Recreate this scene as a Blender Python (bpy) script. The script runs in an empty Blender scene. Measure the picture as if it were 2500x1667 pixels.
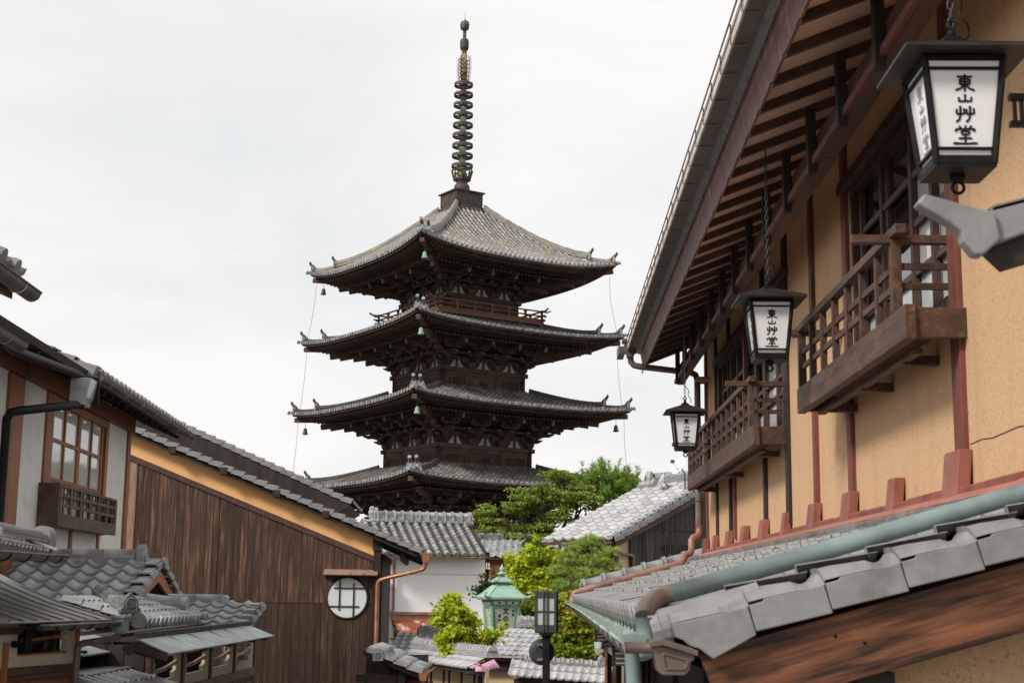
import bpy, math, random
from math import sin, cos, pi, radians, sqrt, atan2
from mathutils import Vector, Matrix, noise as mnoise

SC = bpy.context.scene
COL = SC.collection
V = Vector

# ------------------------------------------------------------------ camera
cam_d = bpy.data.cameras.new("camera")
cam = bpy.data.objects.new("camera", cam_d)
COL.objects.link(cam)
SC.camera = cam
cam_d.sensor_width = 36.0
cam_d.lens = 50.0
cam_d.clip_start = 0.05
cam_d.clip_end = 3000.0
cam.matrix_world = (Matrix.Rotation(radians(1.43), 4, 'Z') @ Matrix.Rotation(pi / 2 + radians(9.89), 4, 'X')
                    @ Matrix.Rotation(0.012, 4, 'Z'))
cam_d.dof.use_dof = True
cam_d.dof.focus_distance = 24.0
cam_d.dof.aperture_fstop = 9.0

# ------------------------------------------------------------------ exposure
SC.view_settings.view_transform = 'Standard'
SC.view_settings.look = 'None'
SC.view_settings.exposure = 0.27
SC.view_settings.gamma = 1.0
SC.view_settings.use_curve_mapping = False

# ------------------------------------------------------------------ sky (pale overcast with thin blue gaps)
SUN_EL, SUN_AZ = radians(38), radians(-131)      # azimuth measured from +Y clockwise
world = bpy.data.worlds.new("World")
SC.world = world
world.use_nodes = True
nt = world.node_tree
for n in list(nt.nodes):
    nt.nodes.remove(n)
wo = nt.nodes.new('ShaderNodeOutputWorld')
bg = nt.nodes.new('ShaderNodeBackground')
bg.inputs['Strength'].default_value = 0.12
sky = nt.nodes.new('ShaderNodeTexSky')
sky.sky_type = 'NISHITA'
sky.sun_disc = False
sky.sun_elevation = SUN_EL
sky.sun_rotation = SUN_AZ
sky.air_density = 1.0
sky.dust_density = 1.5
tc = nt.nodes.new('ShaderNodeTexCoord')
mp = nt.nodes.new('ShaderNodeMapping')
mp.inputs['Scale'].default_value = (1.0, 1.0, 2.6)
mp.inputs['Location'].default_value = (0.35, 0.1, 0.25)
n1 = nt.nodes.new('ShaderNodeTexNoise')
n1.inputs['Scale'].default_value = 2.6
n1.inputs['Detail'].default_value = 6.0
n1.inputs['Roughness'].default_value = 0.55
n1.inputs['Distortion'].default_value = 0.5
r1 = nt.nodes.new('ShaderNodeValToRGB')
r1.color_ramp.elements[0].position = 0.30
r1.color_ramp.elements[0].color = (5.72, 5.84, 5.92, 1)
r1.color_ramp.elements[1].position = 0.62
r1.color_ramp.elements[1].color = (6.85, 6.74, 6.64, 1)
n2 = nt.nodes.new('ShaderNodeTexNoise')
n2.inputs['Scale'].default_value = 1.7
n2.inputs['Detail'].default_value = 4.0
r2 = nt.nodes.new('ShaderNodeValToRGB')
r2.color_ramp.elements[0].position = 0.30
r2.color_ramp.elements[0].color = (0.86, 0.86, 0.86, 1)
r2.color_ramp.elements[1].position = 0.52
r2.color_ramp.elements[1].color = (1.0, 1.0, 1.0, 1)
mx = nt.nodes.new('ShaderNodeMix')
mx.data_type = 'RGBA'
nt.links.new(tc.outputs['Generated'], mp.inputs['Vector'])
nt.links.new(mp.outputs['Vector'], n1.inputs['Vector'])
nt.links.new(mp.outputs['Vector'], n2.inputs['Vector'])
nt.links.new(n1.outputs['Fac'], r1.inputs['Fac'])
nt.links.new(n2.outputs['Fac'], r2.inputs['Fac'])
nt.links.new(r2.outputs['Color'], mx.inputs['Factor'])
nt.links.new(sky.outputs['Color'], mx.inputs['A'])
nt.links.new(r1.outputs['Color'], mx.inputs['B'])
nt.links.new(mx.outputs['Result'], bg.inputs['Color'])
nt.links.new(bg.outputs['Background'], wo.inputs['Surface'])

# ------------------------------------------------------------------ sun (veiled)
sl = bpy.data.lights.new("sun", 'SUN')
sl.energy = 2.7
sl.angle = radians(12)
sl.color = (1.0, 0.955, 0.89)
sun = bpy.data.objects.new("sun", sl)
COL.objects.link(sun)
_sd = V((sin(SUN_AZ) * cos(SUN_EL), cos(SUN_AZ) * cos(SUN_EL), sin(SUN_EL)))
sun.rotation_euler = _sd.to_track_quat('Z', 'Y').to_euler()

# ------------------------------------------------------------------ materials
def lin(c):
    return tuple((x / 12.92 if x <= 0.04045 else ((x + 0.055) / 1.055) ** 2.4) for x in c)

def mk(name, c1, c2=None, scale=4.0, stretch=(1, 1, 1), rough=0.7, detail=6.0, lo=0.35, hi=0.65, bump=0.0,
       bscale=None, spec=0.35, metal=0.0, vary=0.0, c3=None, s3=1.0, lo3=0.55, hi3=0.7, stretch3=None, coat=0.0,
       seedloc=(0, 0, 0), nrough=.55, rot=None, c4=None, s4=1.0, lo4=.5, hi4=.8, stretch4=(1, 1, 1), f4=1.0):
    """procedural surface: c1/c2 mixed by noise, optional third patchy colour, per piece variation from the UV cell"""
    m = bpy.data.materials.new(name)
    m.use_nodes = True
    t = m.node_tree
    b = t.nodes['Principled BSDF']
    L = t.links.new
    b.inputs['Roughness'].default_value = rough
    b.inputs['Specular IOR Level'].default_value = spec
    b.inputs['Metallic'].default_value = metal
    if coat:
        b.inputs['Coat Weight'].default_value = coat
    c2 = c2 or tuple(x * 0.8 for x in c1)
    co = t.nodes.new('ShaderNodeTexCoord')
    mpn = t.nodes.new('ShaderNodeMapping')
    mpn.inputs['Scale'].default_value = stretch
    if rot:
        mpn.vector_type = 'TEXTURE'
        mpn.inputs['Scale'].default_value = tuple(1 / q for q in stretch)
        mpn.inputs['Rotation'].default_value = rot
    mpn.inputs['Location'].default_value = seedloc
    L(co.outputs['Object'], mpn.inputs['Vector'])
    vec = mpn.outputs['Vector']
    uv = None
    if vary:
        uvn = t.nodes.new('ShaderNodeUVMap')
        uvn.uv_map = "UVMap"
        wn = t.nodes.new('ShaderNodeTexWhiteNoise')
        wn.noise_dimensions = '2D'
        L(uvn.outputs['UV'], wn.inputs['Vector'])
        uv = wn.outputs['Value']
        # shift the grain from piece to piece
        ad = t.nodes.new('ShaderNodeVectorMath')
        ad.operation = 'MULTIPLY_ADD'
        L(wn.outputs['Color'], ad.inputs[0])
        ad.inputs[1].default_value = (7.3, 7.3, 7.3)
        L(vec, ad.inputs[2])
        vec = ad.outputs['Vector']
    nz = t.nodes.new('ShaderNodeTexNoise')
    nz.inputs['Scale'].default_value = scale
    nz.inputs['Detail'].default_value = detail
    nz.inputs['Roughness'].default_value = nrough
    L(vec, nz.inputs['Vector'])
    rp = t.nodes.new('ShaderNodeValToRGB')
    rp.color_ramp.elements[0].position = lo
    rp.color_ramp.elements[1].position = hi
    rp.color_ramp.elements[0].color = (*c1, 1)
    rp.color_ramp.elements[1].color = (*c2, 1)
    L(nz.outputs['Fac'], rp.inputs['Fac'])
    out = rp.outputs['Color']
    if c3:
        m3 = t.nodes.new('ShaderNodeMapping')
        m3.inputs['Scale'].default_value = stretch3 or (1, 1, 1)
        m3.inputs['Location'].default_value = (3.1, 1.7, 0.6)
        if rot:
            m3.vector_type = 'TEXTURE'
            m3.inputs['Scale'].default_value = tuple(1 / q for q in (stretch3 or (1, 1, 1)))
            m3.inputs['Rotation'].default_value = rot
        L(co.outputs['Object'], m3.inputs['Vector'])
        z3 = t.nodes.new('ShaderNodeTexNoise')
        z3.inputs['Scale'].default_value = s3
        z3.inputs['Detail'].default_value = 5.0
        z3.inputs['Roughness'].default_value = 0.6
        L(m3.outputs['Vector'], z3.inputs['Vector'])
        p3 = t.nodes.new('ShaderNodeMapRange')
        p3.inputs['From Min'].default_value = lo3
        p3.inputs['From Max'].default_value = hi3
        L(z3.outputs['Fac'], p3.inputs['Value'])
        x3 = t.nodes.new('ShaderNodeMix')
        x3.data_type = 'RGBA'
        L(p3.outputs['Result'], x3.inputs['Factor'])
        L(out, x3.inputs['A'])
        x3.inputs['B'].default_value = (*c3, 1)
        out = x3.outputs['Result']
    if c4:                                             # stains and streaks
        m4 = t.nodes.new('ShaderNodeMapping')
        m4.inputs['Scale'].default_value = stretch4
        m4.inputs['Location'].default_value = (1.3, 5.7, 2.6)
        L(co.outputs['Object'], m4.inputs['Vector'])
        z4 = t.nodes.new('ShaderNodeTexNoise')
        z4.inputs['Scale'].default_value = s4
        z4.inputs['Detail'].default_value = 6.0
        z4.inputs['Roughness'].default_value = 0.6
        L(m4.outputs['Vector'], z4.inputs['Vector'])
        p4 = t.nodes.new('ShaderNodeMapRange')
        p4.inputs['From Min'].default_value = lo4
        p4.inputs['From Max'].default_value = hi4
        p4.inputs['To Max'].default_value = f4
        L(z4.outputs['Fac'], p4.inputs['Value'])
        x4 = t.nodes.new('ShaderNodeMix')
        x4.data_type = 'RGBA'
        L(p4.outputs['Result'], x4.inputs['Factor'])
        L(out, x4.inputs['A'])
        x4.inputs['B'].default_value = (*c4, 1)
        out = x4.outputs['Result']
    if vary:
        mr = t.nodes.new('ShaderNodeMapRange')
        mr.inputs['To Min'].default_value = 1 - vary
        mr.inputs['To Max'].default_value = 1 + vary
        L(uv, mr.inputs['Value'])
        ml = t.nodes.new('ShaderNodeVectorMath')
        ml.operation = 'SCALE'
        L(out, ml.inputs[0])
        L(mr.outputs['Result'], ml.inputs['Scale'])
        out = ml.outputs['Vector']
    L(out, b.inputs['Base Color'])
    if bump:
        bn = t.nodes.new('ShaderNodeBump')
        bn.inputs['Strength'].default_value = bump
        bn.inputs['Distance'].default_value = 0.02
        if bscale:
            nb = t.nodes.new('ShaderNodeTexNoise')
            nb.inputs['Scale'].default_value = bscale
            nb.inputs['Detail'].default_value = 4.0
            L(vec, nb.inputs['Vector'])
            L(nb.outputs['Fac'], bn.inputs['Height'])
        else:
            L(nz.outputs['Fac'], bn.inputs['Height'])
        L(bn.outputs['Normal'], b.inputs['Normal'])
    return m

def leafmat(name, stops, trans=0.35):
    m = bpy.data.materials.new(name)
    m.use_nodes = True
    t = m.node_tree
    b = t.nodes['Principled BSDF']
    b.inputs['Roughness'].default_value = 0.55
    b.inputs['Specular IOR Level'].default_value = 0.25
    uvn = t.nodes.new('ShaderNodeUVMap')
    uvn.uv_map = "UVMap"
    sx = t.nodes.new('ShaderNodeSeparateXYZ')
    t.links.new(uvn.outputs['UV'], sx.inputs[0])
    rp = t.nodes.new('ShaderNodeValToRGB')
    el = rp.color_ramp.elements
    el[0].position, el[0].color = stops[0][0], (*stops[0][1], 1)
    el[1].position, el[1].color = stops[-1][0], (*stops[-1][1], 1)
    for p, c in stops[1:-1]:
        e = el.new(p)
        e.color = (*c, 1)
    t.links.new(sx.outputs['X'], rp.inputs['Fac'])
    t.links.new(rp.outputs['Color'], b.inputs['Base Color'])
    tr = t.nodes.new('ShaderNodeBsdfTranslucent')
    t.links.new(rp.outputs['Color'], tr.inputs['Color'])
    ms = t.nodes.new('ShaderNodeMixShader')
    ms.inputs[0].default_value = trans
    t.links.new(b.outputs[0], ms.inputs[1])
    t.links.new(tr.outputs[0], ms.inputs[2])
    t.links.new(ms.outputs[0], t.nodes['Material Output'].inputs['Surface'])
    return m

M = {}
# roof tile
M['tile'] = mk("tile_smoked_grey", (.21, .21, .217), (.34, .338, .345), scale=9, rough=.42, vary=.28, spec=.5, bump=.06,
               c3=(.15, .15, .145), s3=2.2, lo3=.58, hi3=.75)
M['tile_lt'] = mk("tile_silver_grey", (.34, .34, .35), (.46, .46, .47), scale=8, rough=.38, vary=.22, spec=.5,
                  c3=(.2, .2, .2), s3=3.0, lo3=.6, hi3=.75)
M['tile_near'] = mk("tile_matt_grey", (.22, .213, .21), (.28, .272, .267), scale=14, rough=.55, vary=.05, spec=.4, bump=.05,
                    c3=(.15, .144, .14), s3=5.0, lo3=.52, hi3=.72)
M['tile_gate'] = mk("tile_worn_grey", (.105, .105, .105), (.22, .22, .215), scale=7, rough=.5, vary=.3, spec=.4,
                    c3=(.06, .06, .055), s3=3.0, lo3=.55, hi3=.7)
M['tile_kura'] = mk("tile_old_grey", (.17, .17, .165), (.33, .33, .325), scale=8, rough=.55, vary=.35, spec=.35,
                    c3=(.30, .27, .20), s3=5, lo3=.62, hi3=.72)
M['pan_kura'] = mk("tile_pan_dark", (.06, .058, .052), (.15, .14, .125), scale=7, rough=.6, vary=.35, spec=.3)
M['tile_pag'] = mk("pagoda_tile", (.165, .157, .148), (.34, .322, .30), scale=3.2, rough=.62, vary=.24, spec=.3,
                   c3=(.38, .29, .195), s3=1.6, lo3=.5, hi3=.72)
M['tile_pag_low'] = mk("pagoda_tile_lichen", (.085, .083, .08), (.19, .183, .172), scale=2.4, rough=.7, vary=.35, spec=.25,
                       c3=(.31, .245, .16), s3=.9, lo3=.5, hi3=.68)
M['pan_pag'] = mk("pagoda_tile_pan", (.055, .052, .048), (.11, .1, .088), scale=4, rough=.75, vary=.3, spec=.2)
M['disc_pag'] = mk("pagoda_tile_end", (.13, .13, .132), (.34, .34, .345), scale=6, rough=.6, vary=.35, spec=.3)
# wood
M['pagwood'] = mk("pagoda_timber", (.052, .034, .027), (.105, .068, .053), scale=3, stretch=(1, 1, 2), rough=.8, vary=.3, spec=.2,
                  c3=(.135, .07, .045), s3=.8, lo3=.58, hi3=.78)
M['pagwood_red'] = mk("pagoda_timber_bare", (.10, .055, .036), (.18, .095, .06), scale=5, stretch=(.6, .6, 4), rough=.8, vary=.3, spec=.2)
M['pagpanel'] = mk("pagoda_board", (.045, .026, .018), (.085, .05, .034), scale=6, stretch=(6, 6, .5), rough=.85, vary=.3, spec=.15)
M['pagend'] = mk("pagoda_beam_end", (.12, .09, .065), (.2, .155, .115), scale=6, rough=.85, vary=.3)
M['pagplaster'] = mk("pagoda_plaster", (.26, .245, .2), (.46, .44, .38), scale=5, rough=.9, c3=(.2, .18, .14), s3=3, lo3=.6, hi3=.75)
M['dark'] = mk("dark_timber", (.018, .012, .010), (.042, .026, .020), scale=7, stretch=(1, 1, .25), rough=.65, vary=.25, spec=.35)
M['darkbrown'] = mk("brown_timber", (.05, .026, .019), (.105, .052, .037), scale=9, stretch=(1, .25, 1), rough=.6, vary=.3, spec=.35,
                    c3=(.14, .065, .035), s3=5, stretch3=(3, .4, 3), lo3=.6, hi3=.72)
M['balcony'] = mk("balcony_timber", (.045, .025, .018), (.105, .056, .039), scale=10, stretch=(2, .25, 2), rough=.6, vary=.35, spec=.35,
                  c3=(.2, .105, .06), s3=8, stretch3=(3, .5, 3), lo3=.56, hi3=.74)
M['redpost'] = mk("red_brown_post", (.12, .035, .026), (.21, .066, .047), scale=9, stretch=(3, 3, .3), rough=.6, vary=.2, spec=.35,
                  c3=(.04, .022, .018), s3=2.0, lo3=.55, hi3=.75)
M['soffit'] = mk("soffit_board", (.60, .37, .27), (.72, .47, .35), scale=5, stretch=(.6, 6, .6), rough=.7, vary=.15,
                 c3=(.30, .16, .11), s3=3, stretch3=(.3, 3, .3), lo3=.55, hi3=.75)
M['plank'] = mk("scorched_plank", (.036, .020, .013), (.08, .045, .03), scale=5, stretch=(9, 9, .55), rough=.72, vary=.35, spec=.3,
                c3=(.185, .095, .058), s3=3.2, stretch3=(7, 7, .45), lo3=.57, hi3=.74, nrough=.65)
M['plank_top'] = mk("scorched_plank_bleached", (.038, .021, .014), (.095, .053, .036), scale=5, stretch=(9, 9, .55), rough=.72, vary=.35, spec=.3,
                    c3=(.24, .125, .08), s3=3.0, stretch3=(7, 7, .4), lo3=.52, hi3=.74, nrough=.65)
M['plank_lt'] = mk("bleached_plank", (.26, .15, .105), (.40, .25, .18), scale=4, stretch=(8, 8, .5), rough=.75, vary=.2,
                   c3=(.12, .06, .04), s3=3, stretch3=(7, 7, .6), lo3=.55, hi3=.7)
M['plank_grey'] = mk("weathered_grey_plank", (.035, .032, .03), (.095, .09, .085), scale=5, stretch=(8, 8, .5), rough=.85, vary=.3, spec=.2,
                     c3=(.13, .125, .12), s3=2, stretch3=(5, 5, .5), lo3=.55, hi3=.75)
M['cedar'] = mk("cedar_timber", (.21, .072, .028), (.33, .125, .05), scale=5, stretch=(6, 6, .4), rough=.6, vary=.2, spec=.35,
                c3=(.11, .035, .015), s3=2.2, stretch3=(4, 4, .4), lo3=.55, hi3=.75)
M['cedar_dk'] = mk("cedar_beam", (.13, .045, .02), (.22, .08, .035), scale=5, stretch=(4, .4, 4), rough=.6, vary=.15, spec=.35,
                   c3=(.07, .025, .013), s3=2.2, lo3=.55, hi3=.8)
M['cedar_or'] = mk("orange_cedar_board", (.36, .15, .07), (.50, .23, .11), scale=4, stretch=(8, 8, .5), rough=.7, vary=.25)
M['bargeboard'] = mk("barge_board_timber", (.15, .050, .021), (.26, .10, .043), scale=5, stretch=(1.0, 6, 20), rough=.55, vary=.1, spec=.4,
                     c3=(.022, .009, .006), s3=2.3, stretch3=(.9, 1, 9), lo3=.40, hi3=.62, bump=.1, rot=(0, -.283, 0))
M['fret'] = mk("weathered_box_timber", (.06, .036, .026), (.13, .076, .055), scale=9, stretch=(1, .4, 1), rough=.7, vary=.3,
               c3=(.22, .14, .095), s3=8, stretch3=(2, .6, 4), lo3=.6, hi3=.72)
# plaster, metal and the rest
M['ochre'] = mk("ochre_sand_plaster", (.57, .365, .21), (.645, .425, .255), scale=60, rough=.95, detail=4, spec=.1, bump=.25, bscale=150,
                c3=(.38, .23, .125), s3=75, lo3=.575, hi3=.66, c4=(.46, .28, .15), s4=1.6, stretch4=(1, 3.2, .45), lo4=.5, hi4=.85, f4=.75)
M['yellow'] = mk("yellow_plaster", (.86, .48, .205), (.90, .52, .23), scale=1.2, rough=.9, spec=.15, c3=(.80, .44, .18), s3=1.8, lo3=.5, hi3=.8)
M['white'] = mk("white_plaster", (.88, .875, .865), (.90, .895, .89), scale=1.5, rough=.9, spec=.15, c3=(.83, .82, .80), s3=2.5, stretch3=(1, 1, .3), lo3=.55, hi3=.8)
M['greyplaster'] = mk("pale_grey_plaster", (.68, .665, .63), (.75, .735, .70), scale=40, rough=.95, spec=.1, bump=.15, bscale=120, c3=(.55, .535, .50), s3=3, lo3=.5, hi3=.8)
M['sandwall'] = mk("sand_plaster", (.42, .375, .30), (.52, .47, .385), scale=70, rough=.95, detail=3, spec=.1, bump=.2, bscale=150)
M['beige'] = mk("beige_plaster", (.52, .39, .24), (.58, .44, .28), scale=3, rough=.92, spec=.1)
M['cream'] = mk("cream_plaster", (.62, .54, .37), (.68, .60, .43), scale=3, rough=.92, spec=.1)
M['copper_red'] = mk("red_painted_sheet", (.23, .072, .05), (.31, .105, .072), scale=6, rough=.5, vary=.18, spec=.45,
                     c3=(.15, .055, .042), s3=6, lo3=.5, hi3=.75)
M['copper_red2'] = mk("red_sheet_flashing", (.36, .135, .10), (.45, .19, .145), scale=4, rough=.5, vary=.12, spec=.45, c3=(.33, .12, .085), s3=5, lo3=.55, hi3=.8)
M['fascia'] = mk("fascia_sheet", (.10, .042, .034), (.19, .085, .068), scale=6, stretch=(1, 1.5, .6), rough=.55, vary=.15, spec=.4,
                 c3=(.33, .17, .14), s3=7, stretch3=(3, 2, .5), lo3=.55, hi3=.72)
M['gutter_pale'] = mk("gutter_weathered_metal", (.42, .40, .37), (.55, .53, .50), scale=6, rough=.5, spec=.5, vary=.08, c3=(.30, .27, .24), s3=4, lo3=.5, hi3=.8)
M['gutter_dark'] = mk("gutter_dark_metal", (.055, .043, .037), (.10, .08, .07), scale=6, rough=.45, spec=.5, vary=.2, c3=(.13, .115, .10), s3=5, lo3=.55, hi3=.75)
M['black_metal'] = mk("black_metal", (.010, .009, .009), (.018, .017, .016), scale=8, rough=.5, spec=.12)
M['charcoal'] = mk("charcoal_metal", (.038, .038, .042), (.06, .06, .066), scale=8, rough=.5, spec=.4)
M['lamp_roof'] = mk("lantern_roof_metal", (.022, .018, .016), (.05, .041, .035), scale=6, rough=.55, spec=.25)
M['silver'] = mk("silver_metal", (.42, .43, .45), (.58, .59, .61), scale=5, rough=.3, metal=.6)
M['copper'] = mk("copper_pipe", (.27, .135, .10), (.36, .19, .145), scale=5, rough=.42, spec=.5, metal=.15, c3=(.17, .09, .07), s3=4, lo3=.5, hi3=.75)
M['copper_br'] = mk("bright_copper_pipe", (.36, .15, .07), (.46, .21, .11), scale=5, rough=.35, spec=.5, metal=.3, c3=(.19, .08, .045), s3=5, lo3=.5, hi3=.75)
M['bronze'] = mk("bronze_pipe", (.12, .085, .07), (.18, .13, .105), scale=6, rough=.4, spec=.5, metal=.2)
M['verdi'] = mk("verdigris_pipe", (.16, .21, .205), (.24, .30, .295), scale=7, rough=.6, spec=.4, c3=(.12, .14, .135), s3=4, lo3=.52, hi3=.75)
M['verdi_roof'] = mk("verdigris_sheet", (.19, .215, .21), (.28, .305, .30), scale=5, rough=.5, spec=.45, vary=.18, c3=(.19, .185, .18), s3=3, lo3=.5, hi3=.75)
M['gutter_green'] = mk("gutter_verdigris", (.26, .33, .31), (.34, .40, .36), scale=5, rough=.6, c3=(.36, .33, .12), s3=7, stretch3=(1, .5, 1), lo3=.52, hi3=.68)
M['greenpaint'] = mk("pale_green_paint", (.25, .40, .30), (.32, .475, .37), scale=4, rough=.42, spec=.45, c3=(.37, .55, .44), s3=3, lo3=.5, hi3=.8)
M['greenpaint_dk'] = mk("green_paint_frame", (.13, .30, .19), (.18, .36, .24), scale=4, rough=.45, spec=.4)
M['seamroof'] = mk("seamed_sheet_roof", (.19, .185, .17), (.29, .28, .26), scale=3, rough=.5, spec=.45, vary=.2, c3=(.34, .33, .28), s3=2, lo3=.55, hi3=.75)
M['rust'] = mk("rusty_sheet", (.27, .065, .03), (.36, .10, .05), scale=5, rough=.7, vary=.25, c3=(.47, .42, .38), s3=1.9, stretch3=(1.3, 1, 1), lo3=.56, hi3=.64)
M['sorin'] = mk("spire_bronze", (.042, .030, .026), (.075, .052, .044), scale=4, rough=.6, spec=.4, vary=.15)
M['sorin_shaft'] = mk("spire_shaft_verdigris", (.16, .31, .225), (.25, .40, .29), scale=2, stretch=(1, 1, 1), rough=.65, c3=(.06, .055, .05), s3=1.1, stretch3=(.2, .2, 1.2), lo3=.47, hi3=.52)
M['sorin_gold'] = mk("spire_worn_gilt", (.30, .21, .07), (.42, .32, .13), scale=5, rough=.6, c3=(.06, .045, .03), s3=5, lo3=.45, hi3=.6)
M['bell'] = mk("bell_verdigris", (.20, .34, .26), (.30, .44, .35), scale=9, rough=.6)
M['bell_dark'] = mk("bell_dark_bronze", (.05, .055, .045), (.08, .09, .07), scale=9, rough=.6)
M['acrylic'] = mk("white_acrylic", (.80, .785, .77), (.83, .815, .80), scale=1.0, rough=.16, spec=.5)
M['acrylic_grey'] = mk("frosted_panel", (.40, .42, .41), (.46, .48, .47), scale=2.0, rough=.4, spec=.4)
M['paper'] = mk("lantern_paper_panel", (.50, .52, .44), (.57, .58, .50), scale=3.0, rough=.7)
M['shoji'] = mk("paper_screen", (.60, .64, .645), (.68, .71, .71), scale=1.6, rough=.6, stretch=(.4, 1, 1.6))
M['ink'] = mk("black_ink", (.006, .006, .006), (.012, .012, .012), scale=5, rough=.6)
M['ink_side'] = mk("ink_reflection_grey", (.20, .20, .20), (.26, .26, .26), scale=5, rough=.3)  # grey paints in the reflection that veils the side lettering
M['ink_grey'] = mk("faded_ink", (.07, .07, .062), (.10, .10, .09), scale=5, rough=.8)
M['pink'] = mk("pink_painted_sheet", (.46, .215, .33), (.55, .28, .40), scale=4, rough=.45, c3=(.36, .16, .26), s3=4, lo3=.55, hi3=.8)
M['pinkmark'] = mk("pale_pink_mark", (.66, .48, .56), (.70, .52, .60), scale=5, rough=.6)
M['redsign'] = mk("red_sign_paint", (.45, .02, .02), (.55, .04, .03), scale=5, rough=.5)
M['frosted'] = mk("frosted_glass", (.50, .55, .565), (.56, .60, .61), scale=90, stretch=(1, 2, 2), rough=.25, spec=.5, detail=2)
M['bark'] = mk("bark", (.035, .026, .02), (.085, .066, .05), scale=9, stretch=(1, 1, .35), rough=.9, spec=.1)
M['pinebark'] = mk("pine_bark", (.10, .075, .06), (.21, .165, .135), scale=9, stretch=(1, 1, .5), rough=.9, spec=.1)
M['asphalt'] = mk("stone_paving", (.27, .255, .235), (.36, .345, .32), scale=3, rough=.85, bump=.1)
M['earth'] = mk("earth_ground", (.10, .085, .065), (.17, .15, .115), scale=1.5, rough=.95)
M['black'] = mk("unlit_interior", (.008, .007, .007), (.012, .011, .010), scale=3, rough=.9, spec=.05)

def glassmat(name, c, rough=.02, spec=.9):
    m = bpy.data.materials.new(name)
    m.use_nodes = True
    b = m.node_tree.nodes['Principled BSDF']
    b.inputs['Base Color'].default_value = (*c, 1)
    b.inputs['Roughness'].default_value = rough
    b.inputs['Specular IOR Level'].default_value = spec
    b.inputs['IOR'].default_value = 1.6
    return m
M['glass'] = glassmat("window_glass", (.012, .012, .014))
M['glass_lit'] = glassmat("window_glass_pale", (.55, .55, .53), .04, .7)  # pale base colour stands in for reflected sky and a curtain behind
M['leaf_maple'] = leafmat("maple_leaf", [(0, (.07, .13, .018)), (.45, (.17, .26, .034)), (.75, (.28, .35, .055)), (.92, (.30, .24, .07)), (1, (.36, .20, .085))])
M['leaf_lime'] = leafmat("lime_maple_leaf", [(0, (.14, .24, .015)), (.35, (.34, .46, .025)), (.7, (.60, .66, .045)), (1, (.78, .76, .10))], .5)
M['leaf_lime2'] = leafmat("garden_maple_leaf", [(0, (.09, .17, .015)), (.45, (.22, .32, .028)), (.8, (.42, .46, .05)), (1, (.56, .42, .07))], .45)
M['leaf_shrub'] = leafmat("shrub_leaf", [(0, (.02, .04, .012)), (.6, (.05, .09, .02)), (1, (.11, .12, .04))], .25)
M['needle'] = leafmat("pine_needle", [(0, (.09, .16, .028)), (.5, (.20, .33, .055)), (1, (.38, .50, .11))], .35)
M['needle_gd'] = leafmat("garden_pine_needle", [(0, (.20, .29, .055)), (.5, (.42, .54, .12)), (1, (.64, .68, .26))], .45)

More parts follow.
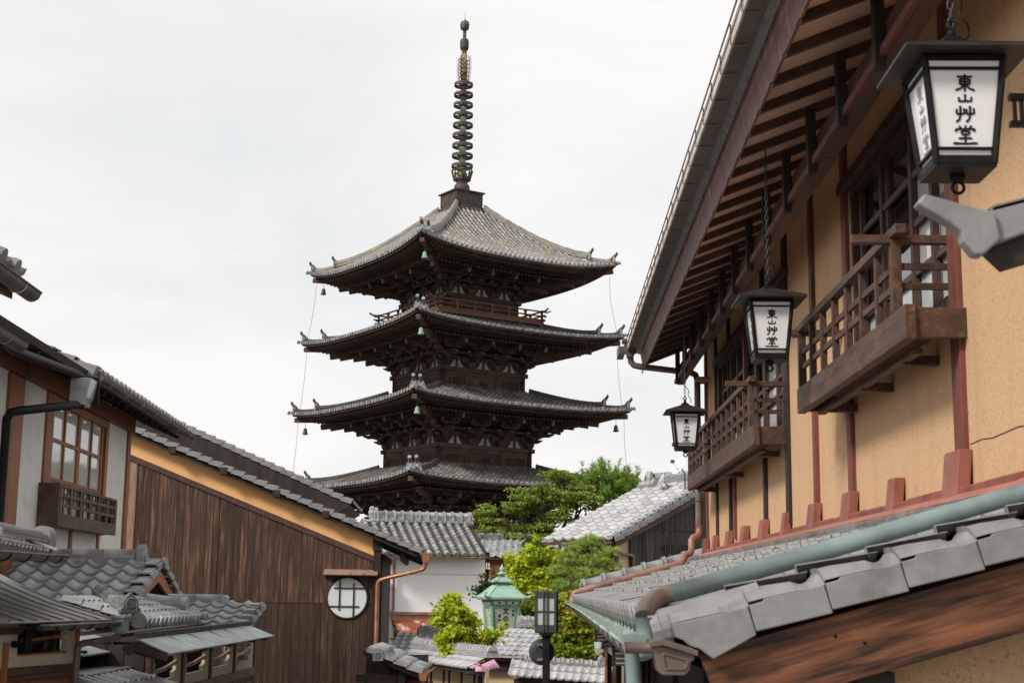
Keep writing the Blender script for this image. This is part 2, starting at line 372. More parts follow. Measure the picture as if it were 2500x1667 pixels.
# ------------------------------------------------------------------ mesh builder
ZB = {}
class MB:
    def __init__(s):
        s.v, s.f, s.u, s.mi = [], [], [], []
        s.T = None
        s.uv = (0.5, 0.5)
        s.m = 0
        s.smooth = []
        s.cuts = [(0, 0)]
    def cut(s):
        """end of one separate piece (for build_each)"""
        if (len(s.v), len(s.f)) != s.cuts[-1]: s.cuts.append((len(s.v), len(s.f)))
    def build_each(s, name, mats, parent=None, bevel=0.0):
        s.cut()
        out = []
        for (v0, f0), (v1, f1) in zip(s.cuts[:-1], s.cuts[1:]):
            m = MB()
            m.v = s.v[v0:v1]
            m.f = [tuple(i - v0 for i in f) for f in s.f[f0:f1]]
            m.u, m.mi, m.smooth = s.u[f0:f1], s.mi[f0:f1], s.smooth[f0:f1]
            out.append(m.build(name, mats, parent, bevel))
        return out
    def add(s, pts):
        i = len(s.v)
        if s.T is None:
            s.v.extend(pts)
        else:
            s.v.extend([s.T @ V(p) for p in pts])
        return i
    def face(s, idx, uv=None, sm=False):
        s.f.append(idx)
        s.u.append(uv or s.uv)
        s.mi.append(s.m)
        s.smooth.append(sm)
    def quad(s, a, b, c, d, uv=None, sm=False):
        i = s.add([a, b, c, d])
        s.face((i, i + 1, i + 2, i + 3), uv, sm)
    def rnd(s):
        s.uv = (random.random() * 90, random.random() * 90)
    def box(s, x0, y0, z0, x1, y1, z1):
        if x0 > x1: x0, x1 = x1, x0
        if y0 > y1: y0, y1 = y1, y0
        if z0 > z1: z0, z1 = z1, z0
        i = s.add([(x0, y0, z0), (x1, y0, z0), (x1, y1, z0), (x0, y1, z0), (x0, y0, z1), (x1, y0, z1), (x1, y1, z1), (x0, y1, z1)])
        for q in ((0, 3, 2, 1), (4, 5, 6, 7), (0, 1, 5, 4), (1, 2, 6, 5), (2, 3, 7, 6), (3, 0, 4, 7)):
            s.face(tuple(i + k for k in q))
    def beam(s, p0, p1, w, h, up=(0, 0, 1), w1=None, h1=None):
        """bar from p0 to p1, w across, h along up; p0/p1 are the section centres"""
        p0, p1, up = V(p0), V(p1), V(up)
        d = (p1 - p0).normalized()
        side = d.cross(up)
        if side.length < 1e-5:
            side = d.cross(V((1, 0, 0)))
        side.normalize()
        u = side.cross(d).normalized()
        w1 = w if w1 is None else w1
        h1 = h if h1 is None else h1
        pts = []
        for p, a, b in ((p0, w / 2, h / 2), (p1, w1 / 2, h1 / 2)):
            pts += [p - side * a - u * b, p + side * a - u * b, p + side * a + u * b, p - side * a + u * b]
        i = s.add(pts)
        for q in ((0, 1, 2, 3), (7, 6, 5, 4), (0, 4, 5, 1), (1, 5, 6, 2), (2, 6, 7, 3), (3, 7, 4, 0)):
            s.face(tuple(i + k for k in q))
    def tube(s, pts, r, n=8, caps=True, sm=True):
        pts = [V(p) for p in pts]
        rs = r if isinstance(r, (list, tuple)) else [r] * len(pts)
        prev = None
        base = None
        for k, p in enumerate(pts):
            if k == 0: d = pts[1] - pts[0]
            elif k == len(pts) - 1: d = pts[-1] - pts[-2]
            else: d = (pts[k + 1] - p).normalized() + (p - pts[k - 1]).normalized()
            d.normalize()
            if prev is None:
                a = d.cross(V((0, 0, 1)))
                if a.length < 1e-3: a = d.cross(V((1, 0, 0)))
                a.normalize()
            else:
                a = prev - d * prev.dot(d)
                if a.length < 1e-5: a = d.cross(V((0, 0, 1)))
                a.normalize()
            prev = a
            b = d.cross(a)
            i = s.add([p + (a * cos(2 * pi * j / n) + b * sin(2 * pi * j / n)) * rs[k] for j in range(n)])
            if base is not None:
                for j in range(n):
                    s.face((base + j, base + (j + 1) % n, i + (j + 1) % n, i + j), sm=sm)
            elif caps:
                s.face(tuple(i + j for j in range(n)))
            base = i
        if caps:
            s.face(tuple(base + j for j in reversed(range(n))))
    def lathe(s, prof, c=(0, 0), n=16, ph=0.0, sm=True, sq=1.0):
        base = None
        for r, z in prof:
            i = s.add([(c[0] + r * cos(ph + 2 * pi * j / n), c[1] + r * sq * sin(ph + 2 * pi * j / n), z) for j in range(n)])
            if base is not None:
                for j in range(n):
                    s.face((base + j, base + (j + 1) % n, i + (j + 1) % n, i + j), sm=sm)
            else:
                s.face(tuple(i + j for j in reversed(range(n))))
            base = i
        s.face(tuple(base + j for j in range(n)))
    def prism(s, poly, ext):
        """closed 3-D outline swept by vector ext"""
        ext = V(ext)
        n = len(poly)
        i = s.add([V(p) for p in poly] + [V(p) + ext for p in poly])
        s.face(tuple(i + k for k in range(n)))
        s.face(tuple(i + n + k for k in reversed(range(n))))
        for k in range(n):
            s.face((i + k, i + n + k, i + n + (k + 1) % n, i + (k + 1) % n))
    def ball(s, c, r, n=8, sz=1.0):
        c = V(c)
        prof = []
        T = s.T
        rows = []
        for a in range(n // 2 + 1):
            th = -pi / 2 + pi * a / (n // 2)
            rows.append((max(r * cos(th), 1e-4), c.z + r * sz * sin(th)))
        s.lathe(rows, (c.x, c.y), n)
    def torus(s, c, axis, R, r, n=16, k=6):
        c, ax = V(c), V(axis).normalized()
        a = ax.cross(V((0, 0, 1)))
        if a.length < 1e-3: a = ax.cross(V((1, 0, 0)))
        a.normalize()
        b = ax.cross(a)
        first = None
        rows = []
        for j in range(n):
            d = a * cos(2 * pi * j / n) + b * sin(2 * pi * j / n)
            rows.append(s.add([c + d * (R + r * cos(2 * pi * q / k)) + ax * r * sin(2 * pi * q / k) for q in range(k)]))
        for j in range(n):
            p, q = rows[j], rows[(j + 1) % n]
            for t in range(k):
                s.face((p + t, p + (t + 1) % k, q + (t + 1) % k, q + t), sm=True)
    def build(s, name, mats, parent=None, bevel=0.0, subs=0):
        me = bpy.data.meshes.new(name)
        zb = ZB.get(parent.name, (0, 0, 0)) if parent is not None else (0, 0, 0)
        vs = [(p[0] - zb[0], p[1] - zb[1], p[2] - zb[2]) for p in s.v]
        me.from_pydata(vs, [], s.f)
        uvl = me.uv_layers.new(name="UVMap")
        flat = []
        for f, u in zip(s.f, s.u):
            flat.extend(u * len(f))
        uvl.data.foreach_set('uv', flat)
        mats = mats if isinstance(mats, (list, tuple)) else [mats]
        for m in mats:
            me.materials.append(M[m] if isinstance(m, str) else m)
        if len(mats) > 1:
            me.polygons.foreach_set('material_index', s.mi)
        me.polygons.foreach_set('use_smooth', s.smooth)
        me.update()
        o = bpy.data.objects.new(name, me)
        COL.objects.link(o)
        if parent is not None:
            o.parent = parent
            ZB[o.name] = zb
        if bevel:
            bv = o.modifiers.new("edge", 'BEVEL')
            bv.width = bevel
            bv.segments = 2
            bv.limit_method = 'ANGLE'
            bv.angle_limit = radians(40)
        return o

def thing(name, label, cat, loc=(0, 0, 0), rot=0.0, group=None, w=False, local=False):
    o = bpy.data.objects.new(name, None)
    o.empty_display_size = 0.2
    COL.objects.link(o)
    o.location = loc
    o.rotation_euler = (0, 0, radians(rot))
    o['label'] = label
    o['category'] = cat
    if group: o['group'] = group
    ZB[o.name] = (0, 0, 0) if local else tuple(loc) if w else (0, 0, loc[2])      # w: its parts are modelled in world coordinates
    return o

def tag(o, label=None, cat=None, group=None, kind=None):
    if label: o['label'] = label
    if cat: o['category'] = cat
    if group: o['group'] = group
    if kind: o['kind'] = kind
    return o

def dup(root, loc, rot=None, label=None):
    c = root.copy()
    COL.objects.link(c)
    c.location = loc
    if rot is not None: c.rotation_euler = (0, 0, radians(rot))
    if label: c['label'] = label
    for ch in list(root.children):
        a = ch.copy(); COL.objects.link(a); a.parent = c
        for g in list(ch.children):
            b = g.copy(); COL.objects.link(b); b.parent = a
    return c

# ------------------------------------------------------------------ tile roofs
SAN = [(0, .040), (.08, .047), (.17, .041), (.30, .018), (.44, .003), (.58, .0), (.74, .006), (.90, .024), (1.0, .040)]
SAN_LO = [(0, .044), (.12, .046), (.32, .012), (.56, .0), (.80, .010), (1.0, .044)]

def san_roof(mb, O, U, W, nu, nv, pw, ex, clip=None, prof=SAN, th=.024, hs=1.0, jit=.003, roundend=False):
    """wave tiles: O eave corner, U along the eave, W up the slope (unit vectors)"""
    O, U, W = V(O), V(U).normalized(), V(W).normalized()
    N = U.cross(W)
    if N.z < 0: N = -N
    sc = pw / .265 * hs
    for j in range(nv):
        for i in range(nu):
            if clip and not clip((i + .5) * pw, (j + .5) * ex): continue
            dz = random.uniform(-jit, jit)
            dv = random.uniform(-jit, jit)
            lo, up, un = [], [], []
            for t, h in prof:
                p = O + U * ((i + t) * pw)
                h = h * sc
                a = p + W * (j * ex + dv) + N * (h + th + dz)
                lo.append(a)
                up.append(p + W * ((j + 1) * ex + .03) + N * h)
                un.append(a - N * th * 1.25)
            k = len(prof)
            b = mb.add(lo + up + un)
            uv = (i + .5 + O.x * 3.7, j + .5 + O.y * 1.3)
            for q in range(k - 1):
                mb.face((b + q, b + q + 1, b + k + q + 1, b + k + q), uv, True)
                mb.face((b + 2 * k + q, b + 2 * k + q + 1, b + q + 1, b + q), uv)
            if roundend and j == 0:
                c = O + U * ((i + .08) * pw) + N * (.030 * sc + dz) - W * .012
                disc(mb, c, -W, .052 * sc, .02, uv)

def disc(mb, c, ax, r, th, uv=None, n=12):
    c, ax = V(c), V(ax).normalized()
    a = ax.cross(V((0, 0, 1)))
    if a.length < 1e-3: a = ax.cross(V((1, 0, 0)))
    a.normalize()
    b = ax.cross(a)
    ring = [c + (a * cos(2 * pi * k / n) + b * sin(2 * pi * k / n)) * r for k in range(n)]
    i = mb.add([p + ax * th for p in ring] + [p - ax * th for p in ring])
    mb.face(tuple(i + k for k in range(n)), uv)
    mb.face(tuple(i + n + k for k in reversed(range(n))), uv)
    for k in range(n):
        mb.face((i + k, i + n + k, i + n + (k + 1) % n, i + (k + 1) % n), uv)

def half_tube(mb, p0, p1, N, r0, r1, k=6, cap=True, uv=None):
    p0, p1, N = V(p0), V(p1), V(N)
    d = (p1 - p0).normalized()
    s = d.cross(N).normalized()
    n = s.cross(d).normalized()
    pts = []
    for p, r in ((p0, r0), (p1, r1)):
        pts += [p + s * (r * cos(pi * q / k)) + n * (r * sin(pi * q / k)) for q in range(k + 1)]
    i = mb.add(pts)
    for q in range(k):
        mb.face((i + q, i + q + 1, i + k + 2 + q, i + k + 1 + q), uv, True)
    if cap:
        mb.face(tuple(i + q for q in range(k + 1)), uv)
        mb.face(tuple(i + k + 1 + q for q in reversed(range(k + 1))), uv)

def hon_roof(mb, O, U, W, nu, nv, pw, ex, r=.07, m_pan=1, m_disc=0, clip=None, k=6):
    """flat pans with round cover tiles"""
    O, U, W = V(O), V(U).normalized(), V(W).normalized()
    N = U.cross(W)
    if N.z < 0: N = -N
    for i in range(nu + 1):
        for j in range(nv):
            uv = (i + .5 + O.x, j + .5)
            if not (clip and not clip(i * pw, (j + .5) * ex)):
                rr = r * random.uniform(.96, 1.04)
                mb.m = 0
                half_tube(mb, O + U * (i * pw) + W * (j * ex) + N * .02, O + U * (i * pw) + W * ((j + 1) * ex + .01) + N * .012, N, rr * 1.06, rr * .93, k, j == 0, uv)
            if i < nu and not (clip and not clip((i + .5) * pw, (j + .5) * ex)):
                mb.m = m_pan
                for h in range(2):
                    a = O + U * (i * pw) + W * ((j + h * .5) * ex) + N * .022
                    b = O + U * ((i + 1) * pw) + W * ((j + h * .5) * ex) + N * .022
                    c = O + U * ((i + .5) * pw) + W * ((j + h * .5) * ex) + N * .004
                    e = W * (ex * .5 + .02) - N * .02
                    uv2 = (i + .5, j + h * .5 + 40.25)
                    mb.quad(a, c, c + e, a + e, uv2)
                    mb.quad(c, b, b + e, c + e, uv2)
                    mb.quad(a - N * .03, c - N * .03, c, a, uv2)
                    mb.quad(c - N * .03, b - N * .03, b, c, uv2)
        if not (clip and not clip(i * pw, .2)):
            mb.m = m_disc
            disc(mb, O + U * (i * pw) - W * .02 + N * (r * .25), -W, r * 1.12, .025, (i + .5, 77.5))
    mb.m = 0

def ridge(mb, p0, p1, w=.24, layers=3, lh=.055, r=.075, seg=.28, band=False, up=(0, 0, 1), k=8):
    """stacked flat ridge tiles with a round cap row"""
    p0, p1, up = V(p0), V(p1), V(up)
    L = (p1 - p0).length
    d = (p1 - p0) / L
    n = max(1, int(L / seg))
    for l in range(layers):
        off = .5 if l % 2 else 0.0
        x = -off
        while x < n:
            a, b = max(x, 0), min(x + 1, n)
            mb.rnd()
            ww = w * (1 - .05 * l) * random.uniform(.985, 1.015)
            mb.beam(p0 + d * (a * L / n + .003) + up * (lh * (l + .5)), p0 + d * (b * L / n - .003) + up * (lh * (l + .5)), ww, lh * .84, up)
            x += 1
        mb.uv = (.5, .5)
        mb.beam(p0 + up * (lh * (l + .5)), p1 + up * (lh * (l + .5)), w * .88 * (1 - .05 * l), lh * .999, up)
    t = up * (lh * layers)
    for q in range(n):
        mb.rnd()
        rr = r * random.uniform(.97, 1.03)
        half_tube(mb, p0 + d * (q * L / n) + t, p0 + d * ((q + 1) * L / n) + t, up, rr * 1.03, rr * .97, k, True)
        if band:
            half_tube(mb, p0 + d * (q * L / n - .02) + t, p0 + d * (q * L / n + .035) + t, up, rr * 1.28, rr * 1.28, k, True)
    mb.uv = (.5, .5)

ONI = [(-.42, 0), (-.60, .06), (-.66, .2), (-.56, .33), (-.40, .33), (-.36, .55), (-.27, .80), (0, .97), (.27, .80), (.36, .55), (.40, .33), (.56, .33),
       (.66, .2), (.60, .06), (.42, 0), (.22, .07), (0, .0), (-.22, .07)]
def oni(mb, c, f, size, th=.06, scroll=True):
    """ridge-end tile facing direction f, base centre c"""
    c, f = V(c), V(f).normalized()
    up = V((0, 0, 1))
    s = f.cross(up).normalized()
    u = s.cross(f).normalized()
    pts = [c + s * (x * size * .72) + u * (z * size) for x, z in ONI]
    mb.rnd()
    mb.prism([p - f * th for p in pts], f * th * 2)
    mb.torus(c + u * size * .50 + f * th, f, size * .21, size * .045, 18, 6)
    disc(mb, c + u * size * .50 + f * th, f, size * .15, size * .03)
    mb.torus(c + u * size * .42 + f * th * .8, f, size * .36, size * .035, 20, 6)
    if scroll:
        for sx in (-1, 1):
            mb.torus(c + s * (sx * size * .36) + u * (size * .19) + f * th, f, size * .085, size * .042, 12, 6)
            disc(mb, c + s * (sx * size * .36) + u * (size * .19) + f * th, f, size * .04, size * .045)

def verge_tiles(mb, p0, p1, out, n, h=.11, w=.16, th=.02):
    """flat-faced edge tiles stepping up a verge from p0 (low) to p1 (high); out = facing direction"""
    p0, p1, out = V(p0), V(p1), V(out).normalized()
    d = (p1 - p0) / n
    dn = d.normalized()
    up = V((0, 0, 1))
    N = (dn.cross(out)).normalized()
    if N.z < 0: N = -N
    for k in range(n):
        mb.rnd()
        a = p0 + d * k + N * (.012 if True else 0)
        b = p0 + d * (k + 1) + dn * .02 - N * .012
        mb.prism([a - N * h, b - N * h, b + N * .0, a + N * .022], out * th)
        mb.prism([a + N * .022, b, b - out * w, a + N * .022 - out * w], N * .018)
    mb.uv = (.5, .5)

def gutter(mb, p0, p1, r=.06, n=8, th=.006, drop=(0, 0, 0), wire=0.0, m_wire=0):
    """half-round gutter open upward"""
    p0, p1 = V(p0), V(p1)
    d = (p1 - p0).normalized()
    s = d.cross(V((0, 0, 1))).normalized()
    u = s.cross(d).normalized()
    for sign, rr in ((1, r), (-1, r - th)):
        pts = []
        for p in (p0, p1):
            pts += [p + s * (rr * cos(pi + pi * q / n)) + u * (rr * sin(pi + pi * q / n)) for q in range(n + 1)]
        i = mb.add(pts)
        for q in range(n):
            mb.face((i + q, i + q + 1, i + n + 2 + q, i + n + 1 + q), sm=True)
    for sg in (-1, 1):
        mb.tube([p0 + s * r * sg, p1 + s * r * sg], .008, 6)
    for p in (p0, p1):
        i = mb.add([p] + [p + s * ((r - th / 2) * cos(pi + pi * q / n)) + u * ((r - th / 2) * sin(pi + pi * q / n)) for q in range(n + 1)])
        for q in range(n):
            mb.face((i, i + 1 + q, i + 2 + q))
    if wire:
        L = (p1 - p0).length
        k = max(2, int(L / wire))
        om = mb.m
        mb.m = m_wire
        for q in range(k):
            p = p0 + d * ((q + .5) * L / k)
            mb.tube([p + s * ((r + .004) * cos(pi + pi * t / 6)) + u * ((r + .004) * sin(pi + pi * t / 6)) for t in range(7)], .005, 5)
        mb.m = om

def planks(mb, O, U, up, L, H0, H1, pw, th=.018, gap=.006, topf=None, botf=None):
    """upright boards side by side along U; top follows topf(u), bottom botf(u)"""
    O, U, up = V(O), V(U).normalized(), V(up)
    nrm = U.cross(up).normalized()
    u = 0.0
    while u < L - .01:
        w = min(pw * random.uniform(.82, 1.2), L - u)
        mb.rnd()
        a, b = u + gap / 2, u + w - gap / 2
        za0, zb0 = (botf(a), botf(b)) if botf else (H0, H0)
        za1, zb1 = (topf(a), topf(b)) if topf else (H1, H1)
        off = nrm * random.uniform(-.003, .003)
        if za1 - za0 > .01:
            mb.prism([O + off + U * a + up * za0, O + off + U * b + up * zb0, O + off + U * b + up * zb1, O + off + U * a + up * za1], nrm * th)
        u += w
    mb.uv = (.5, .5)

# ------------------------------------------------------------------ brush writing
GLYPH = {
 'E': [[(.10, .86), (.90, .86)], [(.25, .73), (.24, .42)], [(.24, .72), (.76, .72)], [(.76, .72), (.75, .42)], [(.25, .57), (.75, .57)],
       [(.24, .42), (.76, .42)], [(.5, 1.0), (.5, .5), (.49, .0)], [(.47, .40), (.30, .2), (.02, .08)], [(.53, .40), (.72, .2), (1.0, .06)]],
 'S': [[(.5, .80), (.5, .24)], [(.14, .56), (.12, .22)], [(.12, .22), (.88, .24)], [(.87, .58), (.88, .22)]],
 'K': [[(.25, .98), (.26, .45), (.20, .18), (.04, .02)], [(.07, .80), (.06, .50)], [(.06, .50), (.45, .52)], [(.44, .84), (.45, .50)],
       [(.74, .98), (.75, .45), (.69, .18), (.54, .02)], [(.57, .80), (.56, .50)], [(.56, .50), (.95, .52)], [(.93, .84), (.95, .50)]],
 'D': [[(.5, 1.0), (.5, .85)], [(.24, .96), (.33, .84)], [(.76, .98), (.66, .85)], [(.10, .66), (.13, .80), (.50, .81), (.88, .80), (.84, .66)],
       [(.34, .69), (.35, .52)], [(.34, .69), (.66, .69)], [(.66, .69), (.65, .52)], [(.35, .52), (.65, .52)], [(.5, .5), (.5, .06)],
       [(.22, .32), (.78, .33)], [(.0, .07), (.5, .05), (1.0, .08)]],
}
def brush(mb, strokes, O, U, up, size, w=.085, th=.0012, asp=1.0):
    O, U, up = V(O), V(U), V(up)
    nrm = U.cross(up).normalized()
    for st in strokes:
        P = [O + U * (x * size * asp) + up * (y * size) for x, y in st]
        # resample
        Q = []
        for a, b in zip(P[:-1], P[1:]):
            for k in range(4): Q.append(a.lerp(b, k / 4))
        Q.append(P[-1])
        n = len(Q)
        Lf, Rt = [], []
        for k, p in enumerate(Q):
            d = (Q[min(k + 1, n - 1)] - Q[max(k - 1, 0)]).normalized()
            s = nrm.cross(d)
            t = k / (n - 1)
            ww = w * size * .5 * (1.0 + .35 * abs(2 * t - 1) ** 2 - (.55 if t > .96 else .15 if t < .04 else 0))
            Lf.append(p + s * ww)
            Rt.append(p - s * ww)
        i = mb.add([x + nrm * th for x in Lf] + [x + nrm * th for x in Rt])
        for k in range(n - 1):
            mb.face((i + k, i + k + 1, i + n + k + 1, i + n + k))
# ================================================================== ground
def make_ground():
    ys = [-60, -5, 0, 10, 20, 30, 45, 120, 400, 1500]
    zz = lambda y: -2.2 - .04 * max(-60, min(y, 45))
    mb = MB()
    for a, b in zip(ys[:-1], ys[1:]):
        for x0, x1 in ((-900, -40), (-40, 40), (40, 900)):
            mb.quad((x0, a, zz(a)), (x1, a, zz(a)), (x1, b, zz(b)), (x0, b, zz(b)))
    tag(mb.build("ground", 'earth'), kind='structure')
    mb = MB()
    for a, b in zip(ys[1:6], ys[2:7]):
        xl = lambda y: -2.6 - .02 * y + (.0 if y < 26 else .4)
        xr = lambda y: 1.1
        mb.quad((xl(a), a, zz(a) + .004), (xr(a), a, zz(a) + .004), (xr(b), b, zz(b) + .004), (xl(b), b, zz(b) + .004))
    tag(mb.build("street", 'asphalt'), kind='structure')
make_ground()

# ================================================================== pagoda
PZ = -4.0
PC = V((-5.03, 80.0, PZ))
PROT = 35.48
pag = thing("pagoda", "tall dark timber pagoda with stacked tiled roofs and a ringed bronze spire", "pagoda", PC, PROT)

def side_rot(k):
    return Matrix.Rotation(k * pi / 2, 4, 'Z')

TIERS = [  # storey, eave half width, z mid eave, z corner, top half width, z top, body half, plate z
    dict(n=5, W=6.42, zm=17.55, zc=18.16, w0=.95, zt=21.55, h=2.3, zp=16.13, zb=14.95),
    dict(n=4, W=6.70, zm=13.62, zc=14.02, w0=2.9, zt=14.78, h=2.6, zp=11.95, zb=10.6),
    dict(n=3, W=6.99, zm=9.55, zc=9.88, w0=2.9, zt=10.88, h=2.9, zp=7.72, zb=6.4),
    dict(n=2, W=7.25, zm=5.38, zc=5.75, w0=3.2, zt=6.64, h=3.2, zp=3.45, zb=2.2),
    dict(n=1, W=7.55, zm=1.05, zc=1.45, w0=3.5, zt=2.4, h=3.5, zp=-.75, zb=-3.7),
]

def tier_fns(t):
    W, w0 = t['W'], t['w0']
    def upl(s):
        return (t['zc'] - t['zm']) * (min(abs(s) / W, 1.08) ** 3.0)
    def zroof(d, s):
        q = (W - d) / (W - w0)
        a = .62 if t['n'] == 5 else .72
        return t['zm'] + (t['zt'] - t['zm']) * (a * q + (1 - a) * q * q) + upl(s) * max(0, 1 - q) ** 1.2
    def reach(s):      # eave line bows outwards to the corners
        return W + .10 * (abs(s) / W) ** 3
    return upl, zroof, reach

def build_tier(t):
    W, w0, h = t['W'], t['w0'], t['h']
    upl, zroof, reach = tier_fns(t)
    top = t['n'] == 5
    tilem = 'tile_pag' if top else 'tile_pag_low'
    roof = None
    # ---- tiles
    mb = MB()
    pw = .305
    ncol = int(2 * W / pw)
    for k in range(4):
        mb.T = side_rot(k)
        # pan surface
        for i in range(40):
            s0, s1 = -1 + 2 * i / 40, -1 + 2 * (i + 1) / 40
            for j in range(8):
                d0, d1 = W - (W - w0) * j / 8, W - (W - w0) * (j + 1) / 8
                P = lambda d, s: (s * d, -d, zroof(d, s * d) + .01)
                mb.m = 1
                mb.quad(P(d0, s0), P(d0, s1), P(d1, s1), P(d1, s0), (i + .5, j + .5 + k * 9), True)
        # round tiles
        for c in range(ncol + 1):
            s = (c - ncol / 2) * pw
            dend = max(abs(s) + .04, w0)
            d = W + .04
            seg = .36
            j = 0
            while d - dend > .03:
                e = max(d - seg, dend)
                p0 = V((s, -d, zroof(min(d, W), s) + .03 + (.0 if d <= W else -.01)))
                p1 = V((s, -e, zroof(e, s) + .02))
                mb.m = 0
                half_tube(mb, p0, p1, (0, 0, 1), .083, .074, 5, False, (c + .5 + 50 * k, j + .5))
                d = e
                j += 1
            mb.m = 2
            disc(mb, (s, -W - .05, zroof(W, s) + .045), (0, -1, -.12), .098, .03, (c + .5 + k * 60, 70.5), 10)
            # flat eave tile between
            if c < ncol:
                sm = s + pw / 2
                mb.quad((s, -W - .03, zroof(W, s) + .03), (s, -W - .03, zroof(W, s) - .05), (s + pw, -W - .03, zroof(W, s + pw) - .05), (s + pw, -W - .03, zroof(W, s + pw) + .03), (c + .5, 20.5))
    mb.T = None
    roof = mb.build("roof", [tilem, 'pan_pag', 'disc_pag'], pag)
    # ---- hip ridges
    rid = MB()
    orn = MB()
    for k in range(4):
        T = side_rot(k)
        for m in (rid, orn):
            m.T = T
            m.cut()
        H = lambda d, o=0: V((-d, -d, zroof(min(d, W), min(d, W)) + o))
        dbr = w0 + (W - w0) * (.80 if top else .74)
        def run(da, db, hh, ww, flick):
            n = 9
            for q in range(n):
                a, b = da + (db - da) * q / n, da + (db - da) * (q + 1) / n
                fa, fb = flick * (q / n) ** 5, flick * ((q + 1) / n) ** 5
                for l in range(4):
                    rid.uv = (q + .5 + l * 13, k + .5)
                    z0 = hh * l / 4
                    wl = ww * (1 if l % 2 == 0 else .86)
                    rid.beam(H(a, z0 + hh / 8 + fa), H(b, z0 + hh / 8 + fb), wl, hh / 4 * 1.02)
                rid.uv = (q + .5, 60.5 + k)
                half_tube(rid, H(a, hh + fa), H(b, hh + fb), (0, 0, 1), .095, .09, 6)
        run(w0, dbr, .30 if top else .17, .28, .12)
        run(dbr, W - .16, .17 if top else .13, .24, .14)
        for dd, sc in ((dbr, .50), (W - .12, .44)):
            c = H(dd, .02)
            f = V((-1, -1, 0)).normalized()
            oni(orn, c, f, sc * 1.15, .05, False)
            # upturned horn tile with round end
            orn.m = 1
            orn.tube([c + V((0, 0, sc * .35)) - f * .16, c + V((0, 0, sc * .85)) - f * .02, c + V((0, 0, sc * 1.12)) + f * .10, c + V((0, 0, sc * 1.40)) + f * .18], [.15, .115, .08, .075], 8)
            orn.m = 0
            disc(orn, c + V((0, 0, sc * 1.41)) + f * .185, f + V((0, 0, .35)), .095, .02)
        # corner eave tile
        disc(orn, H(W, .02) + V((-.12, -.12, .04)), (-1, -1, .3), .10, .04)
        orn.tube([H(W - .3, .03), H(W, .03) + V((-.14, -.14, .05))], [.08, .09], 8)
    rid.T = orn.T = None
    rid.build_each("hip_ridge", 'pan_pag' if not top else 'tile_pag', roof)
    orn.build_each("ridge_ornament", ['disc_pag', 'pan_pag'], roof)
    # ---- eaves boards, rafters
    wd = MB()
    zso = lambda d, s: t['zm'] - .20 + upl(s) * max(0.0, (d - h) / (W - h)) ** 1.1 + (W - .3 - d) * .10      # underside of the flying rafters' boarding
    zin = lambda d, s: t['zm'] - .32 + upl(s) * max(0.0, (d - h) / (W - h)) ** 1.1 + (W - 1.7 - d) * .20
    for k in range(4):
        wd.T = side_rot(k)
        n = 24
        for i in range(n):
            a, b = -1 + 2 * i / n, -1 + 2 * (i + 1) / n
            wd.uv = (i * .37, k + 3.5)
            # eave boards following the curve
            for dd, z0, z1, tk in ((W - .05, -.15, -.045, .10), (W - .24, -.27, -.13, .12)):
                pa, pb = a * dd, b * dd
                za, zb = t['zm'] + upl(a * W), t['zm'] + upl(b * W)
                wd.prism([(pa, -dd, za + z0), (pb, -dd, zb + z0), (pb, -dd, zb + z1), (pa, -dd, za + z1)], (0, tk, 0))
            dd = W - 1.55
            za, zb = zso(dd, a * dd), zso(dd, b * dd)
            wd.prism([(a * dd, -dd, za - .20), (b * dd, -dd, zb - .20), (b * dd, -dd, zb - .03), (a * dd, -dd, za - .03)], (0, .12, 0))
            # boarding
            for (d0, d1, fn) in ((W - .12, W - 1.6, zso), (W - 1.6, h - .02, zin)):
                wd.quad((a * d0, -d0, fn(d0, a * d0)), (b * d0, -d0, fn(d0, b * d0)), (b * d1, -d1, fn(d1, b * d1)), (a * d1, -d1, fn(d1, a * d1)))
        # rafters
        pr = .235
        nr = int(W / pr)
        for c in range(-nr, nr + 1):
            s = c * pr
            wd.rnd()
            d0, d1 = W - .30, max(W - 1.75, abs(s) + .03)
            if d0 - d1 > .05:
                wd.beam((s, -d0, zso(d0, s) - .055), (s, -d1, zso(d1, s) - .055), .095, .11)
            d0, d1 = W - 1.45, max(h, abs(s) + .03)
            if d0 - d1 > .05:
                wd.beam((s, -d0, zin(d0, s) - .065), (s, -d1, zin(d1, s) - .065), .11, .13)
        # hip rafter
        wd.uv = (5.5, k + .5)
        g = lambda d, o, fn: V((-d, -d, fn(d, d) + o))
        wd.beam(g(h - .1, -.14, zin), g(W - 1.30, -.20, zin), .26, .28)
        wd.beam(g(W - 2.0, -.12, zso), g(W - .16, -.14, zso), .24, .24)
    wd.T = None
    raft = wd.build("rafter_tier", 'pagwood', pag)
    # ---- brackets
    br = MB()
    be = MB()
    pl = MB()
    zp = t['zp']
    zg = zin(h + 1.55, 0) - .14          # purlin under the rafters
    st = max(.24, (zg - zp) / 4.4)
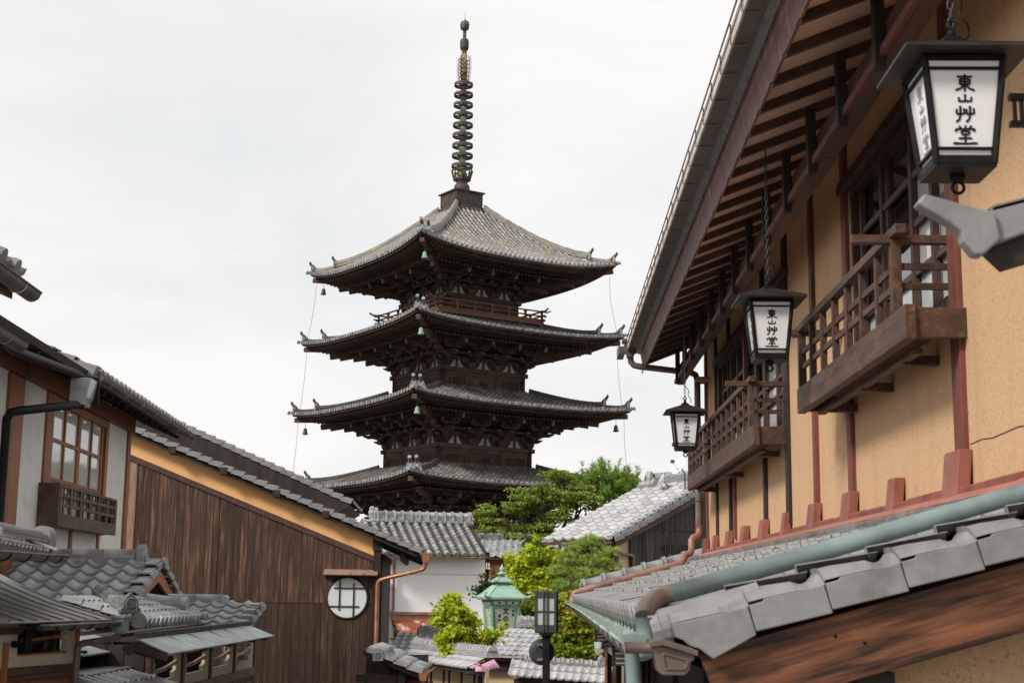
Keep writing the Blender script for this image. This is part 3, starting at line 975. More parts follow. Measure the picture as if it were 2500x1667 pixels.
    for k in range(4):
        T = side_rot(k)
        br.T = be.T = pl.T = T
        cols = [-h, -h / 3, h / 3, h]
        for ci, s in enumerate(cols):
            corner = abs(abs(s) - h) < .01
            dirs = [V((0, -1, 0))]
            if corner and s < 0: dirs.append(V((-.95, -.95, 0)))
            br.cut()
            br.rnd()
            z = zp + .02
            br.prism([(s - .15, -h - .15, z), (s + .15, -h - .15, z), (s + .23, -h - .23, z + .14), (s - .23, -h - .23, z + .14)], (0, .3, 0))
            br.box(s - .23, -h - .23, z + .14, s + .23, -h + .2, z + .30)
            for D in dirs:
                base = V((s, -h, 0))
                L = V((D.y, -D.x, 0)).normalized()
                if D.x: L = None
                for a in range(3):
                    o = .50 * (a + 1)
                    za = zp + .24 + st * (a + .2)
                    br.rnd()
                    # stepping arm with rounded lower end
                    p0, p1 = base - D * .05, base + D * o
                    hh = .2
                    side = D.cross(V((0, 0, 1))).normalized() * .09
                    e = D.normalized()
                    ol = [p0 + V((0, 0, za)), p1 - e * .20 + V((0, 0, za)), p1 - e * .08 + V((0, 0, za + .05)), p1 + e * .08 + V((0, 0, za + .13)), p1 + e * .10 + V((0, 0, za + hh)), p0 + V((0, 0, za + hh))]
                    br.prism([q - side for q in ol], side * 2)
                    if L is not None:
                        lw = (.55, .62, .55)[a]
                        for yy, zz in ((o, za + .20 + .10), (0, za + .02)):
                            c = base + D * yy
                            ol = [c - L * lw + V((0, 0, zz + .10)), c - L * (lw - .08) + V((0, 0, zz + .02)), c - L * (lw - .26) + V((0, 0, zz - .03)),
                                  c + L * (lw - .26) + V((0, 0, zz - .03)), c + L * (lw - .08) + V((0, 0, zz + .02)), c + L * lw + V((0, 0, zz + .10)),
                                  c + L * lw + V((0, 0, zz + .17)), c - L * lw + V((0, 0, zz + .17))]
                            br.rnd()
                            br.prism([q - D * .08 for q in ol], D * .16)
                            for q in (-.82, 0, .82):
                                cc = c + L * (lw * q)
                                br.rnd()
                                br.box(cc.x - .13, cc.y - .13, zz + .16, cc.x + .13, cc.y + .13, zz + .29)
                                if yy:
                                    be.rnd()
                                    be.box(cc.x - .085, cc.y - .138, zz + .19, cc.x + .085, cc.y - .131, zz + .265)
                # tail rafter
                lenk = 2.35 if not D.x else 2.5
                p0 = base + V((0, 0, zg + .30)) - D * .1
                p1 = base + D * lenk + V((0, 0, zg - .28))
                br.rnd()
                br.beam(p0, p1, .19, .26)
                dd = (p1 - p0).normalized()
                be.rnd()
                be.beam(p1, p1 + dd * .012, .19, .26)
                if D.x:
                    for oo, ext, zo in ((.9, 1.35, -.62), (1.0, 1.9, -.36)):
                        br.rnd()
                        br.beam(base + D * .3 + V((0, 0, zg + zo + .25)), base + D * ext + V((0, 0, zg + zo)), .2, .25)
        # purlins
        br.cut()
        br.uv = (3.5, k + .5)
        e = h + 1.55
        br.box(-e - .2, -e - .09, zg - .10, e + .2, -e + .09, zg + .10)
        br.box(-e + .4, -e + .42, zg - .30, e - .4, -e + .56, zg - .14)
        br.box(-h - .6, -h - .55, zp + .24 + st * 1.4, h + .6, -h - .43, zp + .38 + st * 1.4)
        # boarding between steps
        br.quad((-h - .5, -h - .52, zp + .24 + st * 2.4), (h + .5, -h - .52, zp + .24 + st * 2.4), (e, -e, zg + .02), (-e, -e, zg + .02))
        # plaster infill with strut
        br.box(-h, -h + .02, zp, h, -h + .12, zin(h, 0))
        for bI in range(3):
            x0, x1 = cols[bI] + .22, cols[bI + 1] - .22
            xm = (x0 + x1) / 2
            pl.rnd()
            for sx in (-1, 1):
                pl.prism([(xm + sx * .08, -h, zp + .015), (xm + sx * .46, -h, zp + .015), (xm + sx * .36, -h, zp + .12), (xm + sx * .22, -h, zp + .30), (xm + sx * .19, -h, zp + .42), (xm + sx * .08, -h, zp + .42)], (0, .03, 0))
            br.rnd()
            br.box(xm - .075, -h - .05, zp, xm + .075, -h + .02, zp + .50)
            br.box(xm - .20, -h - .12, zp + .42, xm + .20, -h + .02, zp + .56)
            br.box(x0 - .2, -h - .06, zp + .50, x1 + .2, -h + .05, zp + .68)
        # long joists end rows under rafters
        for c in range(7):
            s = (c - 3) * h / 3.2
            be.rnd()
            be.box(s - .05, -e + .40, zg - .28, s + .05, -e + .415, zg - .17)
    for m in (br, be, pl): m.T = None
    parts = br.build_each("bracket", 'pagwood', pag)
    for q in range(4, len(parts), 5):
        zb_ = ZB[parts[q].name]
        parts[q].name = "purlin_tier"
        ZB[parts[q].name] = zb_
    bo = parts[4]
    be.build("beam_end", 'pagend', bo)
    pl.build("plaster_infill", 'pagplaster', bo)
    # ---- body
    bd = MB()
    pn = MB()
    wn = MB()
    zb = t['zb']
    for k in range(4):
        T = side_rot(k)
        bd.T = pn.T = wn.T = T
        wn.cut()
        pn.cut()
        cols = [-h, -h / 3, h / 3, h]
        bd.rnd()
        bd.box(-h - .30, -h - .20, zp - .22, h + .30, -h + .12, zp)                 # plate
        bd.box(-h - .02, -h - .13, zp - .42, h + .02, -h + .1, zp - .222)           # head tie
        bd.box(-h - .05, -h - .14, zb, h + .05, -h + .1, zb + .26)                  # sill tie
        for s in cols:
            bd.rnd()
            bd.lathe([(.19, zb), (.19, zp - .23)], (s, -h), 12)
        for bI in range(3):
            x0, x1 = cols[bI] + .17, cols[bI + 1] - .17
            z0, z1 = zb + .26, zp - .42
            bd.rnd()
            bd.box(x0, -h - .08, z0, x0 + .13, -h + .05, z1)
            bd.box(x1 - .13, -h - .08, z0, x1, -h + .05, z1)
            bd.box(x0 + .13, -h - .08, z1 - .14, x1 - .13, -h + .05, z1)
            if bI == 1:
                bd.box(x0 + .13, -h - .05, z0, x1 - .13, -h + .05, z1 - .14)
                wz0, wz1 = z0 + .10, z1 - .22
                if wz1 - wz0 > .2:
                    xm = (x0 + x1) / 2
                    wn.rnd()
                    wn.m = 0
                    wn.box(xm - .27, -h - .075, wz0, xm + .27, -h - .051, wz1)
                    wn.m = 1
                    for q in range(3):
                        xx = xm + (q - 1) * .16
                        wn.box(xx - .035, -h - .082, wz0 + .08, xx + .035, -h - .076, wz1 - .08)
            else:
                planks_n = 6
                for q in range(planks_n):
                    pn.rnd()
                    xa = x0 + .13 + (x1 - x0 - .26) * q / planks_n
                    xb = x0 + .13 + (x1 - x0 - .26) * (q + 1) / planks_n
                    pn.box(xa + .006, -h - .03, z0, xb - .006, -h + .04, z1 - .14)
    for m in (bd, pn, wn): m.T = None
    bob = bd.build("storey_frame", 'pagwood', pag)
    pn.build_each("wall_board", 'pagpanel', bob)
    wn.build_each("window", ['pagpanel', 'black'], bob)
    # inner core so that nothing shows through
    core = MB()
    core.box(-h + .06, -h + .06, zb - .3, h - .06, h - .06, t['zm'] + .2)
    core.build("core_wall", 'black', bob)

for t in TIERS:
    build_tier(t)

# top storey balcony
def balcony_rail():
    mb = MB()
    for k in range(4):
        mb.T = side_rot(k)
        H = 3.42
        mb.uv = (k + .5, 2.5)
        mb.box(-H - .06, -H - .05, 14.74, H + .06, -H + .14, 14.98)
        mb.box(-H + .1, -H + .16, 14.90, H - .1, -2.2, 14.97)
        y = -H + .03
        for z, hh, ex in ((15.04, .09, .22), (15.27, .075, .30), (15.53, .075, .38)):
            mb.rnd()
            mb.box(-H - ex, y - .035, z - hh / 2, H + ex, y + .035, z + hh / 2)
        for sx in (-1, 1):
            mb.beam((sx * (H + .36), y, 15.53), (sx * (H + .58), y, 15.63), .07, .075)
        for q in range(7):
            s = -H + .03 + (2 * H - .06) * q / 6
            mb.rnd()
            top = 15.60 if q in (0, 6) else 15.50
            mb.box(s - .05, y - .05, 14.98, s + .05, y + .05, 15.44)
            if q not in (0, 6):
                mb.box(s - .075, y - .06, 15.40, s + .075, y + .06, 15.49)
            else:
                mb.box(s - .05, y - .05, 15.44, s + .05, y + .05, top)
    mb.T = None
    return mb.build("balcony_railing", 'pagwood_red', pag)
balcony_rail()

# ------------------------------------------------------------------ spire
def spire():
    mb = MB()
    for k in range(4):
        mb.T = side_rot(k)
        mb.uv = (k + .5, 1.5)
        for q in range(5):
            a = 1.12 - .06 * q
            mb.rnd()
            mb.box(-a, -a, 21.46 + .075 * q, a, -a + .3, 21.46 + .075 * q + .065)
        for q in range(12):
            s = -1.05 + 2.1 * q / 11
            mb.tube([(s, -1.18, 21.44), (s, -.95, 21.47)], .06, 6)
    mb.T = None
    base = mb.build("spire_base_course", 'pan_pag', pag)
    mb = MB()
    mb.box(-.88, -.88, 21.82, .88, .88, 22.56)
    mb.box(-1.0, -1.0, 22.56, 1.0, 1.0, 22.63)
    for k in range(4):
        mb.T = side_rot(k)
        for sx in (-1, 1):
            mb.box(sx * .44 - .40, -.895, 21.86, sx * .44 + .40, -.88, 21.90)
            mb.box(sx * .44 - .40, -.895, 22.48, sx * .44 + .40, -.88, 22.52)
            mb.torus((sx * .44, -.885, 22.19), (0, 1, 0), .24, .015, 20, 5)
        mb.box(-.02, -.9, 21.84, .02, -.88, 22.54)
        mb.box(-.88, -.9, 21.84, -.83, -.88, 22.54)
        mb.box(.83, -.9, 21.84, .88, -.88, 22.54)
    mb.T = None
    mb.build("dew_basin", 'sorin', pag)
    mb = MB()
    mb.lathe([(.47, 22.63), (.47, 22.95), (.44, 23.12), (.34, 23.24), (.30, 23.30), (.44, 23.42), (.48, 23.50), (.44, 23.53)], n=20)
    for k in range(8):                       # lotus petals with openings
        a = 2 * pi * k / 8
        c, s_ = cos(a), sin(a)
        tdir = V((-s_, c, 0))
        o = V((c, s_, 0))
        for sx in (-1, 1):
            mb.beam(o * .46 + tdir * (sx * .12) + V((0, 0, 23.45)), o * .60 + tdir * (sx * .15) + V((0, 0, 24.02)), .05, .06)
        mb.beam(o * .58 - tdir * .16 + V((0, 0, 24.0)), o * .58 + tdir * .16 + V((0, 0, 24.0)), .05, .10)
        mb.beam(o * .47 - tdir * .13 + V((0, 0, 23.52)), o * .47 + tdir * .13 + V((0, 0, 23.52)), .05, .18)
    mb.build("inverted_bowl", 'sorin', pag)
    mb = MB()
    mb.lathe([(.215, 23.4), (.205, 25), (.19, 27), (.165, 29.4), (.15, 31.4)], n=16)
    mb.build("spire_shaft", 'sorin_shaft', pag)
    mb = MB()
    mb.lathe([(.235, 23.62), (.235, 24.02)], n=10)
    mb.lathe([(.178, 29.45), (.17, 31.2)], n=10)
    mb.build("shaft_sleeve", 'sorin_gold', pag)
    for q in range(9):
        z = 24.30 + .622 * q
        R = .625 - .075 * q / 8
        mb = MB()
        mb.rnd()
        n = 28
        prof = [(R, z - .09), (R + .012, z), (R, z + .09), (R - .035, z + .09), (R - .04, z), (R - .035, z - .09), (R, z - .09)]
        mb.lathe(prof, n=n)
        for k in range(8):
            a = 2 * pi * k / 8 + .2
            mb.beam((cos(a) * .18, sin(a) * .18, z - .03), (cos(a) * (R - .02), sin(a) * (R - .02), z - .03), .045, .06)
        mb.lathe([(.235, z - .07), (.235, z + .05)], n=12)
        # the lathe closes its ends: keep the ring open by dropping the two caps
        keep = [i for i, f in enumerate(mb.f) if len(f) != n]
        mb.f = [mb.f[i] for i in keep]; mb.u = [mb.u[i] for i in keep]; mb.mi = [mb.mi[i] for i in keep]; mb.smooth = [mb.smooth[i] for i in keep]
        mb.build("spire_ring", 'sorin', pag)
    mb = MB()                                 # water flame fins
    for k in range(4):
        a = k * pi / 2 + .5
        o = V((cos(a), sin(a), 0))
        up = V((0, 0, 1))
        sp = [o * .30 + up * 29.5, o * .36 + up * 30.2, o * .35 + up * 30.8, o * .26 + up * 31.05]
        mb.tube(sp, .022, 5)
        for q in range(13):
            z = 29.5 + .118 * q
            rr = .30 + .06 * sin(pi * q / 13)
            p = o * rr + up * z
            mb.tube([p, p + o * .09 + up * .035, p + o * .15 + up * .115], [.02, .016, .008], 5)
            if q % 2 == 0 and q < 12:
                mb.tube([p, o * (rr * .7) + up * (z + .10), o * .18 + up * (z + .02)], .018, 5)
                mb.torus(o * (rr * .68) + up * (z + .07), o.cross(up), .055, .014, 8, 4)
    mb.build("flame_finial", 'black_metal', pag)
    mb = MB()
    mb.lathe([(.13, 31.2), (.14, 31.38), (.235, 31.48), (.265, 31.62), (.265, 31.95), (.24, 32.08), (.13, 32.14), (.105, 32.2), (.10, 32.62), (.15, 32.68),
              (.235, 32.74), (.265, 32.86), (.27, 33.05), (.24, 33.18), (.13, 33.24), (.09, 33.26)], n=18)
    mb.build("jewel_finial", 'sorin', pag)
    mb = MB()
    mb.lathe([(.10, 33.24), (.06, 33.36), (.02, 33.52), (.008, 33.95)], n=8)
    mb.torus((0, 0, 33.03), (0, 0, 1), .272, .014, 20, 5)
    mb.torus((0, 0, 32.40), (0, 0, 1), .108, .012, 16, 5)
    for k in range(4):
        mb.tube([(cos(k * pi / 2 + .6) * r, sin(k * pi / 2 + .6) * r, z) for r, z in ((.245, 32.75), (.275, 32.9), (.275, 33.05), (.24, 33.2), (.1, 33.27))], .011, 5)
    mb.build("finial_tip", 'greenpaint', pag)
spire()

# ------------------------------------------------------------------ wind bells and conductor wires
def pag_world(lx, ly, z):
    a = radians(PROT)
    return V((PC.x + lx * cos(a) - ly * sin(a), PC.y + lx * sin(a) + ly * cos(a), z))

def make_bell(tier, sx, sy, label, matn):
    t = TIERS[5 - tier]
    d = t['W'] - .62
    p = pag_world(sx * d, sy * d, 0)
    ztop = t['zm'] + (t['zc'] - t['zm']) * .75 - .52
    b = thing("wind_bell", label, "bell", (p.x, p.y, ztop - .62), 0, "wind bells under the pagoda eaves")
    mb = MB()
    z = ztop - .60
    mb.lathe([(.165, z), (.17, z + .03), (.13, z + .10), (.11, z + .22), (.10, z + .30), (.055, z + .36), (.02, z + .37)], (0, 0), 14)
    mb.build("bell_body", matn, b)
    mb = MB()
    mb.tube([(0, 0, z + .36), (0, 0, ztop + .12)], .012, 5)
    mb.torus((0, 0, z + .40), (1, 0, 0), .03, .012, 10, 5)
    mb.build("hanger", 'bell_dark', b)
    mb = MB()
    mb.tube([(0, 0, z + .2), (0, 0, z - .04)], .014, 5)
    mb.ball((0, 0, z - .03), .035, 8)
    mb.build("clapper", 'bell_dark', b)
make_bell(5, -1, -1, "green bell hanging under the near corner of the pagoda's topmost roof", 'bell')
make_bell(4, -1, -1, "green bell hanging under the near corner of the pagoda's second roof from the top", 'bell')
make_bell(3, -1, -1, "green bell hanging under the near corner of the pagoda's third roof from the top", 'bell')
make_bell(5, -1, 1, "dark bell hanging under the left corner of the pagoda's topmost roof", 'bell_dark')
make_bell(3, -1, 1, "dark bell hanging under the left corner of the pagoda's third roof from the top", 'bell_dark')
make_bell(3, 1, -1, "dark bell hanging under the right corner of the pagoda's third roof from the top", 'bell_dark')

def wire(sx, sy, label):
    pts = []
    for tier, dz in ((5, -.75), (4, .35), (3, -.6), (2, -.4)):
        t = TIERS[5 - tier]
        d = t['W'] - .30
        pts.append(pag_world(sx * d, sy * d, t['zc'] + dz))
    P = []
    for i in range(3):
        for q in range(8):
            u = q / 8
            p = pts[i].lerp(pts[i + 1], u)
            s = .22 * sin(pi * u)
            P.append(p + (pag_world(0, 0, 0) - p).normalized() * V((1, 1, 0)).length * 0 + V((-s * .5 if sx > 0 else s * .3, 0, 0)))
    P.append(pts[-1])
    mb = MB()
    mb.tube(P, .011, 5)
    w = mb.build("conductor_wire", 'gutter_dark')
    tag(w, label, "wire", "lightning wires on the pagoda corners")
wire(-1, 1, "thin wire hanging down along the left corners of the pagoda roofs")
wire(1, -1, "thin wire hanging down along the right corners of the pagoda roofs")
# ================================================================== right-hand shop house
rh = thing("town_house", "ochre plastered town house with red brown posts, slatted balconies and a grey tiled pent roof", "house", (2.0, 11.0, -3.2), 0, w=True)
XW = 2.0
PY = [6.83 + 1.222 * k for k in range(9)] + [17.62]

def rh_walls():
    mb = MB()
    top = 3.25
    Y0, Y1 = 4.6, 17.66
    # street wall built round the two window openings
    for (a, b, z0, z1) in ((Y0, 6.90, .2, top), (6.90, 9.14, .2, 1.40), (6.90, 9.14, 2.66, top), (9.14, 11.76, .2, top),
                           (11.76, 16.45, .2, 1.34), (11.76, 16.45, 2.62, top), (16.45, Y1, .2, top)):
        mb.box(XW, a, z0, XW + .12, b, z1)
    mb.box(XW, Y1, -3.2, 7.0, Y1 + .12, top)
    mb.box(XW + .12, Y0, -.1, 7.0, Y0 + .12, top)
    mb.box(XW - .02, 4.88, -3.6, XW + .1, Y1, .19)
    mb.prism([(.72, 4.76, -3.4), (2.4, 4.76, -3.4), (2.4, 4.76, .20), (.72, 4.76, -.20)], (0, .12, 0))
    w = mb.build("plaster_wall", 'ochre', rh)
    mb = MB()
    for k in range(9):                              # fine crack and seam in the sand plaster
        a = 5.2 + .17 * k
        mb.beam((XW - .001, a, .70 - .006 * sin(k * 2.1)), (XW - .001, a + .17, .70 - .006 * sin((k + 1) * 2.1)), .003, .004)
    mb.build("wall_crack", 'dark', w)
    mb = MB()
    mb.box(2.35, 6.9, .9, 2.40, 9.2, 2.7)
    mb.box(2.35, 11.7, .9, 2.40, 16.5, 2.7)
    mb.box(2.12, 6.85, 1.2, 2.36, 6.9, 2.7)
    mb.build("room_backing", 'black', rh)
rh_walls()

def rh_posts():
    for k, y in enumerate(PY):
        mb = MB()
        mb.rnd()
        wide = .075 if k in (0, 4) else .05
        top = 3.1
        segs = [(.55, top)]
        if k == 1: segs = []
        if k == 6: segs = [(1.34, 2.7)]
        if k in (5, 7): segs = [(.55, 1.2), (2.6, 3.1)]
        for z0, z1 in segs:
            mb.box(XW - .028 - .004 * (k % 2), y - wide, z0, XW + .01, y + wide, z1)
        if segs:
            p = mb.build("wall_post", 'redpost' if k in (0, 2, 3, 6, 9) else 'dark', rh, bevel=.004)
    for y in (9.30, 15.05):
        mb = MB()
        mb.rnd()
        mb.box(XW - .03, y - .05, .5 if y < 10 else .55, XW + .01, y + .05, 3.1 if y < 10 else 1.2)
        mb.build("wall_post", 'redpost', rh, bevel=.004)
rh_posts()

def rh_flashing():
    ys = PY[:]
    mb = MB()
    for k, y in enumerate(ys):                       # metal shoes over the post feet
        mb.rnd()
        d, hh, w = (.072, .145, .12) if k else (.075, .175, .125)
        if k == 1: hh, w = .14, .08
        if k in (4, 8): w = .07
        y0, y1, z0, z1 = y - w, y + w, .43, .50 + hh
        x0, x1 = XW - d, XW + .01
        mb.cut()
        mb.prism([(x0 - .015, y0 - .004, z0), (x0 - .015, y1 + .004, z0), (x0 + .01, y1, z1), (x0 + .01, y0, z1)], (XW - x0 - .01, 0, 0))
    mb.build_each("post_shoe", 'copper_red', rh, bevel=.005)
    mb = MB()
    y = 5.9
    while y < 17.66:                                  # upper lip in short sheets
        mb.rnd()
        L = min(random.uniform(.38, .52), 17.66 - y)
        z = .485 + random.uniform(-.004, .004)
        mb.prism([(XW - .07, y + .002, z - .035), (XW - .075, y + .002, z + .012), (XW + .01, y + .002, z + .035), (XW + .01, y + .002, z - .035)], (0, L - .004, 0))
        y += L
    mb.build("flashing_lip", 'copper_red', rh, bevel=.004)
    mb = MB()
    y = 4.6
    while y < 17.75:
        mb.rnd()
        L = min(1.82, 17.75 - y)
        mb.prism([(XW - .16, y + .001, .405), (XW - .155, y + .001, .425), (XW - .05, y + .001, .475), (XW + .01, y + .001, .475), (XW + .01, y + .001, .40)], (0, L - .002, 0))
        y += L
    mb.build("flashing_apron", 'copper_red2', rh)
rh_flashing()

# ---- pent roof over the ground floor
PE = V((.37, 0, -.115))
PSL = V((1.63, 0, .475)).normalized()                 # up the slope
def rh_pent():
    mb = MB()
    nu = int((18.15 - 4.62) / .265)
    U = V((0, 1, 0))
    O = V((PE.x, 4.62, PE.z))
    N = V((-PSL.z, 0, PSL.x))
    # straight-edged tiles with a small roll
    prof = [(0, .044), (.07, .048), (.15, .034), (.24, .008), (.40, .002), (.75, .004), (.92, .012), (1.0, .044)]
    san_roof(mb, O, U, PSL, nu, 7, .265, .235, prof=prof, th=.026)
    # thick drooping eave edge
    for i in range(nu):
        mb.rnd()
        c = O + U * (i * .265)
        pts = [c - N * .06, c + U * .262 - N * .06, c + U * .262 + N * .03, c + U * .16 + N * .03, c + U * .07 + N * .068, c + N * .062]
        mb.prism([p - PSL * .012 for p in pts], PSL * .03)
        disc(mb, c + U * .04 + N * .022 - PSL * .014, -PSL, .055, .016, None, 12)
    roof = mb.build("pent_roof", 'tile_near', rh)
    # ridge courses against the wall
    mb = MB()
    for l in range(3):
        y = 4.5 - .11 * l
        while y < 18.2:
            mb.rnd()
            L = .235
            x0 = XW - .215 + .028 * l
            mb.box(x0, y + .004, .30 + .042 * l, XW + .01, min(y + L, 18.2) - .003, .337 + .042 * l)
            y += L
    mb.build("wall_ridge_tile", 'tile_gate', roof)
    # near verge: big flat edge tiles with notched steps, facing the camera
    mb = MB()
    a0 = O + V((0, -.16, 0)) + PSL * .022
    ex = .245
    up = N
    Y = V((0, 1, 0))
    for k in range(8):
        mb.rnd()
        p = a0 + PSL * (ex * k)
        # face plate
        q = p + PSL * (ex - .003)
        if k:
            face = [p - up * .080, q - up * .090, q - up * .002, p + PSL * .05 + up * .010, p + PSL * .046 + up * .002, p + up * .002]
        else:                                         # scalloped lower end
            face = [p + PSL * .095 - up * .124, q - up * .090, q - up * .002, p + PSL * .0 + up * .012, p - up * .03, p + PSL * .022 - up * .045, p + PSL * .038 - up * .068,
                    p + PSL * .062 - up * .082, p + PSL * .08 - up * .105]
        mb.prism(face, Y * .030)
        # slanted top that runs into a curled channel before the next tile
        rows = []
        for s_, nf, nb in ((0, .012, .048), (.05, .011, .047), (.155, .004, .034), (.178, .0, .020), (.200, -.003, .014), (.222, -.003, .018), (.238, -.002, .030), (.256, -.002, .040)):
            c = p + PSL * s_
            rows.append(mb.add([c + up * nf + Y * .0, c + up * nf + Y * .012, c + up * (nf * .3 + nb * .7) + Y * .045, c + up * nb + Y * .075, c + up * (nb - .002) + Y * .19, c - up * .03 + Y * .19, c - up * .03]))
        for r0_, r1_ in zip(rows[:-1], rows[1:]):
            for t_ in range(6):
                mb.face((r0_ + t_, r0_ + t_ + 1, r1_ + t_ + 1, r1_ + t_))
        mb.face(tuple(rows[0] + t_ for t_ in range(7)))
        mb.face(tuple(rows[-1] + t_ for t_ in range(7)))
    disc(mb, a0 + V((0, .10, .0)) - PSL * .03, -PSL, .062, .03, None, 14)
    half_tube(mb, a0 + V((0, .10, .0)) - PSL * .03, a0 + V((0, .10, .0)) + PSL * .3, N, .062, .06, 8)
    v = mb.build("verge_tile", 'tile_near', roof, bevel=.004)
    # barge board, rafters, soffit
    mb = MB()
    b0 = a0 + V((.07, .06, -.085)) + PSL * .02
    L = 1.75
    hb = .205
    pts = [b0 - N * .0 + PSL * .0, b0 + PSL * L, b0 + PSL * L - N * hb, b0 - N * hb + PSL * .045, b0 - N * (hb - .03) + PSL * .015]
    mb.prism(pts, V((0, .045, 0)))
    bb = mb.build("barge_board", 'bargeboard', roof, bevel=.004)
    mb = MB()
    for s_, z_ in ((.42, .05), (.50, .105)):
        disc(mb, b0 + PSL * s_ - N * (z_ if s_ > .45 else .062) + V((0, -.001, 0)), (0, -1, 0), .005, .002)
    mb.build("nail_hole", 'black', bb)
    mb = MB()
    mb.quad(O - N * .06 + PSL * .02, O + U * 13.5 - N * .06 + PSL * .02, O + U * 13.5 - N * .06 + PSL * 1.7, O - N * .06 + PSL * 1.7)
    y = 4.75
    while y < 18:
        mb.rnd()
        mb.beam(V((PE.x + .03, y, PE.z)) - N * .09, V((PE.x + .03, y, PE.z)) + PSL * 1.65 - N * .09, .05, .06, N)
        y += .45
    mb.beam((1.05, 4.62, -.17), (1.05, 18, -.17), .10, .13)
    mb.build("eave_rafter", 'dark', roof)
    # hip ridge at the far end
    mb = MB()
    p0 = V((.50, 18.15, .0))
    p1 = V((2.02, 18.15, .425))
    ridge(mb, p0, p1, .20, 2, .03, .072, .235, True, N)
    oni(mb, p0 - V((.03, 0, .03)), (-1, 0, 0), .16, .03, False)
    mb.build("end_ridge", 'tile_near', roof)
    # posts and shopfront below
    mb = MB()
    for y in (4.83, 7.0, 9.2, 11.4, 13.6, 15.8, 17.9):
        mb.rnd()
        mb.box(1.0, y, -3.6, 1.10, y + .1, -.1)
    mb.box(1.04, 4.9, -3.6, 1.09, 18, -.5)
    mb.build("shopfront_frame", 'dark', rh)
    mb = MB()                                          # the dark post and beam on the near wall
    mb.box(.93, 4.60, -3.2, 1.03, 4.755, -.36)
    mb.box(.98, 4.60, -.37, 1.10, 4.755, -.24)
    mb.box(.60, 4.58, -3.2, .66, 4.70, -.3)
    mb.build("porch_post", 'dark', rh, bevel=.004)
rh_pent()

# ---- street gutter of the pent roof with its ornate near end
def rh_gutters():
    mb = MB()
    n = 14
    pts = [V((.305, 4.55 + (17.9 - 4.55) * q / n, -.150 + .012 * sin(pi * q / n) - .012 * (1 - q / n))) for q in range(n + 1)]
    for a, b in zip(pts[:-1], pts[1:]):
        mb.m = 0
        gutter(mb, a, b, .055, 8, .006, wire=.9, m_wire=1)
    g = mb.build("eave_gutter", ['gutter_green', 'bronze'], rh)
    mb = MB()                                          # square collector, down leg
    mb.box(.235, 4.34, -.150, .305, 4.46, -.128)
    mb.tube([(.262, 4.42, -.13), (.268, 4.40, -.26), (.275, 4.38, -.55), (.28, 4.38, -1.6)], .024, 8)
    mb.build("downspout", 'verdi', g)
    mb = MB()                                          # cast collector box beside it
    ol = [(.315, -.150), (.440, -.178), (.437, -.198), (.428, -.200), (.424, -.226), (.410, -.240), (.345, -.240), (.330, -.228), (.322, -.178)]
    mb.prism([(x, 4.27, z) for x, z in ol], (0, .12, 0))
    rim = [(.308, -.142), (.345, -.136), (.448, -.168), (.448, -.184), (.345, -.155), (.308, -.160)]
    mb.prism([(x, 4.25, z) for x, z in rim], (0, .16, 0))
    inn = [(.345, -.178), (.418, -.197), (.412, -.222), (.352, -.222)]
    for i in range(4):
        a, b = inn[i], inn[(i + 1) % 4]
        mb.beam((a[0], 4.267, a[1]), (b[0], 4.267, b[1]), .008, .006)
    mb.tube([(.24, 4.32, -.165), (.33, 4.32, -.165)], .018, 8)
    mb.build("rain_hopper", 'bronze', g, bevel=.004)
    # upper gutter: square trough along the upper eave
    mb = MB()
    y = 1.5
    while y < 17.55:
        L = min(.455, 17.55 - y)
        mb.rnd()
        mb.box(1.00, y + .003, 2.955, 1.012, y + L - .003, 3.06)
        mb.m = 1
        mb.box(1.012, y + .003, 2.955, 1.115, y + L - .003, 2.967)
        mb.m = 2
        mb.tube([(.992, y, 3.065), (.992, y, 2.952), (1.06, y, 2.945), (1.12, y, 2.965)], .0045, 5)
        mb.m = 0
        y += L
    mb.m = 2
    mb.tube([(.985, 1.5, 3.068), (.985, 17.6, 3.068)], .006, 5)
    mb.tube([(1.0, 1.5, 3.02), (.995, 17.6, 3.02)], .004, 5)
    u = mb.build("upper_gutter", ['gutter_pale', 'gutter_dark', 'copper'], rh)
    mb = MB()
    mb.box(.965, 17.50, 2.93, 1.12, 17.66, 3.07)
    mb.box(.94, 17.48, 3.06, 1.0, 17.68, 3.10)
    mb.box(.90, 17.66, 2.93, .98, 18.1, 3.03)
    mb.prism([(.99, 17.5, 2.93), (1.10, 17.5, 2.93), (1.08, 17.5, 2.87), (1.0, 17.5, 2.87)], (0, .14, 0))
    mb.build("gutter_hopper", 'gutter_dark', u)
rh_gutters()

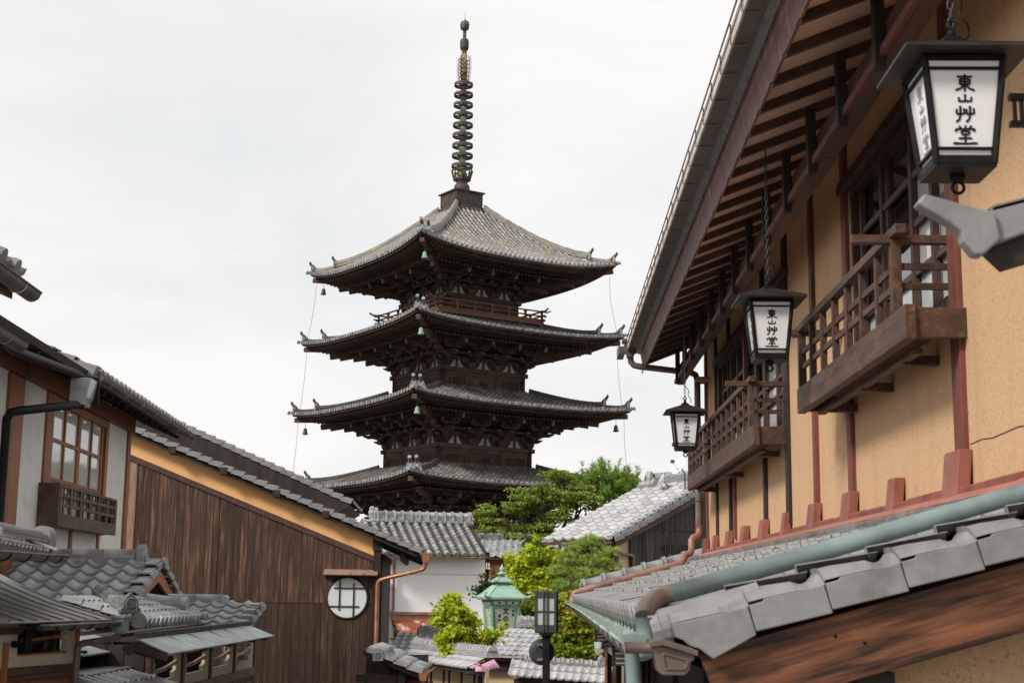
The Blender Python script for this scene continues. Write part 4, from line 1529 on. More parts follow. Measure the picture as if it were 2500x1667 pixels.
# ---- upper eave: fascia, boards, rafters, struts and carrying beam
def rh_eave():
    RX, RZ = 1.26, 2.80                                # underside of the boarding at the rafter ends
    sl = .40
    up = lambda x: RZ + (x - RX) * sl
    mb = MB()
    y = 1.2
    while y < 17.75:
        mb.rnd()
        L = min(.91, 17.75 - y)
        mb.prism([(1.215, y + .001, 2.755), (1.235, y + .001, 2.755), (1.235, y + .001, 2.955), (1.175, y + .001, 2.965)], (0, L - .002, 0))
        y += L
    f = mb.build("eave_fascia", 'fascia', rh)
    mb = MB()
    y = 1.3
    while y < 17.7:                                    # ragged lower lip between the rafter ends
        mb.rnd()
        mb.prism([(1.214, y + .05, 2.757), (1.214, y + .40, 2.757), (1.214, y + .385, 2.742), (1.214, y + .07, 2.746)], (.012, 0, 0))
        y += .4425
    mb.build("fascia_lip", 'fascia', f)
    mb = MB()
    mb.uv = (.3, .3)
    y = 1.2
    while y < 17.7:
        mb.rnd()
        L = min(1.4, 17.7 - y)
        mb.prism([(1.236, y, up(1.236)), (2.2, y, up(2.2)), (2.2, y, up(2.2) + .02), (1.236, y, up(1.236) + .02)], (0, L - .002, 0))
        y += L
    so = mb.build("soffit_board", 'soffit', rh)
    # the roof covering above
    mb = MB()
    mb.prism([(1.10, .9, 3.0), (1.18, .9, 2.965), (7.2, .9, 5.4), (7.2, .9, 5.55)], (0, 17.0, 0))
    san_roof(mb, (1.07, 1.0, 3.02), (0, 1, 0), V((1, 0, .4)), 63, 8, .265, .235, prof=SAN_LO)
    mb.build("upper_roof", 'tile_near', rh)
    rf = MB()
    y = 1.285
    k = 0
    yst = []
    while y < 17.6:
        rf.rnd()
        rf.cut()
        rf.prism([(1.225, y - .022, up(1.225) - .054), (1.225, y - .022, up(1.225) + .001), (2.0, y - .022, up(2.0) + .001), (2.0, y - .022, up(2.0) - .054)], (0, .044, 0))
        if k % 2 == 0: yst.append(y + .44 * 0)
        y += .4425
        k += 1
    rf.build_each("eave_rafter", 'darkbrown', rh)
    st = MB()
    for y in yst:
        st.rnd()
        st.cut()
        st.box(1.572, y - .034, 2.50, 1.625, y + .034, up(1.6) - .03)
        st.box(1.63, y + .04, 2.66, 1.67, y + .085, 2.74)
    st.build_each("eave_strut", 'dark', rh, bevel=.003)
    mb = MB()
    mb.rnd()
    y = .9
    while y < 17.66:
        L = min(3.64, 17.66 - y)
        mb.rnd()
        mb.box(1.628, y + .002, 2.545, 1.712, y + L - .002, 2.74)
        y += L
    b = mb.build("carrying_beam", 'darkbrown', rh, bevel=.006)
    mb = MB()
    mb.rnd()
    mb.box(1.595, 1.0, 2.555, 1.6275, 17.66, 2.60)
    mb.build("beam_ledge", 'redpost', b)
    mb = MB()
    mb.box(1.845, 17.30, 2.56, 2.0, 17.67, 2.60)
    mb.build("beam_end_board", 'plank_lt', b)
    # window head beams on the wall
    for y0, y1, z in ((6.75, 9.35, 2.635), (11.6, 16.6, 2.60)):
        mb = MB()
        mb.rnd()
        mb.box(XW - .055, y0, z, XW + .01, y1, z + .075)
        mb.build("window_head", 'darkbrown', rh, bevel=.004)
rh_eave()

def rh_window(y0, y1, z0, z1, stiles, rails, frost):
    w = MB()
    w.rnd()
    for a, b, c, d in ((y0, y0 + .05, z0, z1), (y1 - .05, y1, z0, z1)):
        w.box(XW - .01, a, c, XW + .09, b, d)
    w.box(XW - .02, y0 + .05, z0, XW + .10, y1 - .05, z0 + .06)
    w.box(XW - .01, y0 + .05, z1 - .05, XW + .09, y1 - .05, z1)
    fr = w.build("window", 'darkbrown', rh, bevel=.003)
    s = MB()
    for y, wd, dx in stiles:
        s.rnd()
        s.box(XW + .02 + dx, y - wd / 2, z0 + .06, XW + .055 + dx, y + wd / 2, z1 - .05)
    for z, a, b in rails:
        s.rnd()
        s.box(XW + .028, a, z - .02, XW + .052, b, z + .02)
    s.build("sash_bar", 'darkbrown', fr, bevel=.003)
    g = MB()
    g.box(XW + .062, y0 + .05, frost, XW + .068, y1 - .05, z1 - .05)
    g.build("window_pane", 'glass', fr)
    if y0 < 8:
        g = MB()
        g.box(XW + .0585, y0 + .05, frost + .02, XW + .0615, 7.76, 2.31)  # pale overlay pane, reflection and curtain put into its colour
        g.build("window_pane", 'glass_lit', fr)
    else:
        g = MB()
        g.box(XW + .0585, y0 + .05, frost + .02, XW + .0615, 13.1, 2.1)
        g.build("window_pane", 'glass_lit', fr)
    g = MB()
    g.box(XW + .060, y0 + .05, z0 + .06, XW + .068, y1 - .05, frost - .001)
    g.build("frosted_pane", 'frosted', fr)
rh_window(6.90, 9.14, 1.40, 2.635, [(8.98, .05, 0), (8.43, .055, 0), (8.36, .04, .02), (7.74, .055, 0), (7.31, .055, -.005), (7.0, .05, .01)],
          [(2.30, 6.95, 9.1), (2.02, 6.95, 7.7), (1.745, 6.95, 9.1)], 1.745)
rh_window(11.76, 16.45, 1.34, 2.60, [(16.2, .05, 0), (15.87, .05, .01), (15.5, .05, 0), (15.0, .05, 0), (14.4, .06, .01), (13.7, .12, 0), (13.16, .12, 0), (12.42, .08, 0), (12.09, .08, 0)],
          [(2.26, 14.2, 16.4), (1.86, 11.8, 16.4), (1.70, 11.8, 14.0)], 1.70)

def rh_balcony(y0, y1, yp, n):
    """slatted box balcony: beam frame, corner posts, rails and slats"""
    XB = 1.70
    mb = MB()
    mb.rnd()
    mb.box(XB, y0 - .02, 1.195, XB + .055, y1, 1.362)
    root = mb.build("balcony", 'balcony', rh, bevel=.005)
    mb = MB()
    for yy in (y0 + .005, y1 - .08):
        mb.rnd()
        mb.box(XB + .057, yy, 1.205, XW + .0, yy + .05, 1.352)
    for q in range(3):
        yy = y0 + .5 + (y1 - y0 - 1.0) * q / 2
        mb.rnd()
        mb.box(XB + .12, yy, 1.15, XW, yy + .06, 1.20)
    mb.box(XB + .10, y0 + .25, 1.165, XB + .15, y1 - .2, 1.194)
    mb.box(XB + .057, y0 + .06, 1.30, XW - .005, y1 - .1, 1.32)
    mb.build("floor_joist", 'balcony', root, bevel=.004)
    mb = MB()
    mb.rnd()
    mb.box(XB - .006, yp - .14, 1.738, XB + .052, y1 + .12, 1.785)
    mb.rnd()
    mb.box(XB - .19, yp - .022, 1.715, XW - .0, yp + .030, 1.758)
    mb.box(XB - .19, y1 - .10, 1.715, XW - .0, y1 - .06, 1.758)
    mb.build("top_rail", 'balcony', root, bevel=.004)
    for yy in (yp, y1 - .08):
        mb = MB()
        mb.rnd()
        mb.box(XB + .0, yy - .028, 1.362, XB + .050, yy + .028, 1.737)
        mb.build("corner_post", 'balcony', root, bevel=.003)
    mb = MB()
    for z in (1.50, 1.60):
        mb.rnd()
        mb.box(XB + .018, yp + .03, z - .018, XB + .036, y1 - .1, z + .018)
        mb.rnd()
        mb.box(XB + .05, yp - .010, z - .017, XW - .0, yp + .010, z + .017)
    mb.build("side_rail", 'balcony', root, bevel=.002)
    mb = MB()
    for q in range(n):
        yy = yp + (y1 - .08 - yp) * (q + 1) / (n + 1)
        mb.rnd()
        mb.cut()
        mb.box(XB + .008, yy - .020, 1.362, XB + .046, yy + .020, 1.737)
    mb.build_each("baluster", 'balcony', root, bevel=.003)
rh_balcony(6.70, 9.62, 6.93, 6)
rh_balcony(11.72, 17.15, 11.95, 12)

# ---- pipes lying over the pent roof
def rh_pipes():
    mb = MB()
    mb.tube([(1.045, 17.58, 2.90), (1.05, 17.58, 2.82), (1.09, 17.58, 2.775), (1.16, 17.58, 2.76), (1.80, 17.58, 2.69), (1.855, 17.58, 2.66), (1.875, 17.58, 2.60), (1.875, 17.58, .78)], .040, 10)
    for z in (1.75, 1.1):
        mb.tube([(1.875, 17.58, z), (2.02, 17.60, z)], .008, 5)
        mb.torus((1.875, 17.58, z), (0, 0, 1), .042, .007, 14, 5)
    p = mb.build("downpipe", 'bronze', rh)
    mb = MB()
    N = V((-PSL.z, 0, PSL.x))
    mb.tube([(1.875, 17.58, .80), (1.875, 17.56, .70), (1.84, 17.5, .665), (1.79, 17.45, .65), (1.765, 17.42, .61), (1.765, 17.40, .50), (1.74, 17.36, .455), (1.69, 17.34, .44),
             (1.665, 17.32, .40), (1.64, 17.30, .345), (1.60, 17.28, .325), (.42, 17.25, -.01), (.36, 17.25, -.03), (.33, 17.25, -.07), (.33, 17.25, -.14)], .042, 10)
    mb.build("copper_downpipe", 'copper', p)
    mb = MB()
    a = V((.372, 4.68, -.024))
    pts = [a + V((0, 0, .006)), a + PSL * .6 + V((0, 0, .006)), a + PSL * 1.8 + V((0, .12, .012))]
    mb.tube(pts, .031, 14)
    q = mb.build("roof_pipe", 'verdi', rh)
    mb = MB()
    mb.tube([a + PSL * .02 + V((0, 0, .006)), a - PSL * .02 + V((0, -.05, .004)), a - PSL * .05 + V((0, -.11, -.010)), a - PSL * .060 + V((0, -.14, -.040))], .034, 14)
    mb.build("pipe_elbow", 'bronze', q)
    mb = MB()
    c = a - PSL * .060 + V((0, -.14, -.040))
    mb.tube([c, c + V((0, -.005, -.12))], .031, 14)
    mb.build("pipe_drop", 'verdi', q)
rh_pipes()

# ---- dark rail bracket on the near part of the wall
mb = MB()
mb.box(1.83, 5.44, 1.94, 2.0, 5.47, 1.965)
mb.box(1.83, 5.44, 1.83, 2.0, 5.47, 1.852)
for q in range(4):
    mb.box(1.845 + .028 * q, 5.445, 1.852, 1.857 + .028 * q, 5.465, 1.94)
mb.build("rail_bracket", 'black_metal', rh)

# ================================================================== hanging lanterns
def make_lantern():
    L = thing("hanging_lantern", "x", "lantern", (0, 0, 0), 0, "lanterns hanging along the eave of the ochre house")
    fr, pa, tx = MB(), MB(), MB()
    T, B, H = .140, .103, .37                         # half widths top / bottom, height
    hw = lambda z: B + (T - B) * z / H
    zT = H
    for sx in (-1, 1):
        for sy in (-1, 1):
            fr.beam((sx * (B - .007), sy * (B - .007), 0), (sx * (T - .007), sy * (T - .007), H), .019, .019)
    for k in range(4):
        for m in (fr, pa, tx): m.T = side_rot(k)
        for z, hh in ((.014, .030), (.052, .009), (.325, .009), (H - .008, .018)):
            w = hw(z) - .012
            fr.box(-w, -hw(z) + .0, z - hh / 2, w, -hw(z) + .02, z + hh / 2)
        z0, z1 = .03, H - .018
        pa.prism([(-hw(z0) + .015, -hw(z0) + .012, z0), (hw(z0) - .015, -hw(z0) + .012, z0), (hw(z1) - .015, -hw(z1) + .012, z1), (-hw(z1) + .015, -hw(z1) + .012, z1)], (0, .006, 0))
        if k in (0, 3, 1):
            tilt = (T - B) / H
            up = V((0, -tilt, 1)).normalized()
            for q, g in enumerate('ESKD'):
                zc = (.246, .204, .141, .066)[q]
                s = (.060, .042, .058, .066)[q]
                wd = (.066, .056, .066, .082)[q]
                O = V((-wd / 2 + .002, -hw(zc) + .0105, zc))
                tx.m = 0 if k == 0 else 1
                brush(tx, GLYPH[g], O, (1, 0, 0), up, s, .0066 / s, .0012, wd / s)
    for m in (fr, pa, tx): m.T = None
    fr.box(-B, -B, -.012, B, B, 0.0)
    fr.build("lantern_frame", 'black_metal', L, bevel=.002)
    pa.build("lamp_panel", 'acrylic', L)
    tx.build("lettering", ['ink', 'ink_side'], L)
    mb = MB()
    R, z = .214, H + .004
    mb.prism([(-R, -R, z), (R, -R, z), (R, R, z), (-R, R, z)], (0, 0, .012))
    i = mb.add([(-R, -R, z + .013), (R, -R, z + .013), (R, R, z + .013), (-R, R, z + .013), (-.04, -.04, z + .085), (.04, -.04, z + .085), (.04, .04, z + .085), (-.04, .04, z + .085)])
    for q in ((0, 1, 5, 4), (1, 2, 6, 5), (2, 3, 7, 6), (3, 0, 4, 7), (4, 5, 6, 7)):
        mb.face(tuple(i + t for t in q))
    mb.build("lantern_roof", 'lamp_roof', L)
    mb = MB()
    mb.box(-.042, -.042, z + .085, .042, .042, z + .095)
    mb.box(-.028, -.028, z + .095, .028, .028, z + .108)
    mb.lathe([(.014, z + .108), (.014, z + .13), (.008, z + .14)], n=10)
    mb.torus((0, 0, z + .155), (0, 1, 0), .016, .004, 14, 6)
    mb.lathe([(.022, -.035), (.026, -.03), (.026, -.012)], n=12)
    mb.torus((0, 0, -.056), (0, 1, 0), .020, .006, 16, 6)
    mb.build("lantern_mount", 'black_metal', L)
    return L
lan = make_lantern()
def chain(L, x, y, z, top):
    mb = MB()
    zz = .54
    q = 0
    while z + zz < top:
        ax = (1, 0, 0) if q % 2 else (0, 1, 0)
        c = V((0, 0, zz))
        w, hgt = .009, .020
        o = V((0, 1, 0)) if q % 2 else V((1, 0, 0))
        mb.tube([c + o * w - V((0, 0, hgt - .008)), c + o * w + V((0, 0, hgt - .008)), c + o * .004 + V((0, 0, hgt)), c - o * .004 + V((0, 0, hgt)), c - o * w + V((0, 0, hgt - .008)),
                 c - o * w - V((0, 0, hgt - .008)), c - o * .004 - V((0, 0, hgt)), c + o * .004 - V((0, 0, hgt)), c + o * w - V((0, 0, hgt - .008))], .0032, 5, False)
        zz += .033
        q += 1
    mb.tube([(.0, 0, zz - .03), (.0, 0, top - z + .05)], .005, 5)
    o = mb.build("chain", 'charcoal', L)
    mb = MB()
    n = 14
    mb.tube([(.05 * sin(pi * t / n) * (1 - t / n) + .055 * (1 - t / n) ** 3 + .012 * sin(t), .012 * sin(t * 1.3), .485 + .23 * t / n) for t in range(n + 1)], .0042, 5)
    mb.build("power_cable", 'black_metal', L)
base_children = None
for k, (x, y, z, top, lab) in enumerate((
        (1.403, 4.74, 1.428, 2.84, "largest nearest white lantern with black lettering hanging above the grey tile end"),
        (1.430, 9.06, 1.475, 2.86, "middle white lantern with black lettering hanging in front of the two balconies"),
        (1.440, 14.72, 1.450, 2.86, "smallest farthest white lantern with black lettering beside the bronze downpipe"))):
    o = lan if k == 0 else dup(lan, (x, y, z))
    if k:
        for ch in [c for c in o.children if c.name.startswith(('chain', 'power_cable'))]:
            bpy.data.objects.remove(ch)
    o.location = (x, y, z)
    o['label'] = lab
    chain(o, x, y, z, top)

# ================================================================== near tile roof end at the right edge
gt = thing("gate_roof", "grey tiled gate roof end jutting in beside the ochre wall above the pent roof", "roof", (1.6, 3.3, -3.0), 0, w=True)
mb = MB()
up = V((0, 0, 1))
d = V((1, .0, .36)).normalized()
p0 = V((.905, 3.40, .925))
ol = [(.0, .02), (.02, .045), (.14, .012), (.19, .0), (.20, -.07), (.155, -.11), (.135, -.108), (.11, -.075), (.105, -.05), (.08, -.03), (.03, .0)]
mb.rnd()
mb.prism([p0 + V((x, 0, z)) for x, z in ol], (0, .05, 0))
for k in range(6):
    mb.rnd()
    a = V((1.09, 3.42, .90)) + d * (.19 * k)
    b = a + d * .20
    mb.prism([a - up * .055, b - up * .052, b + up * .028, a + up * .045], (0, .06, 0))
    mb.prism([a + up * .045, b + up * .028, b + up * .028 + V((0, .12, 0)), a + up * .045 + V((0, .12, 0))], (0, 0, -.02))
mb.build("verge_tile", 'tile_near', gt, bevel=.006)
mb = MB()
a = V((1.08, 3.43, .845))
mb.prism([a + V((.02, 0, .06)), a + d * 1.2 + V((0, 0, .06)), a + d * 1.2 + up * .09, a + V((.02, 0, .09))], (0, .16, 0))
mb.prism([a + V((.05, .02, -.05)), a + d * 1.2 + V((0, .02, -.12)), a + d * 1.2, a + V((.0, .02, 0))], (0, .05, 0))
mb.box(1.95, 3.5, -2.5, 2.08, 3.65, 1.0)
mb.build("roof_timber", 'dark', gt)
# ================================================================== left white house (frame: x' out of the facade, y' away from the camera)
lw = thing("white_house", "white plastered house with reddish cedar posts, a gridded window and a slatted window box", "house", (-6.511, 22.0, -3.1), 4.46)

def lw_build():
    mb = MB()
    # wall built round the window
    Y0, Y1, Z0, Z1 = -9.5, 0.0, -3.0, 2.65
    for a, b, c, d in ((Y0, -4.70, Z0, Z1), (-4.70, -1.55, Z0, 1.10), (-4.70, -1.55, 2.33, Z1), (-1.55, Y1, Z0, Z1)):
        mb.box(-.12, a, c, 0, b, d)
    mb.prism([(-6, Y1 - .12, Z0), (-.121, Y1 - .12, Z0), (-.121, Y1 - .12, 2.6), (-6, Y1 - .12, 4.6)], (0, .12, 0))
    mb.build("plaster_wall", 'greyplaster', lw)
    for y0, y1, z0, z1, mt in ((-6.45, -5.87, -1, 2.33, 'cedar'), (-.17, .01, -1, 2.42, 'cedar')):
        mb = MB(); mb.rnd()
        mb.box(-.05, y0, z0, .035, y1, z1)
        mb.build("wall_post", mt, lw, bevel=.006)
    for y in (-3.28, -1.72):
        mb = MB(); mb.rnd()
        mb.box(-.02, y - .07, -1, .02, y + .07, .72)
        mb.build("wall_post", 'cedar', lw, bevel=.004)
    mb = MB(); mb.rnd()
    mb.box(-.02, -9.4, 2.34, .07, -5.93, 2.60)
    mb.rnd()
    mb.box(-.02, -5.926, 2.34, .07, -2.2, 2.58)
    mb.rnd()
    mb.box(-.02, -2.196, 2.345, .07, .10, 2.56)
    mb.build("eave_beam", 'cedar_dk', lw, bevel=.006)
    # window: frame, sashes, panes
    fr = MB()
    for y0, y1 in ((-4.84, -4.52), (-1.66, -1.49)):
        fr.rnd(); fr.box(-.06, y0, .7, .03, y1, 2.335)
    fr.rnd(); fr.box(-.06, -4.519, 2.235, .025, -1.661, 2.33)
    fr.rnd(); fr.box(-.06, -4.519, 1.09, .03, -1.661, 1.16)
    w = fr.build("window", 'cedar', lw, bevel=.004)
    sb = MB()
    for y, wd in ((-4.46, .10), (-3.81, .06), (-3.10, .07), (-3.02, .07), (-2.36, .06), (-1.72, .10)):
        sb.rnd(); sb.box(-.045, y - wd / 2, 1.16, -.005, y + wd / 2, 2.235)
    for z in (1.79, 1.30):
        sb.rnd(); sb.box(-.04, -4.5, z - .024, -.008, -1.68, z + .024)
    sb.build("sash_bar", 'cedar', w, bevel=.002)
    gl = MB()
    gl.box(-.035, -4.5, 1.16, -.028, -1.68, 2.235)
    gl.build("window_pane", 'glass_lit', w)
    # slatted box under the window
    bx = MB(); bx.rnd()
    bx.box(0, -4.93, .69, .255, -4.89, 1.21)
    bx.rnd(); bx.box(0, -1.76, .70, .255, -1.73, 1.19)
    bx.rnd(); bx.box(.215, -4.889, .69, .258, -1.761, .845)
    bx.rnd(); bx.box(.215, -4.889, 1.165, .258, -1.761, 1.20)
    bx.box(0, -4.88, .70, .214, -1.77, .735)
    b = bx.build("window_box", 'fret', lw, bevel=.004)
    sl = MB()
    n = 7
    for q in range(n):
        y = -4.80 + (3.0) * q / (n - 1)
        sl.rnd(); sl.box(.218, y - .045, .845, .25, y + .045, 1.165)
    for z in (.955, 1.075):
        sl.rnd(); sl.box(.222, -4.88, z - .018, .247, -1.77, z + .018)
    for q in range(n - 1):
        for k in range(2):
            y = -4.80 + 3.0 * (q + (k + 1) / 3) / (n - 1)
            sl.box(.228, y - .016, .955 if (q + k) % 2 else .845, .243, y + .016, 1.165)
    sl.build("lattice_slat", 'fret', b)
    # roof: slope to the street, eave end tiles
    mb = MB()
    U, W_ = V((0, 1, 0)), V((-1, 0, .42)).normalized()
    N = V((.42, 0, 1)).normalized()
    O = V((.62, -5.15, 2.545))
    san_roof(mb, O, U, W_, 25, 16, .265, .235, roundend=True, th=.03)
    for i in range(25):
        mb.rnd()
        c = O + U * (i * .265)
        mb.prism([c + U * .05 - N * .05, c + U * .255 - N * .05, c + U * .255 + N * .02, c + U * .05 + N * .03], W_ * .03)
    rf = mb.build("roof", 'tile_near', lw)
    mb = MB()
    mb.prism([O - N * .02 + W_ * .04, O - N * .02 + W_ * 6.0, O - N * .10 + W_ * 6.0, O - N * .10 + W_ * .04], (0, 6.6, 0))
    mb.prism([O - N * .02 + W_ * .04 - V((0, 4.5, 0)), O - N * .02 + W_ * 6.0 - V((0, 4.5, 0)), O - N * .10 + W_ * 6.0 - V((0, 4.5, 0)), O - N * .10 + W_ * .04 - V((0, 4.5, 0))], (0, 4.49, 0))
    y = -9.4
    while y < 1.4:
        mb.rnd()
        p = V((.56, y, 2.545)) - N * .13
        mb.beam(p, p + W_ * .7, .05, .06, N)
        y += .45
    mb.build("eave_board", 'dark', rf)
    mb = MB()
    verge_tiles(mb, O + V((.03, -.02, -.01)) + N * .03, O + V((.03, -.02, -.01)) + N * .03 + W_ * 3.2, (0, -1, 0), 11, .12, .22, .03)
    mb.build("verge_tile", 'tile_near', rf, bevel=.004)
    mb = MB()
    ridge(mb, O + V((-1.2, .2, .52)) , O + V((-1.2, 6.3, .52)), .2, 1, .03, .07, .3)
    ridge(mb, O + V((-.15, 6.55, .05)), O + V((-3.5, 6.55, 1.46)), .2, 1, .03, .07, .3, True, N)
    mb.build("edge_ridge", 'tile_near', rf)
    # gutters, pipe, hopper
    mb = MB()
    gutter(mb, (.70, -5.2, 2.475), (.70, 1.60, 2.475), .07, 10, .006, wire=.9, m_wire=1)
    g = mb.build("eave_gutter", ['gutter_dark', 'gutter_pale'], lw)
    mb = MB()
    gutter(mb, (.66, -12.6, 2.33), (.66, -8.35, 2.33), .085, 10, .006, wire=.9, m_wire=1)
    mb.build("eave_gutter", ['gutter_dark', 'gutter_pale'], lw)
    mb = MB()
    mb.tube([(.58, -8.6, 2.31), (.56, -8.2, 2.29), (.56, -5.9, 2.42), (.57, -5.62, 2.42), (.60, -5.52, 2.40), (.62, -5.47, 2.33)], .048, 10)
    mb.tube([(.60, -5.55, 2.08), (.58, -5.8, 2.05), (.22, -6.72, 1.86), (.16, -6.80, 1.83), (.13, -6.82, 1.76), (.13, -6.82, -.5)], .050, 10)
    mb.build("downpipe", 'black_metal', g)
    mb = MB()
    mb.prism([(.50, -5.72, 2.07), (.66, -5.72, 2.07), (.70, -5.72, 2.16), (.74, -5.72, 2.38), (.50, -5.72, 2.38)], (0, .34, 0))
    h = mb.build("rain_hopper", 'silver', g, bevel=.006)
    mb = MB()
    mb.box(.49, -5.385, 2.10, .76, -5.36, 2.44)
    mb.build("hopper_bracket", 'black_metal', h)
lw_build()

# ================================================================== yellow gable house with scorched boards
gh = thing("boarded_house", "house with a scorched dark board gable under a yellow plaster band and a round window", "house", (-3.198, 28.0, -3.5), 4.46)
def gh_build():
    rk0, rk1 = (-5.05, 2.56), (-.165, .628)          # rake of the trim board (x, z top)
    sl = (rk1[1] - rk0[1]) / (rk1[0] - rk0[0])
    trim = lambda x: rk1[1] + (x - rk1[0]) * sl
    mb = MB()
    top = lambda x: trim(x) - .115
    mb.prism([(-9, .012, -3.3), (-.02, .012, -3.3), (-.02, .012, trim(-.02)), (-9, .012, trim(-9))], (0, .11, 0))
    mb.build("wall_core", 'black', gh)
    # boards: upper and lower courses with a joint, left strip bleached
    mb = MB()
    planks(mb, (-4.78, 0, 0), (1, 0, 0), (0, 0, 1), 1.62, 0, 0, .128, .018, .006, topf=lambda u: top(-4.78 + u), botf=lambda u: -.295)
    planks(mb, (-3.155, 0, 0), (1, 0, 0), (0, 0, 1), 3.0, 0, 0, .128, .018, .006, topf=lambda u: top(-3.155 + u), botf=lambda u: -.295)
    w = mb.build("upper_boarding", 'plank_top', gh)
    mb = MB()
    planks(mb, (-4.78, -.006, 0), (1, 0, 0), (0, 0, 1), 4.63, -3.2, -.30, .13, .018, .006)
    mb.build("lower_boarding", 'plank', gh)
    mb = MB()
    planks(mb, (-8.5, .002, 0), (1, 0, 0), (0, 0, 1), 3.71, 0, 0, .13, .018, .006, topf=lambda u: trim(-8.5 + u) - .115, botf=lambda u: -3.2)
    mb.build("edge_boarding", 'plank_lt', gh)
    mb = MB()
    mb.box(-4.78, -.032, -.302, -.15, -.01, -.29)
    mb.build("joint_strip", 'dark', gh)
    mb = MB(); mb.rnd()
    L0 = -5.6
    mb.prism([(L0, -.05, trim(L0)), (-.14, -.05, trim(-.14)), (-.14, -.05, trim(-.14) - .115), (L0, -.05, trim(L0) - .115)], (0, .06, 0))
    mb.build("rake_trim", 'darkbrown', gh, bevel=.004)
    mb = MB()
    # yellow plaster band between the trim and the verge
    vt = lambda x: .995 - (x + .133) * .398
    mb.prism([(-6.5, -.008, trim(-6.5)), (-.145, -.008, trim(-.145)), (-.145, -.008, vt(-.145) + .05), (-6.5, -.008, vt(-6.5) + .05)], (0, .1, 0))
    mb.build("plaster_band", 'yellow', gh)
    # corner post and dark side wall
    mb = MB(); mb.rnd()
    mb.box(-.145, -.09, -3.2, -.005, .05, 1.02)
    mb.rnd(); mb.box(-.165, -.12, .72, .0, .051, 1.04)
    mb.build("corner_post", 'dark', gh, bevel=.005)
    mb = MB()
    planks(mb, (.0, .2, 0), (0, 1, 0), (0, 0, 1), 5.5, -1.62, .62, .25, .02, .004)
    mb.box(-.1, .06, -3.2, -.025, 6, .66)
    mb.box(.02, .2, .55, .05, 5.8, .66)
    mb.build("side_wall", 'dark', gh)
    # roof with verge tiles, soffit, rafters
    dn = V((1, 0, -.398)).normalized()
    N = V((.398, 0, 1)).normalized()
    vz = lambda x: .727 + (.817 - x) * .405
    E = V((.80, -.33, .733))
    W_ = V((-1, 0, .405)).normalized()
    mb = MB()
    san_roof(mb, E + V((0, 6.4, -.05)), V((0, -1, 0)), W_, 23, 34, .265, .235, prof=SAN_LO)
    rf = mb.build("roof", 'tile_near', gh)
    mb = MB()
    verge_tiles(mb, E, E + W_ * 8.2, (0, -1, 0), 35, .075, .2, .03)
    mb.build("verge_tile", 'tile_near', rf)
    mb = MB()
    b0 = E + V((-.06, .05, -.085))
    mb.prism([b0, b0 + W_ * 8.2, b0 + W_ * 8.2 - N * .06, b0 - N * .06 + W_ * .03], (0, .05, 0))
    mb.prism([b0 + V((0, .061, .05)), b0 + W_ * 8.2 + V((0, .061, .05)), b0 + W_ * 8.2 + V((0, .061, .0)), b0 + V((0, .061, .0))], (0, 6.2, 0))
    for q in range(16):
        mb.rnd()
        p = E + V((-.04, .35 + .40 * q, -.16))
        mb.beam(p, p + W_ * 1.0, .06, .07, N)
    mb.beam(E + V((-.40, .3, -.13)), E + V((-.40, 6, -.13)), .08, .14)
    mb.build("eave_rafter", 'dark', rf)
    mb = MB(); mb.rnd()
    # small brackets (purlin ends) under the verge
    for x, z in ((-4.08, 2.635), (-3.076, 2.245), (-2.043, 1.825), (-1.087, 1.44)):
        mb.rnd(); mb.cut(); mb.box(x - .07, -.372, z - .115, x + .07, 0, z + .02)
    mb.build_each("purlin_end", 'dark', gh, bevel=.004)
    # round window with hood
    R = .388
    c = V((-.640, 0, -.190))
    mb = MB()
    n = 40
    mb.torus(c + V((0, -.03, 0)), (0, 1, 0), R + .008, .024, n, 8)
    wd = mb.build("round_window", 'dark', gh)
    mb = MB()
    ring = [c + V((R * cos(2 * pi * k / n), -.036, R * sin(2 * pi * k / n))) for k in range(n)]
    mb.prism(ring, (0, .006, 0))
    mb.build("window_pane", 'shoji', wd)
    mb = MB()
    for x, z0, z1 in ((-.785, -.43, .168), (-.512, -.55, .085)):
        mb.box(x - .015, -.052, z0, x + .015, -.037, z1)
    for z, x0, x1 in ((-.005, -.90, -.285), (-.355, -.985, -.405)):
        mb.box(x0, -.056, z - .012, x1, -.0375, z + .012)
    mb.build("lattice_bar", 'dark', wd)
    mb = MB()
    for q in range(4):
        mb.rnd()
        xa, xb = -1.10 + .26 * q, -1.10 + .26 * (q + 1)
        mb.prism([(xa + .001, -.22, .258), (xb - .001, -.22, .258), (xb - .001, -.02, .352), (xa + .001, -.02, .352)], (0, 0, -.014))
    h = mb.build("window_hood", 'plank_lt', gh)
    mb = MB()
    mb.box(-1.10, -.222, .228, -.062, -.20, .243)
    for x in (-1.05, -.11):
        mb.prism([(x - .02, -.2, .235), (x - .02, -.02, .32), (x - .02, -.02, .17)], (.03, 0, 0))
    mb.build("hood_bracket", 'dark', h)
    # gutter end, copper pipe
    mb = MB()
    gutter(mb, (.87, -.40, .645), (.87, 6.0, .645), .065, 8, .006)
    g = mb.build("eave_gutter", 'copper', gh)
    mb = MB()
    mb.prism([(.78, -.42, .66), (.96, -.42, .66), (.93, -.42, .56), (.885, -.42, .48), (.845, -.42, .48), (.80, -.42, .56)], (0, .13, 0))
    mb.box(.755, -.43, .65, .985, -.28, .675)
    mb.build("rain_hopper", 'copper_br', g)
    mb = MB()
    mb.tube([(.865, -.35, .50), (.862, -.35, .42), (.83, -.34, .375), (.76, -.33, .345), (.10, -.26, .185), (.0, -.22, .155), (-.045, -.20, .11), (-.055, -.19, .04), (-.055, -.19, -3.2)], .038, 10)
    mb.build("downpipe", 'copper_br', g)
gh_build()

